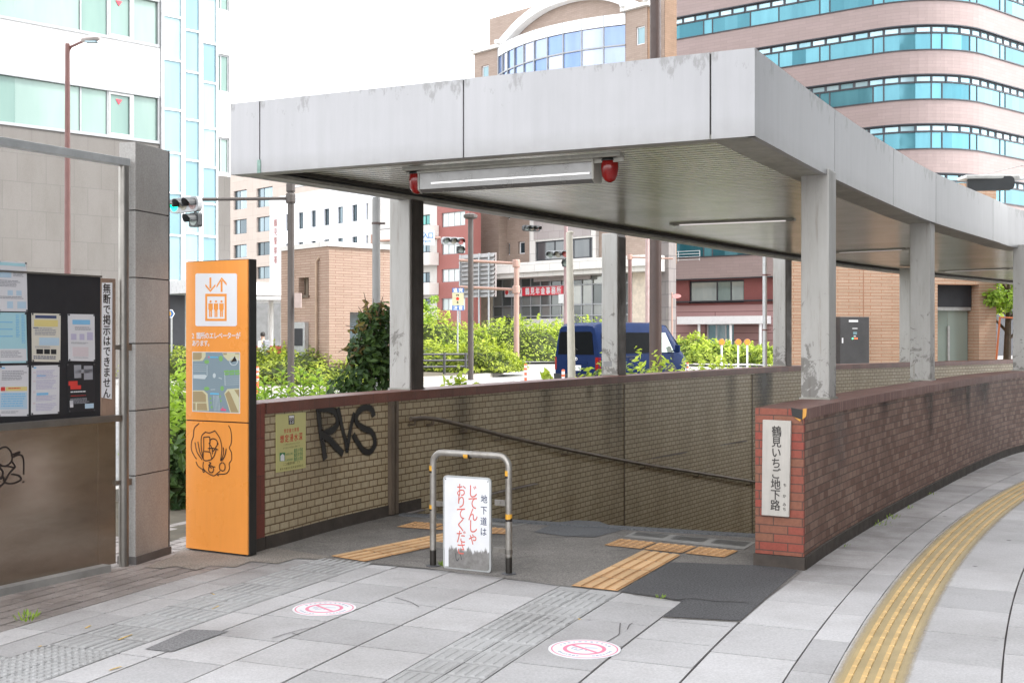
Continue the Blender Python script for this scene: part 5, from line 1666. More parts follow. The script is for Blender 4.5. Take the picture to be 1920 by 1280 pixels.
b = MB(); facade(b, f5, ua, uc, 0, 13.2, rects, .2); block(b, f5, ua, uc, 0, 13.2, 9); b.build("wall", wallmat("pale_grey_render", (.55, .53, .50)), g4, weld=False)
m_teal = glassmat("teal_curtained_glass", (.04, .22, .20), (.12, .38, .34), .1, .2)
for k, r_ in enumerate(rects): window(f5, r_, .17, g4, m_framedark, m_teal if k == 0 else m_glasswin, vm=(.5,), fw=.06)
m_balc = wallmat("balcony_panel", (.66, .62, .58))
for k, (y0, y1) in enumerate(((424, 444), (475, 498), (531, 553), (583, 600))):
    v1, v0 = f5.px(812, y0)[1], f5.px(812, y1)[1]
    b = MB(); b.rect(f5, ua + 2, uc + .25, v0, v1, .02, 1.0); bo = b.build("balcony", m_balc, g4)
    b = MB(); b.rect(f5, ua + 2, uc + .28, v1 + .01, v1 + .06, .9, .98)
    for i in range(8): b.rect(f5, ua + 2.3 + i * .6, ua + 2.34 + i * .6, v1, v1 + .02, .9, .96)
    b.build("railing", m_framedark, bo)
v1, v0 = f5.px(795, 533)[1], f5.px(795, 547)[1]
bn = thing("banner", "pink and white banner hung on the balcony of the grey apartment block", "banner", f5.p(f5.px(795, 540)[0], v0, 1.02))
q0, q1 = f5.px(782, 533)[0], f5.px(806, 533)[0]
b = MB(); b.rect(f5, q0, q1, v0, v1, 1.005, 1.02); b.build("sheet", m_signwhite, bn)
b = MB(); b.rect(f5, q0, q1, (v0 + v1) / 2 + .02, v1, 1.02, 1.024); b.build("pink_band", mat("banner_pink", (.75, .12, .25), .5), bn)
b = MB(); put_row(b, f5, "クリーニング", q0 + .02, q1 - .02, v1 - .15, size=.26, n=1.026, bold=.02, wide=.7); b.build("lettering", m_signwhite, bn, weld=False)

# ---- 6 beige brick block with the arched gable and bowed glass front
f7 = grid_frame(1040, 90, Vector((.685, -.728)))
m_bei = brickmat("beige_brick", (.285, .215, .175), (.33, .255, .21), (.25, .19, .158), .5, .14, .01, .7, dirt=(.9, .88, .86), dirt_amt=.4, bump=.05, fine=.05)
m_lightst = brickmat("light_stone_cladding", (.60, .58, .55), (.64, .62, .59), (.42, .40, .38), 1.6, 1.0, .02, .6, dirt=(.9, .88, .86), dirt_amt=.5, bump=.05, fine=.03)
m_greyst = brickmat("mauve_stone_cladding", (.33, .29, .285), (.37, .33, .32), (.25, .22, .22), 1.2, .8, .015, .6, dirt=(.9, .88, .86), dirt_amt=.5, bump=.05, fine=.03)
g7 = thing("office_building", "beige brick office block with white arched gable and bowed blue glass front", "building", f7.p(0, 0, -8))
p7 = f7.px
uL, uR = p7(918, 200)[0], p7(1246, 200)[0]
uWL, uWR = p7(905, 200)[0], p7(1228, 200)[0]
vM = p7(918, 36)[1]
rects = []
for x0, x1, y0, y1 in ((917.5, 929, 459.5, 479.5), (943.5, 956, 456.5, 478), (971.5, 984, 453.5, 475.5), (917.5, 929, 399, 415), (943.5, 956, 394, 411), (971.5, 984, 388, 406), (1173, 1187, 449, 462), (1200, 1214, 446, 459)):
    q0, q1 = p7(x0, y0), p7(x1, y1); rects.append((q0[0], q1[0], q1[1], q0[1]))
vCan0, vCan1 = p7(1040, 520)[1], p7(1040, 493)[1]
b = MB(); facade(b, f7, uL, uR, vCan1 - .5, vM, rects, .3); block(b, f7, uL, uR, vCan1 - .5, vM + .003, 1.3); b.build("brick_wall", m_bei, g7, weld=False)
for r_ in rects: window(f7, r_, .25, g7, m_signwhite, m_glasswin, fw=.09)
m_ret = brickmat("orange_brown_return_brick", (.16, .095, .055), (.19, .115, .07), (.13, .08, .05), .5, .14, .01, .7, bump=.05, fine=.05)
b = MB(); b.rect(f7, uR + .004, uR + .04, vCan1 - .5, vM, -1.3, 0); b.rect(f7, uWR + .05, uWR + .09, vCan1, p7(1208, 24)[1], .02, .88); b.build("brick_return", m_ret, g7)
# arch and its infill
arcp = [(938, 90), (950, 76), (976, 47), (996, 29), (1017, 14), (1040, 2), (1075, -10), (1110, -15), (1145, -13), (1172, -6), (1201, 5.5), (1226, 15)]
ar = spline([Vector(p7(*q)) for q in arcp], 4)
b = MB()
for i in range(len(ar) - 1):
    t0 = (ar[min(i + 1, len(ar) - 1)] - ar[max(i - 1, 0)]).normalized(); t1 = (ar[min(i + 2, len(ar) - 1)] - ar[i]).normalized()
    a0 = ar[i] + Vector((t0.y, -t0.x)) * .62; a1 = ar[i + 1] + Vector((t1.y, -t1.x)) * .62
    b.hexa([f7.p(*ar[i], .05), f7.p(*ar[i + 1], .05), f7.p(*a1, .05), f7.p(*a0, .05)], [f7.p(*ar[i], .8), f7.p(*ar[i + 1], .8), f7.p(*a1, .8), f7.p(*a0, .8)])
b.build("gable_arch", m_white, g7, weld=True)
# wings
for x0, x1, yt, win in ((905, 951, 100, (918.5, 931.5, 128, 150)), (1188, 1229, 22, (1208, 1224.5, 56, 86))):
    u0, u1 = p7(x0, 100)[0], p7(x1, 100)[0]
    vt = p7((x0 + x1) / 2, yt)[1]
    q0, q1 = p7(win[0], win[2]), p7(win[1], win[3])
    fw7 = Fr(f7.p(0, 0, .9), f7.U)
    b = MB(); facade(b, fw7, u0, u1, vCan1, vt, [(q0[0], q1[0], q1[1], q0[1])], .2); block(b, fw7, u0, u1, vCan1, vt, 1.2); b.build("wing_wall", m_bei, g7, weld=False)
    window(fw7, (q0[0], q1[0], q1[1], q0[1]), .17, g7, m_signwhite, m_glblue, fw=.08)
    b = MB(); b.rect(fw7, u0 - .25, u1 + .25, vt, vt + .3, -1.3, .3); b.build("cornice", m_lightst, g7)
    for uu in (u0 - .1, u1):
        b = MB(); b.rect(fw7, uu, uu + .35, vt + .3, vt + .55, .1, .5); b.build("floodlight", m_whitegloss, g7)
# bowed glass front
bx = [951, 965.5, 981, 999.5, 1021.5, 1044, 1069.5, 1097, 1126.5, 1159, 1188.5]
bu = [p7(x, 90)[0] for x in bx]
def bow(u): 
    t = (u - bu[0]) / (bu[-1] - bu[0]); return 1.0 + 1.5 * (4 * t * (1 - t))
vTopB, vGl = p7(1188.5, 30)[1], p7(1188.5, 50.5)[1]
b, gl, fm = MB(), MB(), MB()
m_bowg = glassmat("blue_violet_glass", (.16, .24, .44), (.40, .43, .55), .1, .35)
for a, c in zip(bu, bu[1:]):
    na, nc = bow(a), bow(c)
    b.hexa([f7.p(a, vGl, .3), f7.p(c, vGl, .3), f7.p(c, vGl, nc), f7.p(a, vGl, na)], [f7.p(a, vTopB, .3), f7.p(c, vTopB, .3), f7.p(c, vTopB, nc), f7.p(a, vTopB, na)])
    nr = 8
    hh = (vGl - vCan1 - 4) / nr
    hh = 1.45
    for k in range(nr):
        v1_, v0_ = vGl - hh * k - .05, vGl - hh * (k + 1) + .05
        kk = rw_.random() ** 1.4
        gl.face([f7.p(a + .04, v0_, na - .1), f7.p(c - .04, v0_, nc - .1), f7.p(c - .04, v1_, nc - .1), f7.p(a + .04, v1_, na - .1)], [(kk, 0)] * 4)
        fm.hexa([f7.p(a, v0_ - .1, na - .14), f7.p(c, v0_ - .1, nc - .14), f7.p(c, v0_ - .1, nc), f7.p(a, v0_ - .1, na)], [f7.p(a, v0_, na - .14), f7.p(c, v0_, nc - .14), f7.p(c, v0_, nc), f7.p(a, v0_, na)])
    fm.rect(f7, a - .035, a + .035, vGl - hh * nr, vTopB, na - .14, na + .02)
b.build("white_fascia", m_whitegloss, g7, weld=False)
fo = fm.build("bowed_window", m_frame, g7, weld=False); gl.build("pane", m_bowg, fo, weld=False)
# grey bay over the entrance
u0, u1 = p7(999, 450)[0], p7(1123, 450)[0]
q0, q1 = p7(1009, 452), p7(1117, 483)
fb7 = Fr(f7.p(0, 0, .35), f7.U)
r_ = (q0[0], q1[0], q1[1], p7(1117, 445)[1])
b = MB(); facade(b, fb7, u0, u1, vCan1, vGl - 1.45 * 8, [r_], .25); block(b, fb7, u0, u1, vCan1, vGl - 1.45 * 8, .6); b.build("stone_bay", m_lightst, g7, weld=False)
b = MB(); b.rect(fb7, u0 + .5, u1 - .5, r_[3] + .15, r_[3] + 1.9, .005, .05); b.rect(fb7, u0 + .5, u1 - .5, r_[2] - 1.6, r_[2] - .15, .005, .05); b.build("mauve_band", m_greyst, g7)
m_darkgl = glassmat("dark_window_glass", (.03, .032, .036), (.11, .115, .12), .06, .35)
window(fb7, r_, .2, g7, m_framedark, m_darkgl, vm=(.33, .66, .93), fw=.1)
# stone canopy band, curving back at its left end
uc0, uc1 = p7(940, 500)[0], p7(1252, 480)[0]
lc = [Vector((uc0 - 2.2, .2)), Vector((uc0 - 1.2, 1.0)), Vector((uc0, 1.9)), Vector((uc0 + 1.5, 2.2)), Vector((uc1, 2.2))]
lc = spline(lc, 4)
b = MB()
for a, c in zip(lc, lc[1:]):
    b.hexa([f7.p(a.x, vCan0 + .35, 0), f7.p(c.x, vCan0 + .35, 0), f7.p(c.x, vCan0 + .35, c.y), f7.p(a.x, vCan0 + .35, a.y)], [f7.p(a.x, vCan1, 0), f7.p(c.x, vCan1, 0), f7.p(c.x, vCan1, c.y), f7.p(a.x, vCan1, a.y)])
    b.hexa([f7.p(a.x, vCan0, 0), f7.p(c.x, vCan0, 0), f7.p(c.x, vCan0, c.y - .35), f7.p(a.x, vCan0, a.y - .35)], [f7.p(a.x, vCan0 + .35, 0), f7.p(c.x, vCan0 + .35, 0), f7.p(c.x, vCan0 + .35, c.y - .35), f7.p(a.x, vCan0 + .35, a.y - .35)])
b.build("entrance_canopy", m_lightst, g7, weld=False)
# glazed ground floor
ug0, ug1 = p7(926, 560)[0], p7(1196, 560)[0]
b, gl = MB(), MB()
us = [ug0 + (ug1 - ug0) * k / 14 for k in range(15)]
vs = [0.0, p7(1040, 652)[1], p7(1040, 620)[1], p7(1040, 592)[1], p7(1040, 572)[1], p7(1040, 536)[1], vCan0]
vs = sorted(v for v in vs if v >= 0)
for a, c in zip(us, us[1:]):
    b.rect(f7, a - .05, a + .05, 0, vCan0, .0, .1)
    for d, e in zip(vs, vs[1:]): pane(gl, f7, a, c, d, e, .02)
for v in vs[1:-1]: b.rect(f7, ug0, ug1, v - .05, v + .05, .0, .14)
fo = b.build("shopfront", m_frame, g7, weld=False); gl.build("pane", glassmat("grey_shop_glass", (.10, .11, .11), (.34, .34, .32), .1, .3), fo, weld=False)
b = MB(); b.rect(f7, p7(983, 600)[0], p7(1062, 600)[0], 0, p7(1040, 597)[1], .02, .16); b.build("low_panel", m_lightst, g7)
b = MB(); b.rect(f7, ug1, ug1 + 1.6, 0, vCan0, -.3, .6); b.rect(f7, ug0 - 2.0, ug0, 0, vCan0, -.3, .3); b.build("stone_pier", mat("cream_stone", (.55, .47, .38), .6), g7)
b = MB(); b.rect(f7, ug0 - 2.0, p7(1246, 560)[0], 0, vCan1, -1.2, -.02); b.build("ground_floor_core", m_greyst, g7)
b = MB(); b.rect(f7, p7(1240, 540)[0], p7(1259, 540)[0], 0, p7(1250, 440)[1], -.5, .3); b.build("corner_pillar", brickmat("dark_tile_cladding", (.15, .13, .125), (.19, .17, .16), (.09, .08, .08), .9, .9, .03, .5, bump=.1), g7)
u0, u1 = p7(984, 545)[0], p7(1060, 545)[0]
vv0, vv1 = p7(1020, 553.5)[1], p7(1020, 537.5)[1]
sgn = thing("shop_sign", "long red fascia sign with white lettering on the beige brick block", "sign", f7.p((u0 + u1) / 2, vv0, .3))
b = MB(); b.rect(f7, u0, u1, vv0, vv1, .15, .3); b.build("panel", mat("red_sign_panel", (.68, .035, .06), .4), sgn)
b = MB(); put_row(b, f7, "鶴見年金事務所", u0 + .32, u1 - .1, (vv0 + vv1) / 2, size=.56, n=.31, bold=.03, wide=.78); b.build("lettering", m_signwhite, sgn, weld=False)
u2 = p7(951, 545)[0]
sg2 = thing("shop_sign", "white fascia sign with a red mark left of the long red sign", "sign", f7.p((u0 + u2) / 2, vv0, .28))
b = MB(); b.rect(f7, u2, u0 - .03, vv0 - .05, vv1 - .02, .14, .28); b.build("panel", m_signwhite, sg2)
b = MB(); b.disc(f7, u2 + .25, (vv0 + vv1) / 2, .2, .28, .285, 16); b.build("red_mark", mat("red_sign_mark", (.7, .05, .05), .5), sg2)
b = MB(); put_row(b, f7, "日本年金機構", u2 + .55, u0 - .15, (vv0 + vv1) / 2 - .02, size=.3, n=.286, bold=.02, wide=.75); b.build("lettering", m_dark, sg2, weld=False)
# louvre screen left of the canopy
fl7 = grid_frame(895, 84)
q0, q1 = fl7.px(860, 478), fl7.px(925, 556)
ls = thing("louvre_screen", "pale grey louvred billboard back standing left of the beige brick block", "screen", fl7.p((q0[0] + q1[0]) / 2, 0))
b = MB()
for k in range(10):
    v = q1[1] + (q0[1] - q1[1]) * k / 10
    b.hexa([fl7.p(q0[0], v, 0), fl7.p(q1[0], v, 0), fl7.p(q1[0], v + .05, 0), fl7.p(q0[0], v + .05, 0)], [fl7.p(q0[0], v + .2, -.14), fl7.p(q1[0], v + .2, -.14), fl7.p(q1[0], v + .27, -.14), fl7.p(q0[0], v + .27, -.14)])
b.build("louvres", mat("pale_louvre", (.27, .265, .262), .5, .2), ls)
b = MB()
for k in range(4):
    u = q0[0] + (q1[0] - q0[0]) * (k + .2) / 3.6; b.rect(fl7, u - .05, u + .05, 0, q0[1], .02, .1)
b.build("post", m_frame, ls)
b = MB(); b.rect(fl7, q0[0], q1[0], q1[1], q0[1], -.3, -.2); b.build("backing", m_greyst, ls)
# slim white tower between red-brown and beige blocks
f6 = grid_frame(893, 100)
g6 = thing("office_building", "slim white building with a dark glass strip behind the brown signal pole", "building", f6.p(0, 0, -4))
q0, q1 = f6.px(880, 400)[0], f6.px(912, 400)[0]
rects = [(f6.px(895, 400)[0], f6.px(902, 400)[0], f6.px(898, y1)[1], f6.px(898, y0)[1]) for y0, y1 in ((404, 431), (436, 478))]
b = MB(); facade(b, f6, q0, q1, 0, 13, rects, .2); block(b, f6, q0, q1, 0, 13, 8); b.build("wall", wallmat("white_render", (.78, .77, .75)), g6, weld=False)
for r_ in rects: window(f6, r_, .17, g6, m_framedark, m_darkgl, hm=(.5,), fw=.06)

# ---- 7 big pink-brown block with rounded corners and turquoise window bands
P8 = Vector(((1698 - 960) / F * 91.7, 91.7)); dA = Vector((-.795, .607)); dB = Vector((.768, .64))
def rounded(P, d_in, d_out, rad, n=14):
    """fillet leaving P along d_in, ending along d_out (turns left)"""
    nl_ = Vector((-d_in.y, d_in.x))
    cen = P + nl_ * rad
    ang = math.acos(max(-1, min(1, d_in.dot(d_out))))
    a0 = math.atan2((P - cen).y, (P - cen).x)
    return [cen + Vector((math.cos(a0 + ang * k / n), math.sin(a0 + ang * k / n))) * rad for k in range(n + 1)]
c0 = on_line(1640, P8, dA)
arc = rounded(c0, -dA, dB, 7.0)
e0 = on_line(1272, P8, dA)
endr = rounded(e0 + dA * 0.0, dA, Vector((-dA.y, dA.x)), -2.6) if False else None
nA = Vector((dA.y, -dA.x))                  # to the back
if nA.y < 0: nA = -nA
endarc = [e0 + nA * 2.6 + (-nA * math.cos(t) + dA * math.sin(t)) * 2.6 for t in [R(90 - 15 * k) for k in range(7)]]
line8 = [endarc[0] + nA * 8] + endarc + [e0.lerp(c0, k / 12) for k in range(1, 12)] + arc + [arc[-1] + dB * k * 2.0 for k in range(1, 14)]
m_span = brickmat("mauve_spandrel_tile", (.25, .192, .182), (.275, .21, .20), (.215, .165, .158), 1.2, .26, .012, .6, dirt=(.9, .88, .88), dirt_amt=.4, bump=.05, fine=.03)
m_turq = glassmat("turquoise_glass", (.025, .13, .165), (.10, .27, .32), .08, .4)
m_palegl = glassmat("pale_transom_glass", (.22, .38, .43), (.42, .55, .59), .1, .35)
g8 = thing("office_building", "large mauve tiled office block with rounded corner and turquoise window bands", "building", (c0.x, c0.y + 6, 0))
V8 = lambda y: 1.6 + (630 - y) / F * 91.7
vt0 = V8(46.4)
per = 3.87
inn8 = offs(line8, .35); core8 = offs(line8, 1.2)
L8 = arc_len(line8)
side = 1 if (inn8[20] - Vector((40, 130))).length < (line8[20] - Vector((40, 130))).length else -1
inn8 = offs(line8, .25 * side); core8 = offs(line8, 1.0 * side)
for k in range(-6, 4):
    top = vt0 + per * k
    bot = top - 1.98
    if top < 3: continue
    sp_top = bot
    sp_bot = bot - (per - 1.98)
    if k >= -5:
        b = MB(); b.band(line8, core8, max(sp_bot, 4.6) + .06, sp_top); b.build("spandrel", m_span, g8, weld=False)
        b = MB(); b.band(offs(line8, -.08 * side), core8, sp_top + .002, sp_top + .09); b.band(offs(line8, -.05 * side), core8, max(sp_bot, 4.6) - .03, max(sp_bot, 4.6) + .055); b.build("sill_band", m_framedark, g8, weld=False)
    if k < -4: continue
    b, gl, g2_ = MB(), MB(), MB()
    LI = arc_len(inn8)[-1]
    s = 6.0; i = 0
    vtr = top - .55
    while s < LI - 1:
        wd = (3.6, .85)[i % 2]
        if i % 7 == 5: wd = 2.6
        a, _ = along(inn8, s); 
        nseg = 3 if wd > 1 else 1
        kk = rw_.random()
        for j in range(nseg):
            p, _ = along(inn8, s + wd * j / nseg + .0); q, _ = along(inn8, min(LI, s + wd * (j + 1) / nseg))
            kz = (kk + rw_.uniform(-.12, .12)) % 1.0 if i % 2 == 0 else .97
            gl.face([(p.x, p.y, bot), (q.x, q.y, bot), (q.x, q.y, vtr), (p.x, p.y, vtr)], [(kz, 0)] * 4)
        b.bar((a.x, a.y, bot), (a.x, a.y, vtr), .09, .12)
        s += wd; i += 1
    s = 6.0
    while s < LI - 1.2:
        p, _ = along(inn8, s); q, _ = along(inn8, s + 1.2)
        g2_.face([(p.x, p.y, vtr), (q.x, q.y, vtr), (q.x, q.y, top), (p.x, p.y, top)], [(rw_.random(), 0)] * 4)
        b.bar((p.x, p.y, vtr), (p.x, p.y, top), .16, .2)
        s += 1.2
    b.band(offs(inn8, -.06 * side), offs(inn8, .05 * side), vtr - .07, vtr + .07)
    b.band(offs(inn8, -.10 * side), offs(inn8, .05 * side), top - .1, top + .003)
    fo = b.build("window_band", m_framedark, g8, weld=False)
    gl.build("pane", m_turq, fo, weld=False)
    g2_.build("transom_pane", m_palegl, fo, weld=False)
ri = offs(line8, 1.3 * side)
b = MB(); b.strip(ri, 0, vt0 + per * 3 + 2); b.build("core_wall", m_framedark, g8, weld=False)
b = MB()
cx = sum((p for p in ri), Vector((0, 0))) / len(ri)
b.face([(p.x, p.y, vt0 + per * 3 + 1.9) for p in ri]); b.build("roof", m_greyst, g8, weld=False)
# ground and first floors of the left part
f8 = Fr((*on_line(1350, P8, dA), 0), -dA)
f8.P = f8.P - f8.N * .5
p8 = f8.px
m_red8 = wallmat("red_stone_cladding", (.19, .06, .055))
m_rib = brickmat("ribbed_pink_stone", (.34, .20, .195), (.37, .22, .215), (.16, .075, .07), 12, .62, .035, .6, dirt=(.9, .88, .86), dirt_amt=.4, bump=.2, fine=.04)
ua, uc = p8(1266, 560)[0], p8(1640, 560)[0]
v66, v57 = p8(1340, 520)[1], p8(1340, 572)[1]
q0, q1 = p8(1291, 527), p8(1395, 567)
r8 = (q0[0], q1[0], q1[1], q0[1])
b = MB(); facade(b, f8, ua, uc, v57, v66 + .9, [r8], .35); b.build("first_floor_wall", m_red8, g8, weld=False)
wo = window(f8, r8, .3, g8, m_framedark, glassmat("grey_green_glass", (.26, .34, .32), (.40, .46, .44), .06, .6), vm=(.5, .75), fw=.16)
e0_, e1_ = p8(1322, 620)[0], p8(1376, 620)[0]
r8b = (e0_, e1_, 0.0, p8(1350, 606)[1])
b = MB(); facade(b, f8, ua, uc, 0, v57 - .004, [r8b], .5); b.build("ground_floor_wall", m_rib, g8, weld=False)
window(f8, r8b, .4, g8, m_signwhite, m_palegl, vm=(.33, .66), fw=.14)
q0, q1 = p8(1288, 594), p8(1446, 607)
b = MB(); b.rect(f8, q0[0], q1[0], q1[1], q0[1], .02, 1.8); b.build("entrance_awning", m_whitegloss, g8)
for x in (1326, 1385, 1440):
    b = MB(); u = p8(x, 600)[0]; b.tube([f8.p(u, 0, 1.5), f8.p(u, q1[1], 1.5)], .12, 10); b.build("awning_post", m_whitegloss, g8, smooth=True)
b = MB()
lr = [p for p in endarc + [e0.lerp(c0, .12)]]
for z in (7.9 + .0, 8.15, 8.4, 8.65):
    b.tube([(p.x, p.y, z + .42) for p in offs(lr, -.02 * side)], .025, 6)
for p in lr: b.tube([(p.x, p.y, 8.2), (p.x, p.y, 9.1)], .025, 6)
b.build("balcony_rail", m_whitegloss, g8, smooth=True)

# ---- 8 beige tiled service blocks
m_etile = brickmat("beige_split_tile", (.33, .24, .185), (.38, .28, .22), (.25, .14, .10), .6, .082, .009, .8, dirt=(.9, .86, .82), dirt_amt=.6, bump=1.0, fine=.14)
Ce = Vector(((617 - 960) / F * 36, 36))
dl = Vector((-.66, .75)); drr = Vector((.75, .66))
fe_l = Fr((*Ce, 0), -dl); fe_r = Fr((*Ce, 0), drr)
ge = thing("elevator_house", "small flat-roofed beige tiled elevator house behind the left hedge", "building", (Ce.x, Ce.y + 3, 0))
ul = fe_l.px(527, 560)[0]
vtp = fe_l.px(617, 461)[1]
q0, q1 = fe_l.px(560, 521), fe_l.px(579, 553)
rl8 = (q0[0], q1[0], q1[1], q0[1])
b = MB(); facade(b, fe_l, ul, 0, 0, vtp, [rl8], .3); 
q2, q3 = fe_r.px(656, 585), fe_r.px(735, 670)
rr8 = (q2[0], q3[0], .05, q2[1])
facade(b, fe_r, 0, 3.1, 0, vtp, [rr8], .35)
bk0, bk1 = fe_l.p(ul, 0), fe_r.p(3.1, 0)
far = bk0 + bk1 - Vector((*Ce, 0))
for a, c in ((bk0, far), (far, bk1)): b.face([a, c, c + Vector((0, 0, vtp)), a + Vector((0, 0, vtp))])
b.build("wall", m_etile, ge, weld=False)
b = MB()
b.hexa([p + Vector((0, 0, vtp - .01)) for p in (fe_l.p(0, 0, .0) + (fe_l.N + fe_r.N) * .06, bk1 + fe_r.N * .06, far, bk0 + fe_l.N * .06)], [p + Vector((0, 0, vtp + .14)) for p in (fe_l.p(0, 0, .0) + (fe_l.N + fe_r.N) * .06, bk1 + fe_r.N * .06, far, bk0 + fe_l.N * .06)])
b.build("roof", m_lightst, ge)
window(fe_l, rl8, .26, ge, m_jointc, glassmat("bronze_glass", (.22, .17, .12), (.32, .26, .2), .15, .2), vm=(.35,), fw=.05, sill=True)
window(fe_r, rr8, .3, ge, m_frame, m_glasswin, vm=(.4,), fw=.08)
u = fe_l.px(597, 560)[0]
b = MB(); b.tube([fe_l.p(u, 0.1, .08), fe_l.p(u, fe_l.px(597, 490)[1], .08), fe_l.p(u + .06, fe_l.px(597, 484)[1], .02)], .045, 8); b.build("downpipe", mat("tan_pipe", (.34, .24, .17), .6), ge, smooth=True)
q0, q1 = fe_l.px(557.5, 604), fe_l.px(579, 660)
bx = thing("control_cabinet", "narrow grey control cabinet on the side of the left elevator house", "cabinet", fe_l.p((q0[0] + q1[0]) / 2, .3, .1))
b = MB(); b.rect(fe_l, q0[0], q1[0], .3, q0[1], .005, .16); b.build("case", m_galv, bx, bevel=.01)
b = MB(); b.rect(fe_l, q0[0] + .1, q1[0] - .1, q0[1] - .75, q0[1] - .2, .16, .17); b.build("panel", m_framedark, bx)

P9 = Vector(((1495 - 960) / F * 29.5, 29.5)); d9 = Vector((1, .26)).normalized()
f9 = Fr((*P9, 0), d9); p9 = f9.px
g9 = thing("service_building", "sunlit beige tiled service building with a louvred glass doorway beyond the right columns", "building", f9.p(3, 0, -2))
m_etile2 = brickmat("beige_split_tile_large", (.36, .25, .175), (.41, .29, .21), (.33, .155, .085), .62, .082, .009, .8, dirt=(.9, .86, .82), dirt_amt=.6, bump=1.0, fine=.14)
q0, q1 = p9(1758, 533), p9(1836, 672)
rd = (q0[0], q1[0], .02, q0[1])
u1 = p9(1868, 600)[0]
b = MB(); facade(b, f9, -.25, u1, 0, 5.6, [rd], .55); 
q_ = [f9.p(-.25, 0), f9.p(u1, 0), f9.p(u1, 0) + Vector((1.2, 5, 0)), f9.p(-.25, 0) + Vector((1.35, 5, 0))]
tp_ = [p + Vector((0, 0, 5.6)) for p in q_]
for i_, j_ in ((1, 2), (2, 3), (3, 0)): b.face([q_[i_], q_[j_], tp_[j_], tp_[i_]])
b.face(tp_); b.build("wall", m_etile2, g9, weld=False)
b = MB()
for x in (1619, 1700): 
    u = p9(x, 600)[0]; b.rect(f9, u - .012, u + .012, 0, 5.6, .0, .004)
b.build("movement_joint", mat("joint_sealant", (.30, .15, .09), .8), g9)
vl = p9(1790, 575)[1]
b = MB()
for k in range(12):
    v = vl + (rd[3] - vl) * k / 12
    b.rect(f9, rd[0] + .02, rd[1] - .02, v, v + .05, -.5, -.3)
b.rect(f9, rd[0], rd[1], vl, rd[3], -.54, -.5)
b.build("louvre", m_framedark, g9)
b = MB(); b.rect(f9, rd[0] + .02, rd[1] - .02, vl - .09, vl, -.5, -.32); b.rect(f9, rd[0] + .02, rd[0] + .1, .02, vl, -.5, -.4); b.rect(f9, rd[0] + .6, rd[0] + .66, .02, vl - .5, -.48, -.42); b.rect(f9, rd[0], rd[1], .1, .22, -.5, -.38); do = b.build("door", m_galv, g9)
b = MB(); pane(b, f9, rd[0] + .02, rd[0] + .62, .2, vl - .09, -.47); pane(b, f9, rd[0] + .62, rd[1] - .02, .2, vl - .09, -.46); b.build("pane", glassmat("frosted_green_glass", (.20, .27, .24), (.36, .43, .39), .2, .25), do)
q0, q1 = p9(1563, 594), p9(1617, 690)
cb_ = thing("control_cabinet", "dark grey control cabinet with indicator lamps against the sunlit beige wall", "cabinet", f9.p((q0[0] + q1[0]) / 2, .0, .2))
b = MB(); b.rect(f9, q0[0], q1[0], .12, q0[1], .01, .32); b.build("case", mat("dark_cabinet_paint", (.055, .055, .058), .45), cb_, bevel=.008)
b = MB(); b.rect(f9, q0[0] + .02, q1[0] - .02, .0, .12, .03, .3); b.build("base", m_conc, cb_)
def cpx(name, m, x0, y0, x1, y1):
    a, c = p9(x0, y0), p9(x1, y1)
    b = MB(); b.rect(f9, a[0], c[0], c[1], a[1], .32, .326); b.build(name, m, cb_)
cpx("name_plate", m_signwhite, 1579, 600, 1596, 604); cpx("meter", m_glblue, 1587, 622, 1594, 627); cpx("label_plate", m_signwhite, 1585.5, 615, 1595, 616.5); cpx("label_plate", m_signwhite, 1588, 629.5, 1592, 631); cpx("handle", m_signwhite, 1566, 633, 1568.5, 643)
m_g_l, m_r_l = emit("green_pilot_lamp", (.1, 1, .4), 1.2, (.05, .4, .15)), emit("red_pilot_lamp", (1, .15, .05), .8, (.5, .05, .03))
cpx("pilot_lamp", m_g_l, 1585, 633.5, 1587, 635.5); cpx("pilot_lamp", m_r_l, 1589.5, 633.5, 1591.5, 635.5); cpx("pilot_lamp", m_r_l, 1593, 633.5, 1595, 635.5)
b = MB(); a0 = p9(1822, 670)[0]
vtop_ = p9(1830, 596)[1]
b.tube([f9.p(a0 - .1, .05, 1.0), f9.p(a0 + .1, vtop_, 1.0), f9.p(a0 + 1.9, vtop_ - .05, 1.0), f9.p(a0 + 1.9, .05, 1.0)], .028, 8)
fx = b.build("pipe_gate", mat("orange_pipe_paint", (.60, .16, .05), .5), None, smooth=True)
tag(fx, "thin orange pipe gate standing in front of the service building doorway", "gate")

# ---- white station shelter at the far left
f10 = grid_frame(497, 52, Vector((1, .05)))
p10 = f10.px
sh_ = thing("shelter", "white flat-roofed shelter on round posts beyond the orange sign", "shelter", f10.p(0, 0, -1))
q0, q1 = p10(470, 531), p10(524, 562)
b = MB(); b.rect(f10, q0[0] - 1.5, q1[0] + 1.0, p10(500, 549)[1], q0[1], -5, 0); b.rect(f10, q0[0] - 1.5, q1[0] + 1.0, q1[1], p10(500, 552)[1], -5, .1); b.build("roof", m_whitegloss, sh_)
for x, r_ in ((498, .12), (521, .1)):
    b = MB(); c = f10.p(p10(x, 600)[0], 0, -1.5); b.tube([c, c + Vector((0, 0, q1[1]))], r_, 12); b.build("post", m_white, sh_, smooth=True)
b = MB(); b.rect(f10, q0[0] - 3, q1[0] + .8, 0, p10(500, 648)[1], .5, .7)
tag(b.build("low_wall", wallmat("red_low_wall", (.36, .07, .045)), None), "low red wall in front of the white shelter", "wall")
b = MB(); b.rect(f10, q0[0] - 4, q1[0] + 6, 0, 4.5, -14, -13.5)
tag(b.build("dark_wall", mat("plain_grey_wall", (.22, .22, .22), .8), None), "grey wall far behind the white shelter", "wall")  # one even mid-grey

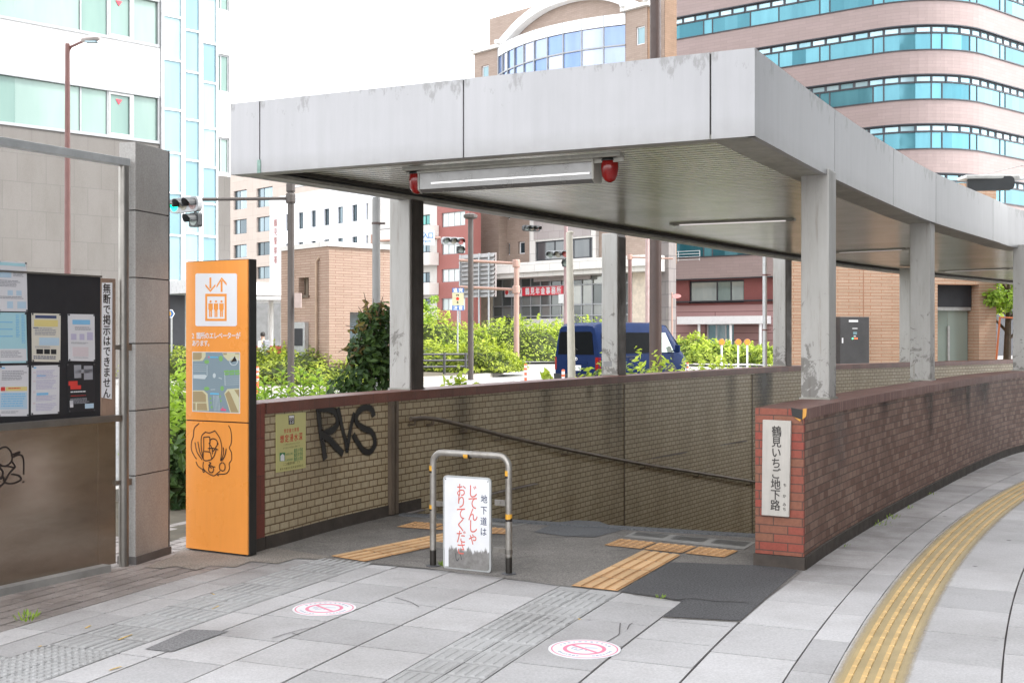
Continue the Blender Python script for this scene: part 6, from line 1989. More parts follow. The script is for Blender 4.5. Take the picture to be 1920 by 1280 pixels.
# ---- an added tall block, unseen at the right, put there to shade the pavement
gS = thing("shade_block", "tall plain block added out of view to shade the pavement", "building", (26, -8, 0))
fS = Fr((10.5, 17.0, 0), (0, -1))
rects = [(2 + 5 * i, 5.6 + 5 * i, 4 + 4 * k, 6.2 + 4 * k) for i in range(8) for k in range(10)]
b = MB(); facade(b, fS, -1.0, 44, 0, 46, rects, .3); block(b, fS, -1.0, 44, 0, 46, 20); b.build("wall", wallmat("shade_block_panel", (.11, .105, .10), 5.0, 4.0, .03, .03, .85), gS, weld=False)
b = MB()
for r_ in rects: pane(b, fS, *r_, -.28)
b.build("window", m_glasswin, gS, weld=False)

# ================================================================== KERBS, ROAD, MARKINGS
m_kerb = mat("road_kerb_concrete", (.50, .47, .43), .85, var=.12, scale=2)
m_soil = mat("planting_soil", (.10, .085, .06), .95, var=.3, scale=4)
m_lane = mat("road_marking_paint", (.72, .72, .70), .7, var=.1)
def sheet(name, pts, z, m): 
    b = MB(); b.face([(p[0], p[1], z) for p in pts]); return tag(b.build(name, m, weld=False), kind="structure")
# verge behind the tiled wall
vl_ = offs(LWb, .02); vo = offs(LWb, 2.6)
b = MB(); b.flat(vl_, vo, .0, 0); b.strip(vo, -.03, .0); tag(b.build("planting_verge", m_soil, weld=False), kind="structure")
b = MB(); b.band(vo, offs(vo, .16), -.03, .12); tag(b.build("verge_kerb", m_kerb, weld=False), kind="structure")
def island(pts, label, n=8):
    q = spline([v2(p) for p in pts], n)
    b = MB(); b.prism(offs(q, 0.0), -.03, .13)
    o = b.build("kerb", m_kerb); tag(o, kind="structure")
    cx = sum(q, Vector((0, 0))) / len(q)
    b = MB(); b.face([(cx.x + (p.x - cx.x) * .96, cx.y + (p.y - cx.y) * .96, .135) for p in q]); tag(b.build("planting_bed", m_soil, weld=False), kind="structure")
island([onz(770, 714), onz(860, 711), onz(930, 704), onz(958, 693), onz(945, 684), onz(880, 680), onz(790, 680), onz(740, 690), onz(770, 714)], "")
island([onz(330, 744), onz(480, 735), onz(600, 730), onz(690, 722), onz(720, 706), onz(640, 692), onz(480, 694), onz(330, 702), onz(330, 744)], "")
island([onz(940, 676), onz(1010, 675), onz(1062, 673), onz(1180, 668), onz(1150, 656), onz(1000, 655), onz(860, 658), onz(940, 676)], "")
island([onz(1300, 682), onz(1420, 680), onz(1500, 679), onz(1500, 664), onz(1400, 662), onz(1300, 666), onz(1300, 682)], "")
b = MB()
for a, c in (((800, 722.5), (965, 712)), ((985, 690), (1040, 684)), ((960, 712), (1030, 716))):
    p, q = onz(*a), onz(*c); d = (q - p).normalized(); n = Vector((-d.y, d.x, 0)) * .08
    b.face([p - n + Vector((0, 0, -.024)), q - n + Vector((0, 0, -.024)), q + n + Vector((0, 0, -.024)), p + n + Vector((0, 0, -.024))])
tag(b.build("road_marking", m_lane, weld=False), kind="structure")

# ================================================================== PLANTS
m_hedge = leafmat("hedge_leaf", (.05, .095, .012), (.52, .58, .09), .4)
m_hedge2 = leafmat("bright_shrub_leaf", (.085, .15, .02), (.60, .68, .13), .4)
m_weed = leafmat("weed_leaf", (.13, .23, .035), (.44, .58, .11), .45)
m_darkleaf = leafmat("dark_shrub_leaf", (.018, .045, .012), (.075, .13, .03), .25)
m_redleaf = leafmat("reddish_young_leaf", (.12, .07, .03), (.20, .17, .05), .3)
m_core = mat("shrub_inner_twigs", (.045, .06, .018), .95, var=.4, scale=6)
m_stem = mat("plant_stem", (.12, .16, .05), .8)
m_bark = mat("bark", (.10, .075, .055), .9, var=.3, scale=8, bump=.4)
rl_ = random.Random(77)
def leaf(mb, p, size, nrm, k, asp=.5, rng=rl_):
    n = Vector(nrm) + Vector((rng.uniform(-1, 1), rng.uniform(-1, 1), rng.uniform(-.6, 1))) * .8
    n.normalize()
    t = n.cross(Vector((rng.uniform(-1, 1), rng.uniform(-1, 1), rng.uniform(-1, 1)))).normalized()
    s = n.cross(t)
    a = size * rng.uniform(.7, 1.25)
    w_ = a * asp
    m_ = p + n * a * .12
    mb.face([p - t * a * .5, m_ + s * w_ * .5, p + t * a * .5, m_ - s * w_ * .5], [(k, 0)] * 4)
def lump(n, seed, sc): return mnoise.noise(Vector((n.x * sc + seed, n.y * sc, n.z * sc)))
def mass(mb, core, c, rx, ry, rz, n, size, rng, seed, top_k=.35, z0=0.0):
    """half-ellipsoid clump of leaves standing on z0 at c"""
    cnt = 0
    for _ in range(n):
        u = Vector((rng.gauss(0, 1), rng.gauss(0, 1), abs(rng.gauss(0, 1)))).normalized()
        r_ = (1 + .28 * lump(u, seed, 2.2) + .16 * lump(u, seed + 9, 5.5)) * rng.uniform(.80, 1.03)
        p = Vector((c[0] + u.x * rx * r_, c[1] + u.y * ry * r_, z0 + .04 + u.z * rz * r_))
        k = min(.99, max(0.01, .42 + .5 * lump(u, seed + 3, 3.0) + rng.uniform(-.35, .35)))
        leaf(mb, p, size, u + Vector((0, 0, .5)), k, rng=rng)
    if core is not None:
        N1, N2 = 16, 8
        ring = []
        for j in range(N2 + 1):
            th = math.pi / 2 * j / N2
            row = []
            for i in range(N1):
                ph = 2 * math.pi * i / N1
                u = Vector((math.cos(ph) * math.cos(th), math.sin(ph) * math.cos(th), math.sin(th)))
                r_ = (1 + .28 * lump(u, seed, 2.2)) * .80
                row.append(Vector((c[0] + u.x * rx * r_, c[1] + u.y * ry * r_, z0 + u.z * rz * r_)))
            ring.append(row)
        for a, b_ in zip(ring, ring[1:]):
            for i in range(N1): core.face([a[i], a[(i + 1) % N1], b_[(i + 1) % N1], b_[i]])
def shrub(label, c, rx, ry, rz, n, size, m, group=None, name="shrub", sprigs=0, seed=None):
    seed = rl_.uniform(0, 100) if seed is None else seed
    t = thing(name, label, "shrub", (c[0], c[1], c[2] if len(c) > 2 else 0), group=group)
    z0 = c[2] if len(c) > 2 else 0
    a, k = MB(), MB()
    mass(a, k, c, rx, ry, rz, n, size, rl_, seed, z0=z0)
    for _ in range(sprigs):
        x, y = c[0] + rl_.uniform(-.9, .9) * rx, c[1] + rl_.uniform(-.9, .9) * ry
        zz = z0 + rz * (1 - .45 * (((x - c[0]) / rx) ** 2 + ((y - c[1]) / ry) ** 2))
        h = rl_.uniform(.15, .45) * min(1, rz)
        for q in range(9):
            leaf(a, Vector((x + rl_.uniform(-.05, .05), y + rl_.uniform(-.05, .05), zz + h * q / 9)), size * 1.2, (rl_.uniform(-1, 1), rl_.uniform(-1, 1), .4), rl_.uniform(.5, .98))
    a.build("foliage", m, t, weld=False); k.build("twigs", m_core, t, weld=True, smooth=True)
    return t
# clipped hedge behind the orange sign: neighbouring bushes
LAB = {}
def uniq(s): return s
hx = [(338, 40, 655, 1.9), (400, 41, 650, 1.8), (500, 38, 655, 2.1), (566, 36.5, 661, 1.9), (628, 37, 668, 1.7), (672, 41, 672, 1.6)]
hl_ = ["bright clipped bush seen between the granite pillar and the orange sign", "clipped bush hidden behind the orange sign", "bright clipped bush immediately right of the orange sign", "bright clipped bush under the grey control cabinet", "bright clipped bush at the corner of the left elevator house", "low clipped bush beside the dark climbing shrub"]
for (x, Y, yt, rx), lb in zip(hx, hl_):
    c = at(x, 700, Y); h = zy(yt, Y)
    shrub(lb, (c.x, c.y, .13), rx, 1.5, h - .13, 2600, .13, m_hedge, "clipped bushes in front of the elevator house", sprigs=8)
c = at(330, 700, 60); shrub("green bush below the entrance of the glass office block", (c.x, c.y, 0), 2.2, 1.5, 2.0, 1500, .2, m_hedge, "clipped bushes in front of the elevator house")
# bright mid-ground shrubs
mids = [(800, 52, 640, 1.9, "bright shrub left of the blue and yellow warning sign"), (842, 49, 655, 1.6, "bright shrub behind the tube guard rail"), (905, 47.5, 646, 1.5, "rounded bright bush at the kerb corner left of the van"), (935, 49, 660, 1.2, "low bright bush at the very corner of the kerb"),
        (810, 66, 590, 2.2, "tall yellow-green shrub in front of the red-brown block"), (870, 70, 612, 2.2, "yellow-green shrub beside the brown signal pole"), (935, 72, 604, 2.6, "yellow-green shrub below the white fascia sign"), (990, 70, 597, 2.6, "tall yellow-green shrub left of the van roof"), (1045, 72, 608, 2.2, "yellow-green shrub just behind the van"),
        (1100, 76, 600, 2.6, "yellow-green shrub behind the van side"), (1300, 66, 634, 1.7, "yellow-green shrub in front of the van bonnet"), (1345, 64, 645, 1.8, "yellow-green shrub behind the orange reflectors"), (1405, 64, 648, 1.9, "yellow-green shrub beside the banded grey pole"), (1460, 62, 652, 1.6, "yellow-green shrub at the foot of the far column")]
for x, Y, yt, rx, lb in mids:
    c = at(x, 700, Y)
    shrub(lb, (c.x, c.y, .13), rx, rx * .8, zy(yt, Y) - .13, 2300, .15 if Y < 55 else .2, m_hedge2 if Y > 55 else m_hedge, "bright shrubs on the traffic islands", sprigs=14)
# planted verge behind the tiled wall
near = [(1125, 19.5, 672, .45, "bright leafy shrub at the foot of the second far column"), (1155, 22, 690, .5, "low leafy shrub behind the second far column"), (1190, 21, 664, .6, "bright leafy shrub in front of the van door"), (1232, 22, 668, .6, "bright leafy shrub at the foot of the thick brown pole"), (1268, 22.5, 680, .5, "low leafy shrub under the van's front wheel"),
        (1318, 24, 660, .7, "bright leafy shrub right of the van"), (1360, 24.5, 668, .65, "leafy shrub below the orange reflectors"), (1395, 25, 672, .6, "leafy shrub left of the banded grey pole"), (1440, 25.5, 664, .6, "dark tipped shrub against the third far column"), (1487, 26, 668, .5, "small bright shrub beside the service building corner"),
        (1035, 15.5, 699, .3, "small bright shrub left of the cream post"), (860, 14, 708, .3, "low green tuft behind the tiled wall left of the cream post")]
for x, Y, yt, rx, lb in near:
    c = at(x, 700, Y)
    shrub(lb, (c.x, c.y, 0), rx, rx * .8, zy(yt + 25, Y) + .02, 400, .12, m_hedge2, "leafy shrubs in the verge behind the tiled wall", sprigs=6)
def weed(label, x, Y, ytop, n=5, spread=.2):
    c = at(x, 700, Y)
    t = thing("weed", label, "weed", (c.x, c.y, 0), group="tall weeds behind the tiled wall")
    h = zy(ytop, Y)
    a, s = MB(), MB()
    for k in range(n):
        dx, dy = rl_.uniform(-spread, spread), rl_.uniform(-spread, spread)
        hh = h * rl_.uniform(.75, 1)
        base, tip = Vector((c.x + dx * .5, c.y + dy * .5, 0)), Vector((c.x + dx, c.y + dy, hh))
        s.tube([base, base.lerp(tip, .5) + Vector((0, 0, .05)), tip], [.012, .009, .004], 5)
        for q in range(34):
            f = .25 + .75 * q / 34
            p = base.lerp(tip, f); an = q * 2.4
            d = Vector((math.cos(an), math.sin(an), .45)).normalized()
            L_ = .21 * (1.25 - f * .6)
            sd_ = d.cross(Vector((0, 0, 1))).normalized() * L_ * .2
            e = p + d * L_; m_ = p + d * L_ * .5 + Vector((0, 0, L_ * .12))
            a.face([p, m_ + sd_, e, m_ - sd_], [(rl_.uniform(.2, .98), 0)] * 4)
    a.build("leaves", m_weed, t, weld=False); s.build("stems", m_stem, t)
for x, Y, yt, lb in ((517, 15, 691, "tall weed nearest the orange sign behind the tiled wall"), (572, 14.5, 684, "tall weed with a bright tip behind the flood notice"), (610, 14, 690, "tall weed behind the sprayed letters"), (490, 17, 712, "short weed beside the orange marker post"), (636, 13.5, 715, "short weed at the foot of the dark climbing shrub")):
    weed(lb, x, Y, yt)
# greenery between pillar and orange sign
for x, Y, yt, rx, m_, lb in ((328, 13.5, 770, .5, m_weed, "leafy green plant in the gap between granite pillar and orange sign"), (340, 11.2, 850, .4, m_darkleaf, "dark leafy plant low down beside the orange sign"), (318, 12.0, 900, .45, m_darkleaf, "dark ground plant behind the granite pillar"), (332, 17, 715, .7, m_weed, "pale green plant further back in the gap beside the pillar")):
    c = at(x, 900, Y)
    shrub(lb, (c.x, c.y, -.03), rx, rx, zy(yt, Y) + .03, 900, .11, m_, None, "plant", sprigs=20)
# dark climbing shrub at the first far column
cS = at(700, 700, 11.9)
ds = thing("climbing_shrub", "dark glossy shrub with reddish tips leaning on the first far column", "shrub", (cS.x, cS.y, 0))
a, rd_, br2 = MB(), MB(), MB()
def blobl(c, r, n, rz): 
    for _ in range(n):
        u = Vector((rl_.gauss(0, 1), rl_.gauss(0, 1), rl_.gauss(0, 1))).normalized() * (rl_.random() ** .33)
        leaf(a, Vector((c.x + u.x * r, c.y + u.y * r, c.z + u.z * rz)), .085, u + Vector((0, -.3, .3)), rl_.random(), .55)
for x, y, r_, n in ((704, 720, .28, 650), (698, 690, .26, 650), (700, 655, .26, 700), (705, 620, .22, 600), (712, 590, .17, 400), (665, 715, .2, 350), (678, 660, .16, 250), (690, 600, .12, 150), (712, 640, .2, 300), (640, 735, .18, 220)):
    blobl(at(x, y, 11.9), r_, int(n * .42), r_ * .85)
for tx, ty in ((682, 548), (700, 560), (718, 556), (672, 575), (655, 640), (640, 700), (712, 570), (648, 610), (660, 670), (635, 660), (668, 600)):
    p0 = at(700, 640, 11.9); tip = at(tx, ty, 11.8 + rl_.uniform(-.2, .2))
    br2.tube([p0, p0.lerp(tip, .6) + Vector((0, 0, .04)), tip], [.008, .006, .003], 5)
    for q in range(11):
        p = p0.lerp(tip, .45 + .55 * q / 15)
        leaf(rd_, p + Vector((rl_.uniform(-.04, .04), rl_.uniform(-.04, .04), rl_.uniform(-.03, .03))), .075, (0, -1, .4), rl_.random(), .45)
br2.tube([at(700, 745, 11.9), at(695, 690, 11.95), at(706, 600, 11.9)], [.03, .02, .01], 6)
a.build("foliage", m_darkleaf, ds, weld=False); rd_.build("young_leaves", m_redleaf, ds, weld=False); br2.build("branches", m_bark, ds)
# tree at the right end of the service building
def tree(label, c, h, cr, n, size, m, name="tree", rs=5, zc=.62, wr=1.0):
    rg_ = random.Random(rs)
    t = thing(name, label, "tree", c)
    b = MB(); c = Vector(c)
    top = c + Vector((.1, 0, h * .8))
    b.tube([c, c + Vector((.05, 0, h * .35)), top], [h * .028, h * .02, h * .006], 8)
    cl = []
    for k in range(9):
        a_ = k * 2.4; f = .4 + .06 * k
        s = c.lerp(top, f); e = s + Vector((math.cos(a_) * cr * .7, math.sin(a_) * cr * .7, h * .12))
        b.tube([s, s.lerp(e, .5) + Vector((0, 0, .1)), e], [h * .01, h * .007, h * .003], 5); cl.append(e)
    b.build("trunk", m_bark, t, smooth=True)
    a = MB()
    for k in range(16):
        e = cl[k % 9] if k < 9 else c + Vector((rg_.uniform(-1, 1) * cr * .8, rg_.uniform(-1, 1) * cr * .8, h * rg_.uniform(.45, 1.0)))
        r_ = cr * rg_.uniform(.28, .5)
        for _ in range(n // 16):
            u = Vector((rg_.gauss(0, 1), rg_.gauss(0, 1), rg_.gauss(0, 1))).normalized() * (rg_.random() ** .4)
            leaf(a, e + Vector((u.x * r_, u.y * r_, u.z * r_ * .8)), size, u + Vector((0, 0, .4)), rg_.random(), .5, rg_)
    a.build("crown", m, t, weld=False)
c = at(1886, 640, 31.5); tree("slim green tree at the right end of the service building", (c.x, c.y, 0), 4.6, 1.0, 3200, .16, m_weed)
c = at(1905, 640, 46); tree("bright green tree far beyond the right columns", (c.x, c.y, 0), 6.0, 2.2, 3000, .26, m_hedge2, rs=9)
c = at(790, 640, 80); tree("small pale tree in front of the grey apartment block", (c.x, c.y, 0), 5.0, 1.1, 1500, .22, m_weed, rs=12)
# weeds at the wall foot and in the joints
def tuft(label, c, r_, n, sz, group="small weeds in the pavement joints"):
    b = MB()
    for _ in range(n):
        a_ = rl_.uniform(0, 6.28); q = rl_.random() ** .5 * r_
        p = Vector(c) + Vector((math.cos(a_) * q, math.sin(a_) * q, .004))
        e = p + Vector((math.cos(a_) * sz * .5, math.sin(a_) * sz * .5, sz * rl_.uniform(.4, 1)))
        s_ = Vector((-math.sin(a_), math.cos(a_), 0)) * sz * .14; m_ = p.lerp(e, .5)
        b.face([p, m_ + s_, e, m_ - s_], [(rl_.uniform(.1, .9), 0)] * 4)
    o = b.build("weed_tuft", m_weed, None, weld=False); tag(o, label, "weed", group)
tuft("small green weed in the brown pavers near the notice board", onz(50, 1162), .07, 26, .05)
tuft("tiny weed at the left foot of the dismount sign", onz(832, 1062), .03, 20, .04)
tuft("small weed where the asphalt patch meets the flags", onz(1238, 1122), .03, 14, .03)
for k, s_ in enumerate((1.0, 2.2, 2.6, 3.3, 4.4)):
    p, d = along(RWo, s_); q = p + Vector((d.y, -d.x)) * .04
    tuft(["small weed at the plinth near the pier", "weed clump at the foot of the curved brick wall", "second weed at the foot of the curved brick wall, close to the larger clump", "thin weed further along the curved brick wall", "faint weed at the foot of the brick wall near the right edge"][k], (q.x, q.y, 0), (.05, .12, .1, .08, .06)[k], (8, 34, 20, 14, 10)[k], .035)

# ================================================================== POLES, SIGNALS, SIGNS
def pole(name, label, cat, x, Y, ybot_z, ytop, r0, r1, m, lean=0.0, group=None):
    base = at(x, 630, Y); base.z = 0
    t = thing(name, label, cat, base, group=group)
    top = at(x, ytop, Y)
    b = MB(); b.tube([base, Vector((base.x, base.y, .0)) .lerp(top, .5) + Vector((lean / 2, 0, 0)), top + Vector((lean, 0, 0))], [r0, (r0 + r1) / 2, r1], 14)
    b.build("pole", m, t, smooth=True)
    return t, base, top
m_sigbody = mat("signal_housing_grey", (.34, .35, .36), .45, .3)
m_sigdark = mat("signal_dark", (.03, .033, .035), .5)
LENS = {"g": emit("green_signal_lens", (.0, 1.0, .45), 1.6, (.02, .4, .2)), "G": mat("unlit_green_lens", (.20, .24, .22), .25), "A": mat("unlit_amber_lens", (.24, .22, .17), .25), "r": mat("red_signal_lens", (.50, .10, .09), .25), "R": mat("unlit_red_lens", (.26, .17, .16), .25)}
def signal_head(par, c, yaw, lenses="GAR", arrow=True, dia=.30, back=False, body=None):
    """horizontal head; yaw = direction the lamps face (plan angle), c = centre"""
    fwd = Vector((math.cos(yaw), math.sin(yaw), 0))
    U = Vector((0, 0, 1)).cross(fwd)          # viewer's right when looked at from the front
    fr = Fr(Vector(c), U)
    wd = dia * 1.28
    n = len(lenses)
    x0 = -wd * n / 2
    b = MB(); b.slab(fr, rr2(x0 - .03, -x0 + .03, -wd / 2, wd / 2, wd * .35), -.12, .02)
    hd = b.build("signal_head", body or m_sigbody, par, smooth=True)
    def lamp(u, v, ch, prt):
        b = MB(); b.disc(fr, u, v, dia / 2, .02, .028, 18); b.build("lens", LENS[ch], prt)
        b = MB(); k = 12
        for i in range(k):
            t0, t1 = R(-15 + 210 * i / k), R(-15 + 210 * (i + 1) / k)
            rr = dia / 2 * 1.06
            L0, L1 = .30 * (math.sin((t0 + R(15)) / R(210) * math.pi) * .45 + .55), .30 * (math.sin((t1 + R(15)) / R(210) * math.pi) * .45 + .55)
            b.hexa([fr.p(u + rr * math.cos(t0), v + rr * math.sin(t0), .02), fr.p(u + rr * math.cos(t1), v + rr * math.sin(t1), .02), fr.p(u + rr * .96 * math.cos(t1), v + rr * .96 * math.sin(t1), .02), fr.p(u + rr * .96 * math.cos(t0), v + rr * .96 * math.sin(t0), .02)],
                   [fr.p(u + rr * math.cos(t0), v + rr * math.sin(t0) - .03, .02 + L0), fr.p(u + rr * math.cos(t1), v + rr * math.sin(t1) - .03, .02 + L1), fr.p(u + rr * .96 * math.cos(t1), v + rr * .96 * math.sin(t1) - .03, .02 + L1), fr.p(u + rr * .96 * math.cos(t0), v + rr * .96 * math.sin(t0) - .03, .02 + L0)])
        b.build("visor", m_sigdark, prt)
    for i, ch in enumerate(lenses): lamp(x0 + wd * (i + .5), 0, ch, hd)
    if arrow:
        ua_ = -x0 - wd / 2 if arrow is True else arrow
        b = MB(); b.slab(fr, rr2(ua_ - wd * .5, ua_ + wd * .5, -wd * 1.55, -wd * .6, .06), -.12, .02); b.rect(fr, ua_ - .03, ua_ + .03, -wd * .6, -wd * .5, -.06, -.02)
        ah = b.build("arrow_head", m_sigdark, par); lamp(ua_, -wd * 1.07, "G", ah)
    return fr
def arm(par, a, c, r_, m, name="arm"):
    b = MB(); b.tube([a, c], r_, 10); return b.build(name, m, par, smooth=True)
def clampbox(par, p, s, m):
    b = MB(); b.lathe(p + Vector((0, 0, -s)), [(s * .9, 0), (s * 1.0, s * .3), (s * 1.0, s * 1.7), (s * .9, s * 2)], 12); b.build("clamp", m, par)

# left signal
Ys = 31
t, base, top = pole("traffic_signal", "brown traffic signal pole with a left arm carrying a lit green signal", "traffic light", 545.5, Ys, 0, 350, .09, .085, m_greypole)
a = at(545, 372, Ys); e = at(374, 374, Ys - .6)
arm(t, a, e, .045, m_greypole); clampbox(t, a, .13, m_greypole); clampbox(t, at(545, 352, Ys), .12, m_greypole)
arm(t, at(545, 352, Ys), at(575, 347, Ys + 2), .03, m_galv, "stay")
signal_head(t, at(345, 384, Ys - .6), R(-128), "gAR", arrow=.42, dia=.30)
b = MB(); q = at(559, 563, Ys - .1); b.box((q.x, q.y, q.z), .17, .12, .38); b.build("switch_box", m_pinkpole if False else mat("pale_switch_box", (.42, .33, .30), .6), t)
# signals seen between the columns
Y2 = 62
t, base, top = pole("traffic_signal", "brown signal pole behind the tube guard rail with signals on its left arm", "traffic light", 882.5, 43, 0, 405, .11, .10, m_greypole)
b = MB(); b.lathe(at(882, 408, 43), [(.16, -.05), (.26, 0), (.26, .1), (.1, .16)], 12); b.build("cap", m_greypole, t)
t = thing("traffic_signal", "grey unlit signal on a salmon arm beside the blue and white place name sign", "traffic light", at(700, 630, Y2) * 1.0)
t.location.z = 0
arm(t, at(699, 452, Y2), at(826, 446, Y2 - .3), .07, m_pinkpole)
pb = at(699, 630, Y2); pb.z = 0
b = MB(); b.tube([pb, at(699, 440, Y2)], [.14, .11], 12); b.build("pole", m_pinkpole, t, smooth=True)
signal_head(t, at(850, 452, Y2 - .4), R(-66), "GAr", arrow=True, dia=.32)
sgp = Fr(at(783, 447, Y2 - .45), (1, .05))
ps = thing("place_name_sign", "white place name sign with blue lettering hung on the signal arm", "sign", sgp.p(-.3, -.4))
q0, q1 = sgp.px(760, 432), sgp.px(815, 460)
b = MB(); b.rect(sgp, q0[0], q1[0], q1[1], q0[1], -.03, 0); b.build("panel", mat("pale_blue_white_panel", (.50, .55, .60), .4), ps)
m_blue = mat("sign_blue", (.02, .13, .36), .4)
b = MB()
put_row(b, sgp, "鶴見駅入口", q0[0] + .05, q1[0] - .06, sgp.px(790, 441.5)[1], size=.33, n=.004, bold=.02, wide=.9)
put_line(b, sgp, "Tsurumi-eki Iriguchi", q0[0] + .15, q1[0] - .2, sgp.px(790, 455)[1], sgp.px(790, 449.5)[1], n=.004, bold=.01)
b.build("lettering", m_blue, ps, weld=False)
Y3 = 58
t, base, top = pole("traffic_signal", "mauve pole behind the cream post carrying a grey unlit signal facing left", "traffic light", 1061, Y3, 0, 380, .12, .1, mat("mauve_painted_pole", (.28, .19, .19), .5))
signal_head(t, at(1047, 477, Y3 - .4), R(-112), "GAr", arrow=True, dia=.31)
b = MB(); q = at(1052, 560, Y3 - .2); b.box(q, .25, .15, .45); b.build("switch_box", m_galv, t)
arm(t, at(1061, 400, Y3), at(990, 404, 50), .05, m_galv)
q = at(997, 415, 50); b = MB(); b.bar(q, q + Vector((0, 0, .4)), .06, .06); b.build("hanger", m_galv, t)
signal_head(t, at(997, 428, 49.8), R(-60), "GAR", arrow=False, dia=.2, body=m_sigdark)
# salmon gantry
Yg = 66
t, base, top = pole("sign_gantry", "salmon pink gantry post with two horizontal arms reaching left", "gantry", 968.5, Yg, 0, 489, .16, .15, m_pinkpole)
for y0, y1 in ((494, 488), (543, 538)):
    arm(t, at(968, y0, Yg), at(862, y1, Yg + 1.5), .085, m_pinkpole); clampbox(t, at(968, y0, Yg), .22, m_pinkpole)
t, base, top = pole("street_pole", "salmon street pole with a thin arm right of the second far column", "pole", 1181, 70, 0, 476, .13, .11, m_redpole)
arm(t, at(1181, 482, 70), at(1262, 485, 69), .05, m_pinkpole); clampbox(t, at(1181, 482, 70), .16, m_pinkpole)
t, base, top = pole("street_pole", "tall mauve street pole just left of the thick brown pole", "pole", 1214, 68, 0, 380, .14, .12, mat("dusky_pole", (.34, .24, .23), .5))
t, base, top = pole("street_pole", "thick dark brown pole rising in front of the van", "pole", 1229, 29, 0, -60, .155, .135, m_brownpole)
t, base, top = pole("street_pole", "slim cream post leaning slightly beside the van's rear window", "pole", 1073.5, 21, 0, 436, .075, .06, m_creampole, lean=-.06)
b = MB(); b.lathe(at(1069.5, 437, 21), [(.064, 0), (.064, .02), (.03, .035)], 12); b.build("cap", m_creampole, t)
t, base, top = pole("street_pole", "pale grey pole with dark strap left of the first far column", "pole", 705.5, 24, 0, 370, .085, .08, mat("mid_grey_pole", (.20, .20, .195), .55, var=.1))
b = MB(); b.tube([at(705.5, 417, 24), at(705.5, 421, 24)], .092, 14); b.bar(at(705.5, 419, 24), at(722, 419, 24), .03, .04); b.build("strap", m_brownpole, t)
t, base, top = pole("street_pole", "pale grey pole with red-brown bands beside the third far column", "pole", 1434, 30, 0, 430, .06, .055, m_galv)
for y in (514, 617):
    b = MB(); b.tube([at(1434, y, 30), at(1434, y + 3, 30)], .066, 12); b.bar(at(1434, y + 1, 30), at(1445, y + 1, 30), .03, .03); b.build("strap", m_redpole, t)
t, base, top = pole("street_sign", "slim pole with a pink no-entry style disc left of the mauve block entrance", "sign", 1260, 74, 0, 548, .06, .05, m_pinkpole)
fz = Fr(at(1269, 555, 73.8), (1, 0)); b = MB(); b.disc(fz, 0, 0, .27, -.02, .02, 20, ry=.13); b.build("disc", mat("pink_disc", (.6, .25, .24), .5), t)
# street lamp at the left
t, base, top = pole("street_lamp", "tall rust red street lamp rising behind the notice board", "street lamp", 126.5, 26, 0, 82, .075, .052, m_redpole)
pa, pe_ = at(127, 92, 26), at(155, 78, 25.6)
b = MB(); b.tube([at(127, 98, 26), at(133, 88, 26), pe_], .032, 8); b.build("arm", m_redpole, t, smooth=True)
hc = at(170, 73.5, 25.4)
b = MB()
for k in range(12):
    pass
prof = [(-.20, .04), (-.16, .07), (-.02, .085), (.12, .08), (.19, .05), (.2, .02)]
rings = []
for x, r_ in prof: rings.append([hc + Vector((x, math.cos(a_) * r_ * 1.5, math.sin(a_) * r_ * (1.0 if math.sin(a_) > 0 else .75) + x * .12)) for a_ in [6.283 * i / 12 for i in range(12)]])
for r0_, r1_ in zip(rings, rings[1:]):
    for i in range(12): b.face([r0_[i], r0_[(i + 1) % 12], r1_[(i + 1) % 12], r1_[i]])
b.face(rings[0]); b.face(rings[-1]); b.build("lamp_head", mat("lamp_grey", (.45, .40, .38), .45), t, smooth=True)
b = MB(); b.box(hc + Vector((.02, 0, -.068)), .24, .16, .02); b.build("lamp_glass", m_palegl, t)
# warning sign: blue and pale yellow
fW = Fr(at(858, 560, 47), (1, .08))
ws = thing("warning_sign", "blue and pale yellow rear-end collision warning sign on a slim post", "sign", (fW.P.x, fW.P.y, 0))
q0, q1 = fW.px(848, 540), fW.px(869.5, 582)
b = MB(); b.rect(fW, q0[0], q1[0], q1[1], q0[1], -.02, 0); b.build("panel", mat("pale_cream_panel", (.50, .47, .30), .4), ws)
b = MB(); va, vb2 = fW.px(858, 548.5)[1], fW.px(858, 572.5)[1]
b.rect(fW, q0[0], q1[0], va, q0[1], 0, .004); b.rect(fW, q0[0], q1[0], q1[1], vb2, 0, .004); b.build("blue_band", mat("bright_sign_blue", (.02, .12, .38), .4), ws)
b = MB(); put_row(b, fW, "追突", q0[0] + .02, q1[0] - .02, (va + q0[1]) / 2, size=.165, n=.006, bold=.03); put_row(b, fW, "注意", q0[0] + .02, q1[0] - .02, (vb2 + q1[1]) / 2, size=.17, n=.006, bold=.03); b.build("lettering", m_signwhite, ws, weld=False)
b = MB(); u, v = fW.px(858, 560); b.disc(fW, u, v, .065, 0, .004, 16); b.build("red_dot", m_redtxt, ws)
b = MB(); u, v = fW.px(858, 553); b.rect(fW, u - .06, u + .06, v, v + .025, 0, .004); b.rect(fW, u - .045, u - .02, v - .05, v, 0, .004); b.rect(fW, u + .02, u + .045, v - .05, v, 0, .004)
u, v = fW.px(858, 567); b.slab(fW, [(u - .045, v - .01), (u, v + .06), (u + .045, v - .01)], 0, .004); b.rect(fW, u - .012, u + .012, v - .05, v - .01, 0, .004); b.build("car_marks", m_ink, ws)
b = MB(); b.tube([(fW.P.x, fW.P.y + .05, 0), (fW.P.x, fW.P.y + .05, fW.P.z + .2)], .032, 10); b.build("post", m_galv, ws, smooth=True)
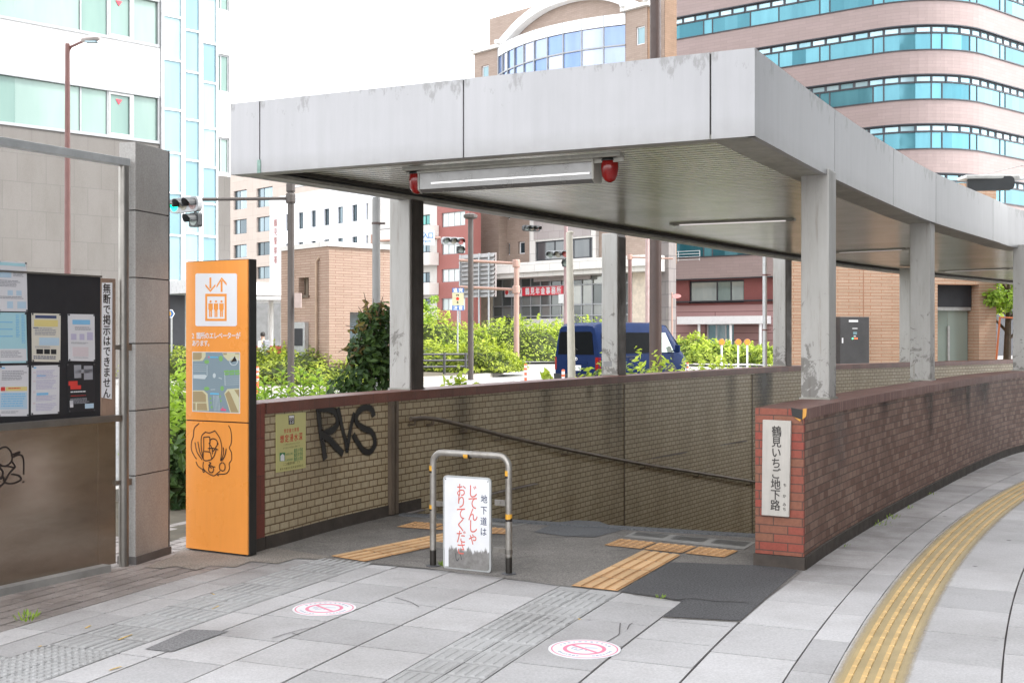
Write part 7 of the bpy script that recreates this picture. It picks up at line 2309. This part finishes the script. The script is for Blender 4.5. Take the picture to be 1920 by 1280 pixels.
# blue arrow sign behind the pillar
fA = Fr(at(321, 588, 40), (1, .1)); asn = thing("direction_sign", "small blue and orange arrow sign seen beside the granite pillar", "sign", (fA.P.x, fA.P.y, 0))
b = MB(); b.slab(fA, [(-.16, -.14), (.04, -.14), (.12, 0), (.04, .14), (-.16, .14)], -.01, 0); b.build("panel", m_signwhite, asn)
b = MB(); b.slab(fA, [(-.14, -.11), (.02, -.11), (.09, 0), (.02, .11), (-.14, .11)], 0, .004); b.build("blue_field", m_blue, asn)
b = MB(); b.slab(fA, [(-.14, -.08), (-.03, -.08), (.01, 0), (-.03, .08), (-.14, .08)], .004, .007); b.build("orange_field", m_amber, asn)
b = MB(); b.tube([(fA.P.x, fA.P.y + .04, 0), (fA.P.x, fA.P.y + .04, fA.P.z)], .03, 8); b.build("post", m_galv, asn, smooth=True)
# signal seen from its side at the upper right
Yt = 24
t = thing("traffic_signal", "silver traffic signal on an arm above the right end of the canopy", "traffic light", at(1960, 630, Yt)); t.location.z = 0
arm(t, at(1852, 341, Yt), at(1962, 331, Yt), .035, m_whitegloss); arm(t, at(1835, 330, Yt), at(1962, 300, Yt), .008, m_galv, "stay")
pb = at(1962, 630, Yt); pb.z = 0
b = MB(); b.tube([pb, at(1962, 290, Yt)], [.1, .08], 12); b.build("pole", m_galv, t, smooth=True)
m_silver = mat("silver_signal_housing", (.62, .62, .60), .35, .5)
signal_head(t, at(1856, 345, Yt), R(80), "GAR", arrow=False, dia=.22, body=m_sigdark)
fT = Fr(at(1856, 345, Yt), (1, 0))
b = MB(); b.rect(fT, -.56, .56, .09, .165, -.30, .16); b.build("top_hood", m_silver, t, bevel=.02)
# tube guard rail
g0, g1 = onz(735, 709), onz(880, 707)
gd = (v2(g1) - v2(g0)); fG = Fr((*v2(g0), 0), gd); gl_ = gd.length
gr = thing("guard_rail", "grey three-tube guard rail in front of the bright clipped bush", "guard rail", g0)
for x in (735, 785, 833, 873):
    u = fG.px(x, 700)[0]; b = MB(); b.tube([fG.p(u, 0), fG.p(u, .96)], .055, 10); b.build("post", m_dark, gr, smooth=True)
for v in (.9, .66, .42):
    b = MB(); b.tube([fG.p(-.1, v), fG.p(gl_ + .1, v)], .04, 8); b.build("rail", m_dark, gr, smooth=True)
g0, g1 = onz(600, 726), onz(680, 722)
fG2 = Fr((*v2(g0), 0), v2(g1) - v2(g0)); gl2 = (v2(g1) - v2(g0)).length
gr = thing("guard_rail", "short grey tube guard rail half hidden by the dark climbing shrub", "guard rail", g0)
for v in (.9, .62):
    b = MB(); b.tube([fG2.p(-.2, v), fG2.p(gl2 + .2, v)], .04, 8); b.build("rail", m_dark, gr, smooth=True)
for u in (0, gl2):
    b = MB(); b.tube([fG2.p(u, 0), fG2.p(u, .96)], .05, 8); b.build("post", m_dark, gr, smooth=True)
# orange marker posts
m_or = mat("orange_marker_rubber", (.72, .13, .05), .5)
def marker(label, x, Y, ytop, proto=[None]):
    c = at(x, 630, Y); c.z = -.03
    if proto[0] is None:
        t = thing("marker_post", label, "marker post", (0, 0, 0), group="orange marker posts along the road")
        b = MB(); b.lathe((0, 0, 0), [(.1, 0), (.1, .03), (.05, .05), (.04, .06), (.04, .76), (.03, .78)], 12); b.build("body", m_or, t, smooth=True)
        for z in (.36, .52, .66):
            b = MB(); b.lathe((0, 0, z), [(.0412, 0), (.0412, .07)], 12); b.build("white_band", m_signwhite, t, smooth=True)
        proto[0] = t; t.location = c
        return t
    return dup(proto[0], c, label=label)
marker("orange marker post beside the orange elevator sign", 483, 33, 712)
marker("orange marker post alone on the road left of the van", 985.5, 36, 688)
marker("orange marker post right behind the van's number plate", 1056, 30, 683)
marker("orange marker post ahead of the van's bonnet", 1289, 38, 680)
# round orange reflectors
pr = None
for x, lb in ((1353, "round orange reflector on a white post, leftmost of three"), (1384, "round orange reflector on a white post, middle of three"), (1401, "round orange reflector on a white post, rightmost of three")):
    c = at(x, 630, 60); c.z = 0
    if pr is None:
        pr = thing("road_reflector", lb, "reflector", (0, 0, 0), group="round orange reflectors on white posts")
        b = MB(); b.tube([(0, 0, 0), (0, 0, 1.15)], .045, 8); b.build("post", m_signwhite, pr, smooth=True)
        fq = Fr((0, -.05, 1.3), (1, 0)); b = MB(); b.disc(fq, 0, 0, .14, 0, .03, 18); b.build("reflector_disc", emit("orange_reflector", (1, .3, .03), .0, (.85, .25, .03)), pr)
        b = MB(); b.disc(fq, 0, 0, .165, -.04, -.001, 18); b.build("rim", m_pinkpole, pr)
        pr.location = c
    else: dup(pr, c, label=lb)
# dark sign board stuck low on the second column
p, d = line_x(LW, 1140)
fq = Fr(at(1138, 682, p.y - .03), (1, .35)); pt = thing("notice_sticker", "small blank white sticker low on the second far column", "sticker", fq.P)
b = MB(); b.slab(fq, [fq.px(*k_) for k_ in ((1130.5, 677), (1147.5, 677.5), (1147, 687), (1130, 686.5))], 0, .003); b.build("label_sheet", m_signwhite, pt)

# small trodden marks: cracks and gum on the flags
b = MB()
cm_ = mat("hairline_crack", (.12, .11, .11), .9)
for st in ([(1163, 1168), (1161.5, 1180), (1160.5, 1189), (1150, 1196), (1138, 1203)], [(1176, 1180), (1180, 1172), (1186, 1168)], [(511, 1196), (530, 1190), (548, 1185), (575, 1178), (590, 1176)], [(548, 1187), (562, 1191)], [(740, 1120), (770, 1129), (786, 1138)], [(1022, 1157), (1040, 1163), (1055, 1166), (1070, 1170)]):
    ribbon(b, [onz(*q) + Vector((0, 0, .0035)) for q in st], .006, (0, 0, 1), n=4)
tag(b.build("pavement_crack", cm_, None, weld=False), kind="structure")

# ================================================================== VAN
def van():
    m_navy = NB("navy_car_paint")
    cN = m_navy.ramp(m_navy.noise(2, 3), [(.3, (.008, .018, .058)), (.7, (.011, .023, .075))])
    m_navy.b.inputs["Coat Weight"].default_value = .0; m_navy.b.inputs["Coat Roughness"].default_value = .08
    m_navy = m_navy.done(cN, .25, .0, .03)
    m_vgl = mat("van_dark_glass", (.008, .009, .01), .12, .0, var=.1, spec=.01)
    m_vgl2 = glassmat("van_clear_glass", (.20, .25, .22), (.30, .34, .30), .06, .5)
    m_tyre = mat("tyre_rubber", (.02, .02, .02), .8)
    m_trim = mat("black_trim", (.015, .015, .016), .5)
    root = thing("van", "navy blue passenger van with dark rear glass waiting on the road behind the columns", "van", (0, 0, 0))
    # x: along the length, 0 at the tail; y: across, right side is -y
    st = [(0.0, .34, 1.02, 1.80, .80, .80, .60), (0.05, .30, 1.02, 1.94, .84, .845, .66), (.25, .28, 1.02, 2.02, .845, .85, .69), (1.5, .26, 1.02, 2.06, .845, .85, .70), (3.2, .26, 1.02, 2.06, .845, .85, .70), (3.75, .26, 1.03, 2.00, .845, .85, .68), (4.1, .26, 1.02, 1.72, .84, .845, .68), (4.5, .27, .98, 1.22, .83, .83, .70), (4.66, .30, .90, 1.02, .80, .80, .72), (4.74, .34, .74, .80, .74, .74, .68)]
    rings = []
    for x, zb, zm, zt, wb, wm, wt in st:
        half = [(-wb * .94, zb), (-wb, zb + .10), (-wm, (zb + zm) / 2), (-wm, zm), (-(wm + wt) / 2 - .012, (zm + zt) / 2), (-wt - .01, zt - .10), (-wt + .05, zt - .03), (-wt * .6, zt)]
        full = half + [(-y, z) for y, z in reversed(half)]
        rings.append([Vector((x, y, z)) for y, z in full])
    b = MB(); n = len(rings[0])
    for a, c in zip(rings, rings[1:]):
        for i in range(n):
            j = (i + 1) % n; b.face([a[i], a[j], c[j], c[i]])
    b.face(list(reversed(rings[0]))); b.face(rings[-1])
    body = b.build("body", m_navy, root, smooth=True)
    def side_pt(x, z, off=.03):
        for (x0, *s0), (x1, *s1) in zip(st, st[1:]):
            if x0 <= x <= x1:
                t = (x - x0) / (x1 - x0); zb, zm, zt, wb, wm, wt = [p + (q - p) * t for p, q in zip(s0, s1)]
                break
        if z >= zm:
            f = (z - zm) / (zt - .10 - zm); y = wm + (wt + .01 - wm) * f
        else: y = wm
        return Vector((x, -(y + off), z))
    def side_panel(name, x0, x1, z0, z1, m, slant0=0, slant1=0, par=root):
        for sgn in (1, -1):
            b = MB(); N_ = 6; q = []
            for i in range(N_ + 1):
                t = i / N_
                xa = x0 + (x1 - x0) * t
                lo = side_pt(xa, z0); hi = side_pt(xa + slant0 * (1 - t) + slant1 * t, z1)
                lo.y *= sgn; hi.y *= sgn; q.append((lo, hi))
            for (a, c), (d, e) in zip(q, q[1:]): b.face([a, d, e, c])
            b.build(name, m, par, smooth=True)
    side_panel("rear_quarter_window", .2, 1.25, 1.12, 1.72, m_vgl, .06, 0)
    side_panel("side_window", 1.32, 2.75, 1.12, 1.74, m_vgl)
    side_panel("front_door_window", 2.86, 3.92, 1.12, 1.74, m_vgl2, 0, -.34)
    side_panel("window_trim", 2.76, 2.85, 1.10, 1.78, m_trim)
    side_panel("lower_trim", .3, 4.3, .36, .44, m_trim)
    side_panel("door_seam", 1.28, 1.295, .40, 1.1, m_trim); side_panel("door_seam", 2.80, 2.815, .40, 1.1, m_trim); side_panel("slide_rail", .3, 1.9, 1.0, 1.02, m_trim)
    side_panel("handle", 1.5, 1.7, .90, .94, m_trim); side_panel("handle", 2.95, 3.15, .92, .96, m_trim)
    def tail(name, pts, m, off=.012, par=root):
        b = MB(); b.hexa([Vector((.002 - (0), y, z)) + Vector((.03 * max(0, (z - 1.02)) * 0, 0, 0)) for y, z in pts], [Vector((-off, y, z)) for y, z in pts]); return b.build(name, m, par)
    fT_ = [(-.68, 1.08), (.68, 1.08), (.62, 1.70), (.56, 1.76), (-.56, 1.76), (-.62, 1.70)]
    tail("rear_window", fT_, m_vgl, .02)
    for s in (-1, 1):
        b = MB(); b.hexa([Vector((.06, s * .845, .62)), Vector((.06, s * .845, 1.0)), Vector((-.012, s * .74, 1.0)), Vector((-.012, s * .74, .62))], [Vector((.10, s * .862, .62)), Vector((.10, s * .862, 1.0)), Vector((-.03, s * .80, 1.0)), Vector((-.03, s * .80, .62))]); b.build("tail_light", m_redlens, root, smooth=False)
    tail("number_plate", [(-.20, .60), (.12, .60), (.12, .76), (-.20, .76)], m_signwhite, .018)
    fpn = Fr((-.019, .12, .60), (0, -1))
    b = MB(); put_line(b, fpn, "\u30fb\u30fb79", .03, .29, .03, .11, n=.002, bold=.01); b.build("plate_lettering", mat("plate_green", (.02, .12, .06), .5), root, weld=False)
    tail("rear_bumper", [(-.80, .32), (.80, .32), (.82, .50), (-.82, .50)], m_trim, .06)
    tail("tailgate_strip", [(-.45, .80), (.45, .80), (.45, .86), (-.45, .86)], m_navy, .02)
    fe = Fr((-.021, .0, .95), (0, -1)); b = MB()
    for k in range(20):
        t0, t1 = 6.283 * k / 20, 6.283 * (k + 1) / 20
        b.face([fe.p(.075 * math.cos(t0), .05 * math.sin(t0)), fe.p(.075 * math.cos(t1), .05 * math.sin(t1)), fe.p(.058 * math.cos(t1), .036 * math.sin(t1)), fe.p(.058 * math.cos(t0), .036 * math.sin(t0))])
    b.rect(fe, -.008, .008, -.045, .045, 0, .002); b.rect(fe, -.05, .05, .012, .024, 0, .002); b.build("emblem", m_whitegloss, root)
    b = MB(); b.bar((-.04, .30, 1.40), (-.035, -.1, 1.22), .03, .02); b.build("rear_wiper", m_trim, root)
    for x in (.95, 3.75):
        for s in (-1, 1):
            w_ = MB(); pts = [Vector((x, s * .70, .32)), Vector((x, s * .865, .32))]
            w_.tube(pts, .32, 24); wo = w_.build("wheel", m_tyre, root, smooth=True)
            r_ = MB(); r_.tube([Vector((x, s * .86, .32)), Vector((x, s * .872, .32))], .20, 20); r_.build("rim", m_silver, wo)
            k = MB(); k.tube([Vector((x, s * .80, .36)), Vector((x, s * .853, .36))], .39, 24); k.build("wheel_arch", m_trim, root)
    for s in (-1, 1):
        b = MB(); b.hexa([Vector((3.86, s * .93, 1.1)), Vector((3.98, s * .93, 1.1)), Vector((3.98, s * .93, 1.36)), Vector((3.86, s * .93, 1.36))], [Vector((3.88, s * 1.08, 1.12)), Vector((3.96, s * 1.08, 1.12)), Vector((3.96, s * 1.08, 1.34)), Vector((3.88, s * 1.08, 1.34))]); b.bar((3.92, s * .84, 1.16), (3.92, s * .94, 1.18), .05, .05); b.build("mirror", m_navy, root, bevel=.02)
        b = MB(); b.hexa([Vector((4.60, s * .80, .78)), Vector((4.72, s * .52, .78)), Vector((4.70, s * .52, .96)), Vector((4.56, s * .80, .98))], [Vector((4.64, s * .82, .78)), Vector((4.76, s * .52, .78)), Vector((4.73, s * .52, .96)), Vector((4.60, s * .82, .98))]); b.build("headlight", m_palegl, root)
    b = MB(); zA, zB_ = (3.80, 1.95), (4.46, 1.26)
    b.face([Vector((zA[0] + .04, -.60, zA[1] + .02)), Vector((zA[0] + .04, .60, zA[1] + .02)), Vector((zB_[0] + .05, .68, zB_[1] + .03)), Vector((zB_[0] + .05, -.68, zB_[1] + .03))]); b.build("windscreen", m_vgl2, root)
    return root
vn = van()
hd_ = R(48)
vc = at(1122, 630, 34.6)                     # rear right corner
rt = Vector((math.sin(hd_), -math.cos(hd_), 0)) * .85
vn.location = (vc.x - rt.x, vc.y - rt.y, -.03)
vn.rotation_euler = (0, 0, hd_)

# ================================================================== PERSON by the shelter
def person(label, loc, yaw, shirt, trousers, pack=True):
    root = thing("person", label, "person", (0, 0, 0))
    skin = mat("skin", (.50, .32, .24), .55)
    J = {"pel": ((0, 0, .92), .13), "wa": ((0, 0, 1.05), .125), "ch": ((0, .0, 1.28), .15), "nk": ((0, 0, 1.46), .055), "hd": ((0, .015, 1.56), .085), "hd2": ((0, .015, 1.66), .085)}
    E_ = [("pel", "wa"), ("wa", "ch"), ("ch", "nk"), ("nk", "hd"), ("hd", "hd2")]
    for s, k in ((1, "l"), (-1, "r")):
        J.update({k + "sh": ((s * .19, 0, 1.38), .06), k + "el": ((s * .235, -.02, 1.12), .042), k + "wr": ((s * .235, .12, .93), .03), k + "hn": ((s * .23, .17, .87), .034), k + "hp": ((s * .09, 0, .86), .085), k + "kn": ((s * .1, .03 * s, .48), .055), k + "an": ((s * .1, .06 * s - .03, .09), .04), k + "ft": ((s * .11, .06 * s + .1, .04), .035)})
        E_ += [("ch", k + "sh"), (k + "sh", k + "el"), (k + "el", k + "wr"), (k + "wr", k + "hn"), ("pel", k + "hp"), (k + "hp", k + "kn"), (k + "kn", k + "an"), (k + "an", k + "ft")]
    ks = list(J)
    def skinned(name, keys, grow, m, lv=2):
        me = bpy.data.meshes.new(name)
        idx = {k: i for i, k in enumerate(keys)}
        me.from_pydata([J[k][0] for k in keys], [(idx[a], idx[c]) for a, c in E_ if a in idx and c in idx], [])
        o = bpy.data.objects.new(name, me); C.objects.link(o); o.parent = root
        me.materials.append(m)
        sk = o.modifiers.new("skin", 'SKIN')
        for i, k in enumerate(keys):
            r_ = J[k][1] + grow; me.skin_vertices[0].data[i].radius = (r_, r_ * .8)
        me.skin_vertices[0].data[0].use_root = True
        o.modifiers.new("subdivision", 'SUBSURF').levels = lv
        o.modifiers["subdivision"].render_levels = lv
        sk.use_smooth_shade = True
        return o
    skinned("body", ks, 0, skin)
    skinned("shirt", ["wa", "pel", "ch", "lsh", "lel", "rsh", "rel"], .016, shirt)
    skinned("trousers", ["pel", "lhp", "lkn", "lan", "rhp", "rkn", "ran"], .014, trousers)
    b = MB(); b.lathe((0, .0, 1.60), [(.088, 0), (.1, .06), (.092, .12), (.05, .165), (.01, .175)], 14); b.build("hair", mat("dark_hair", (.02, .016, .014), .7), root, smooth=True)
    b = MB(); b.box((0, .10, 1.555), .1, .03, .08); b.build("face_mask", m_signwhite, root, bevel=.012)
    if pack:
        b = MB(); b.box((0, -.19, 1.24), .28, .13, .4); b.build("backpack", mat("grey_backpack", (.22, .23, .25), .7), root, bevel=.04)
    root.location = loc; root.rotation_euler = (0, 0, yaw)
    return root
pp = at(493, 630, 47); pp.z = 0
person("person with dark hair, white shirt and grey backpack walking by the white shelter", pp, R(55), m_signwhite, mat("dark_trousers", (.04, .045, .06), .8))
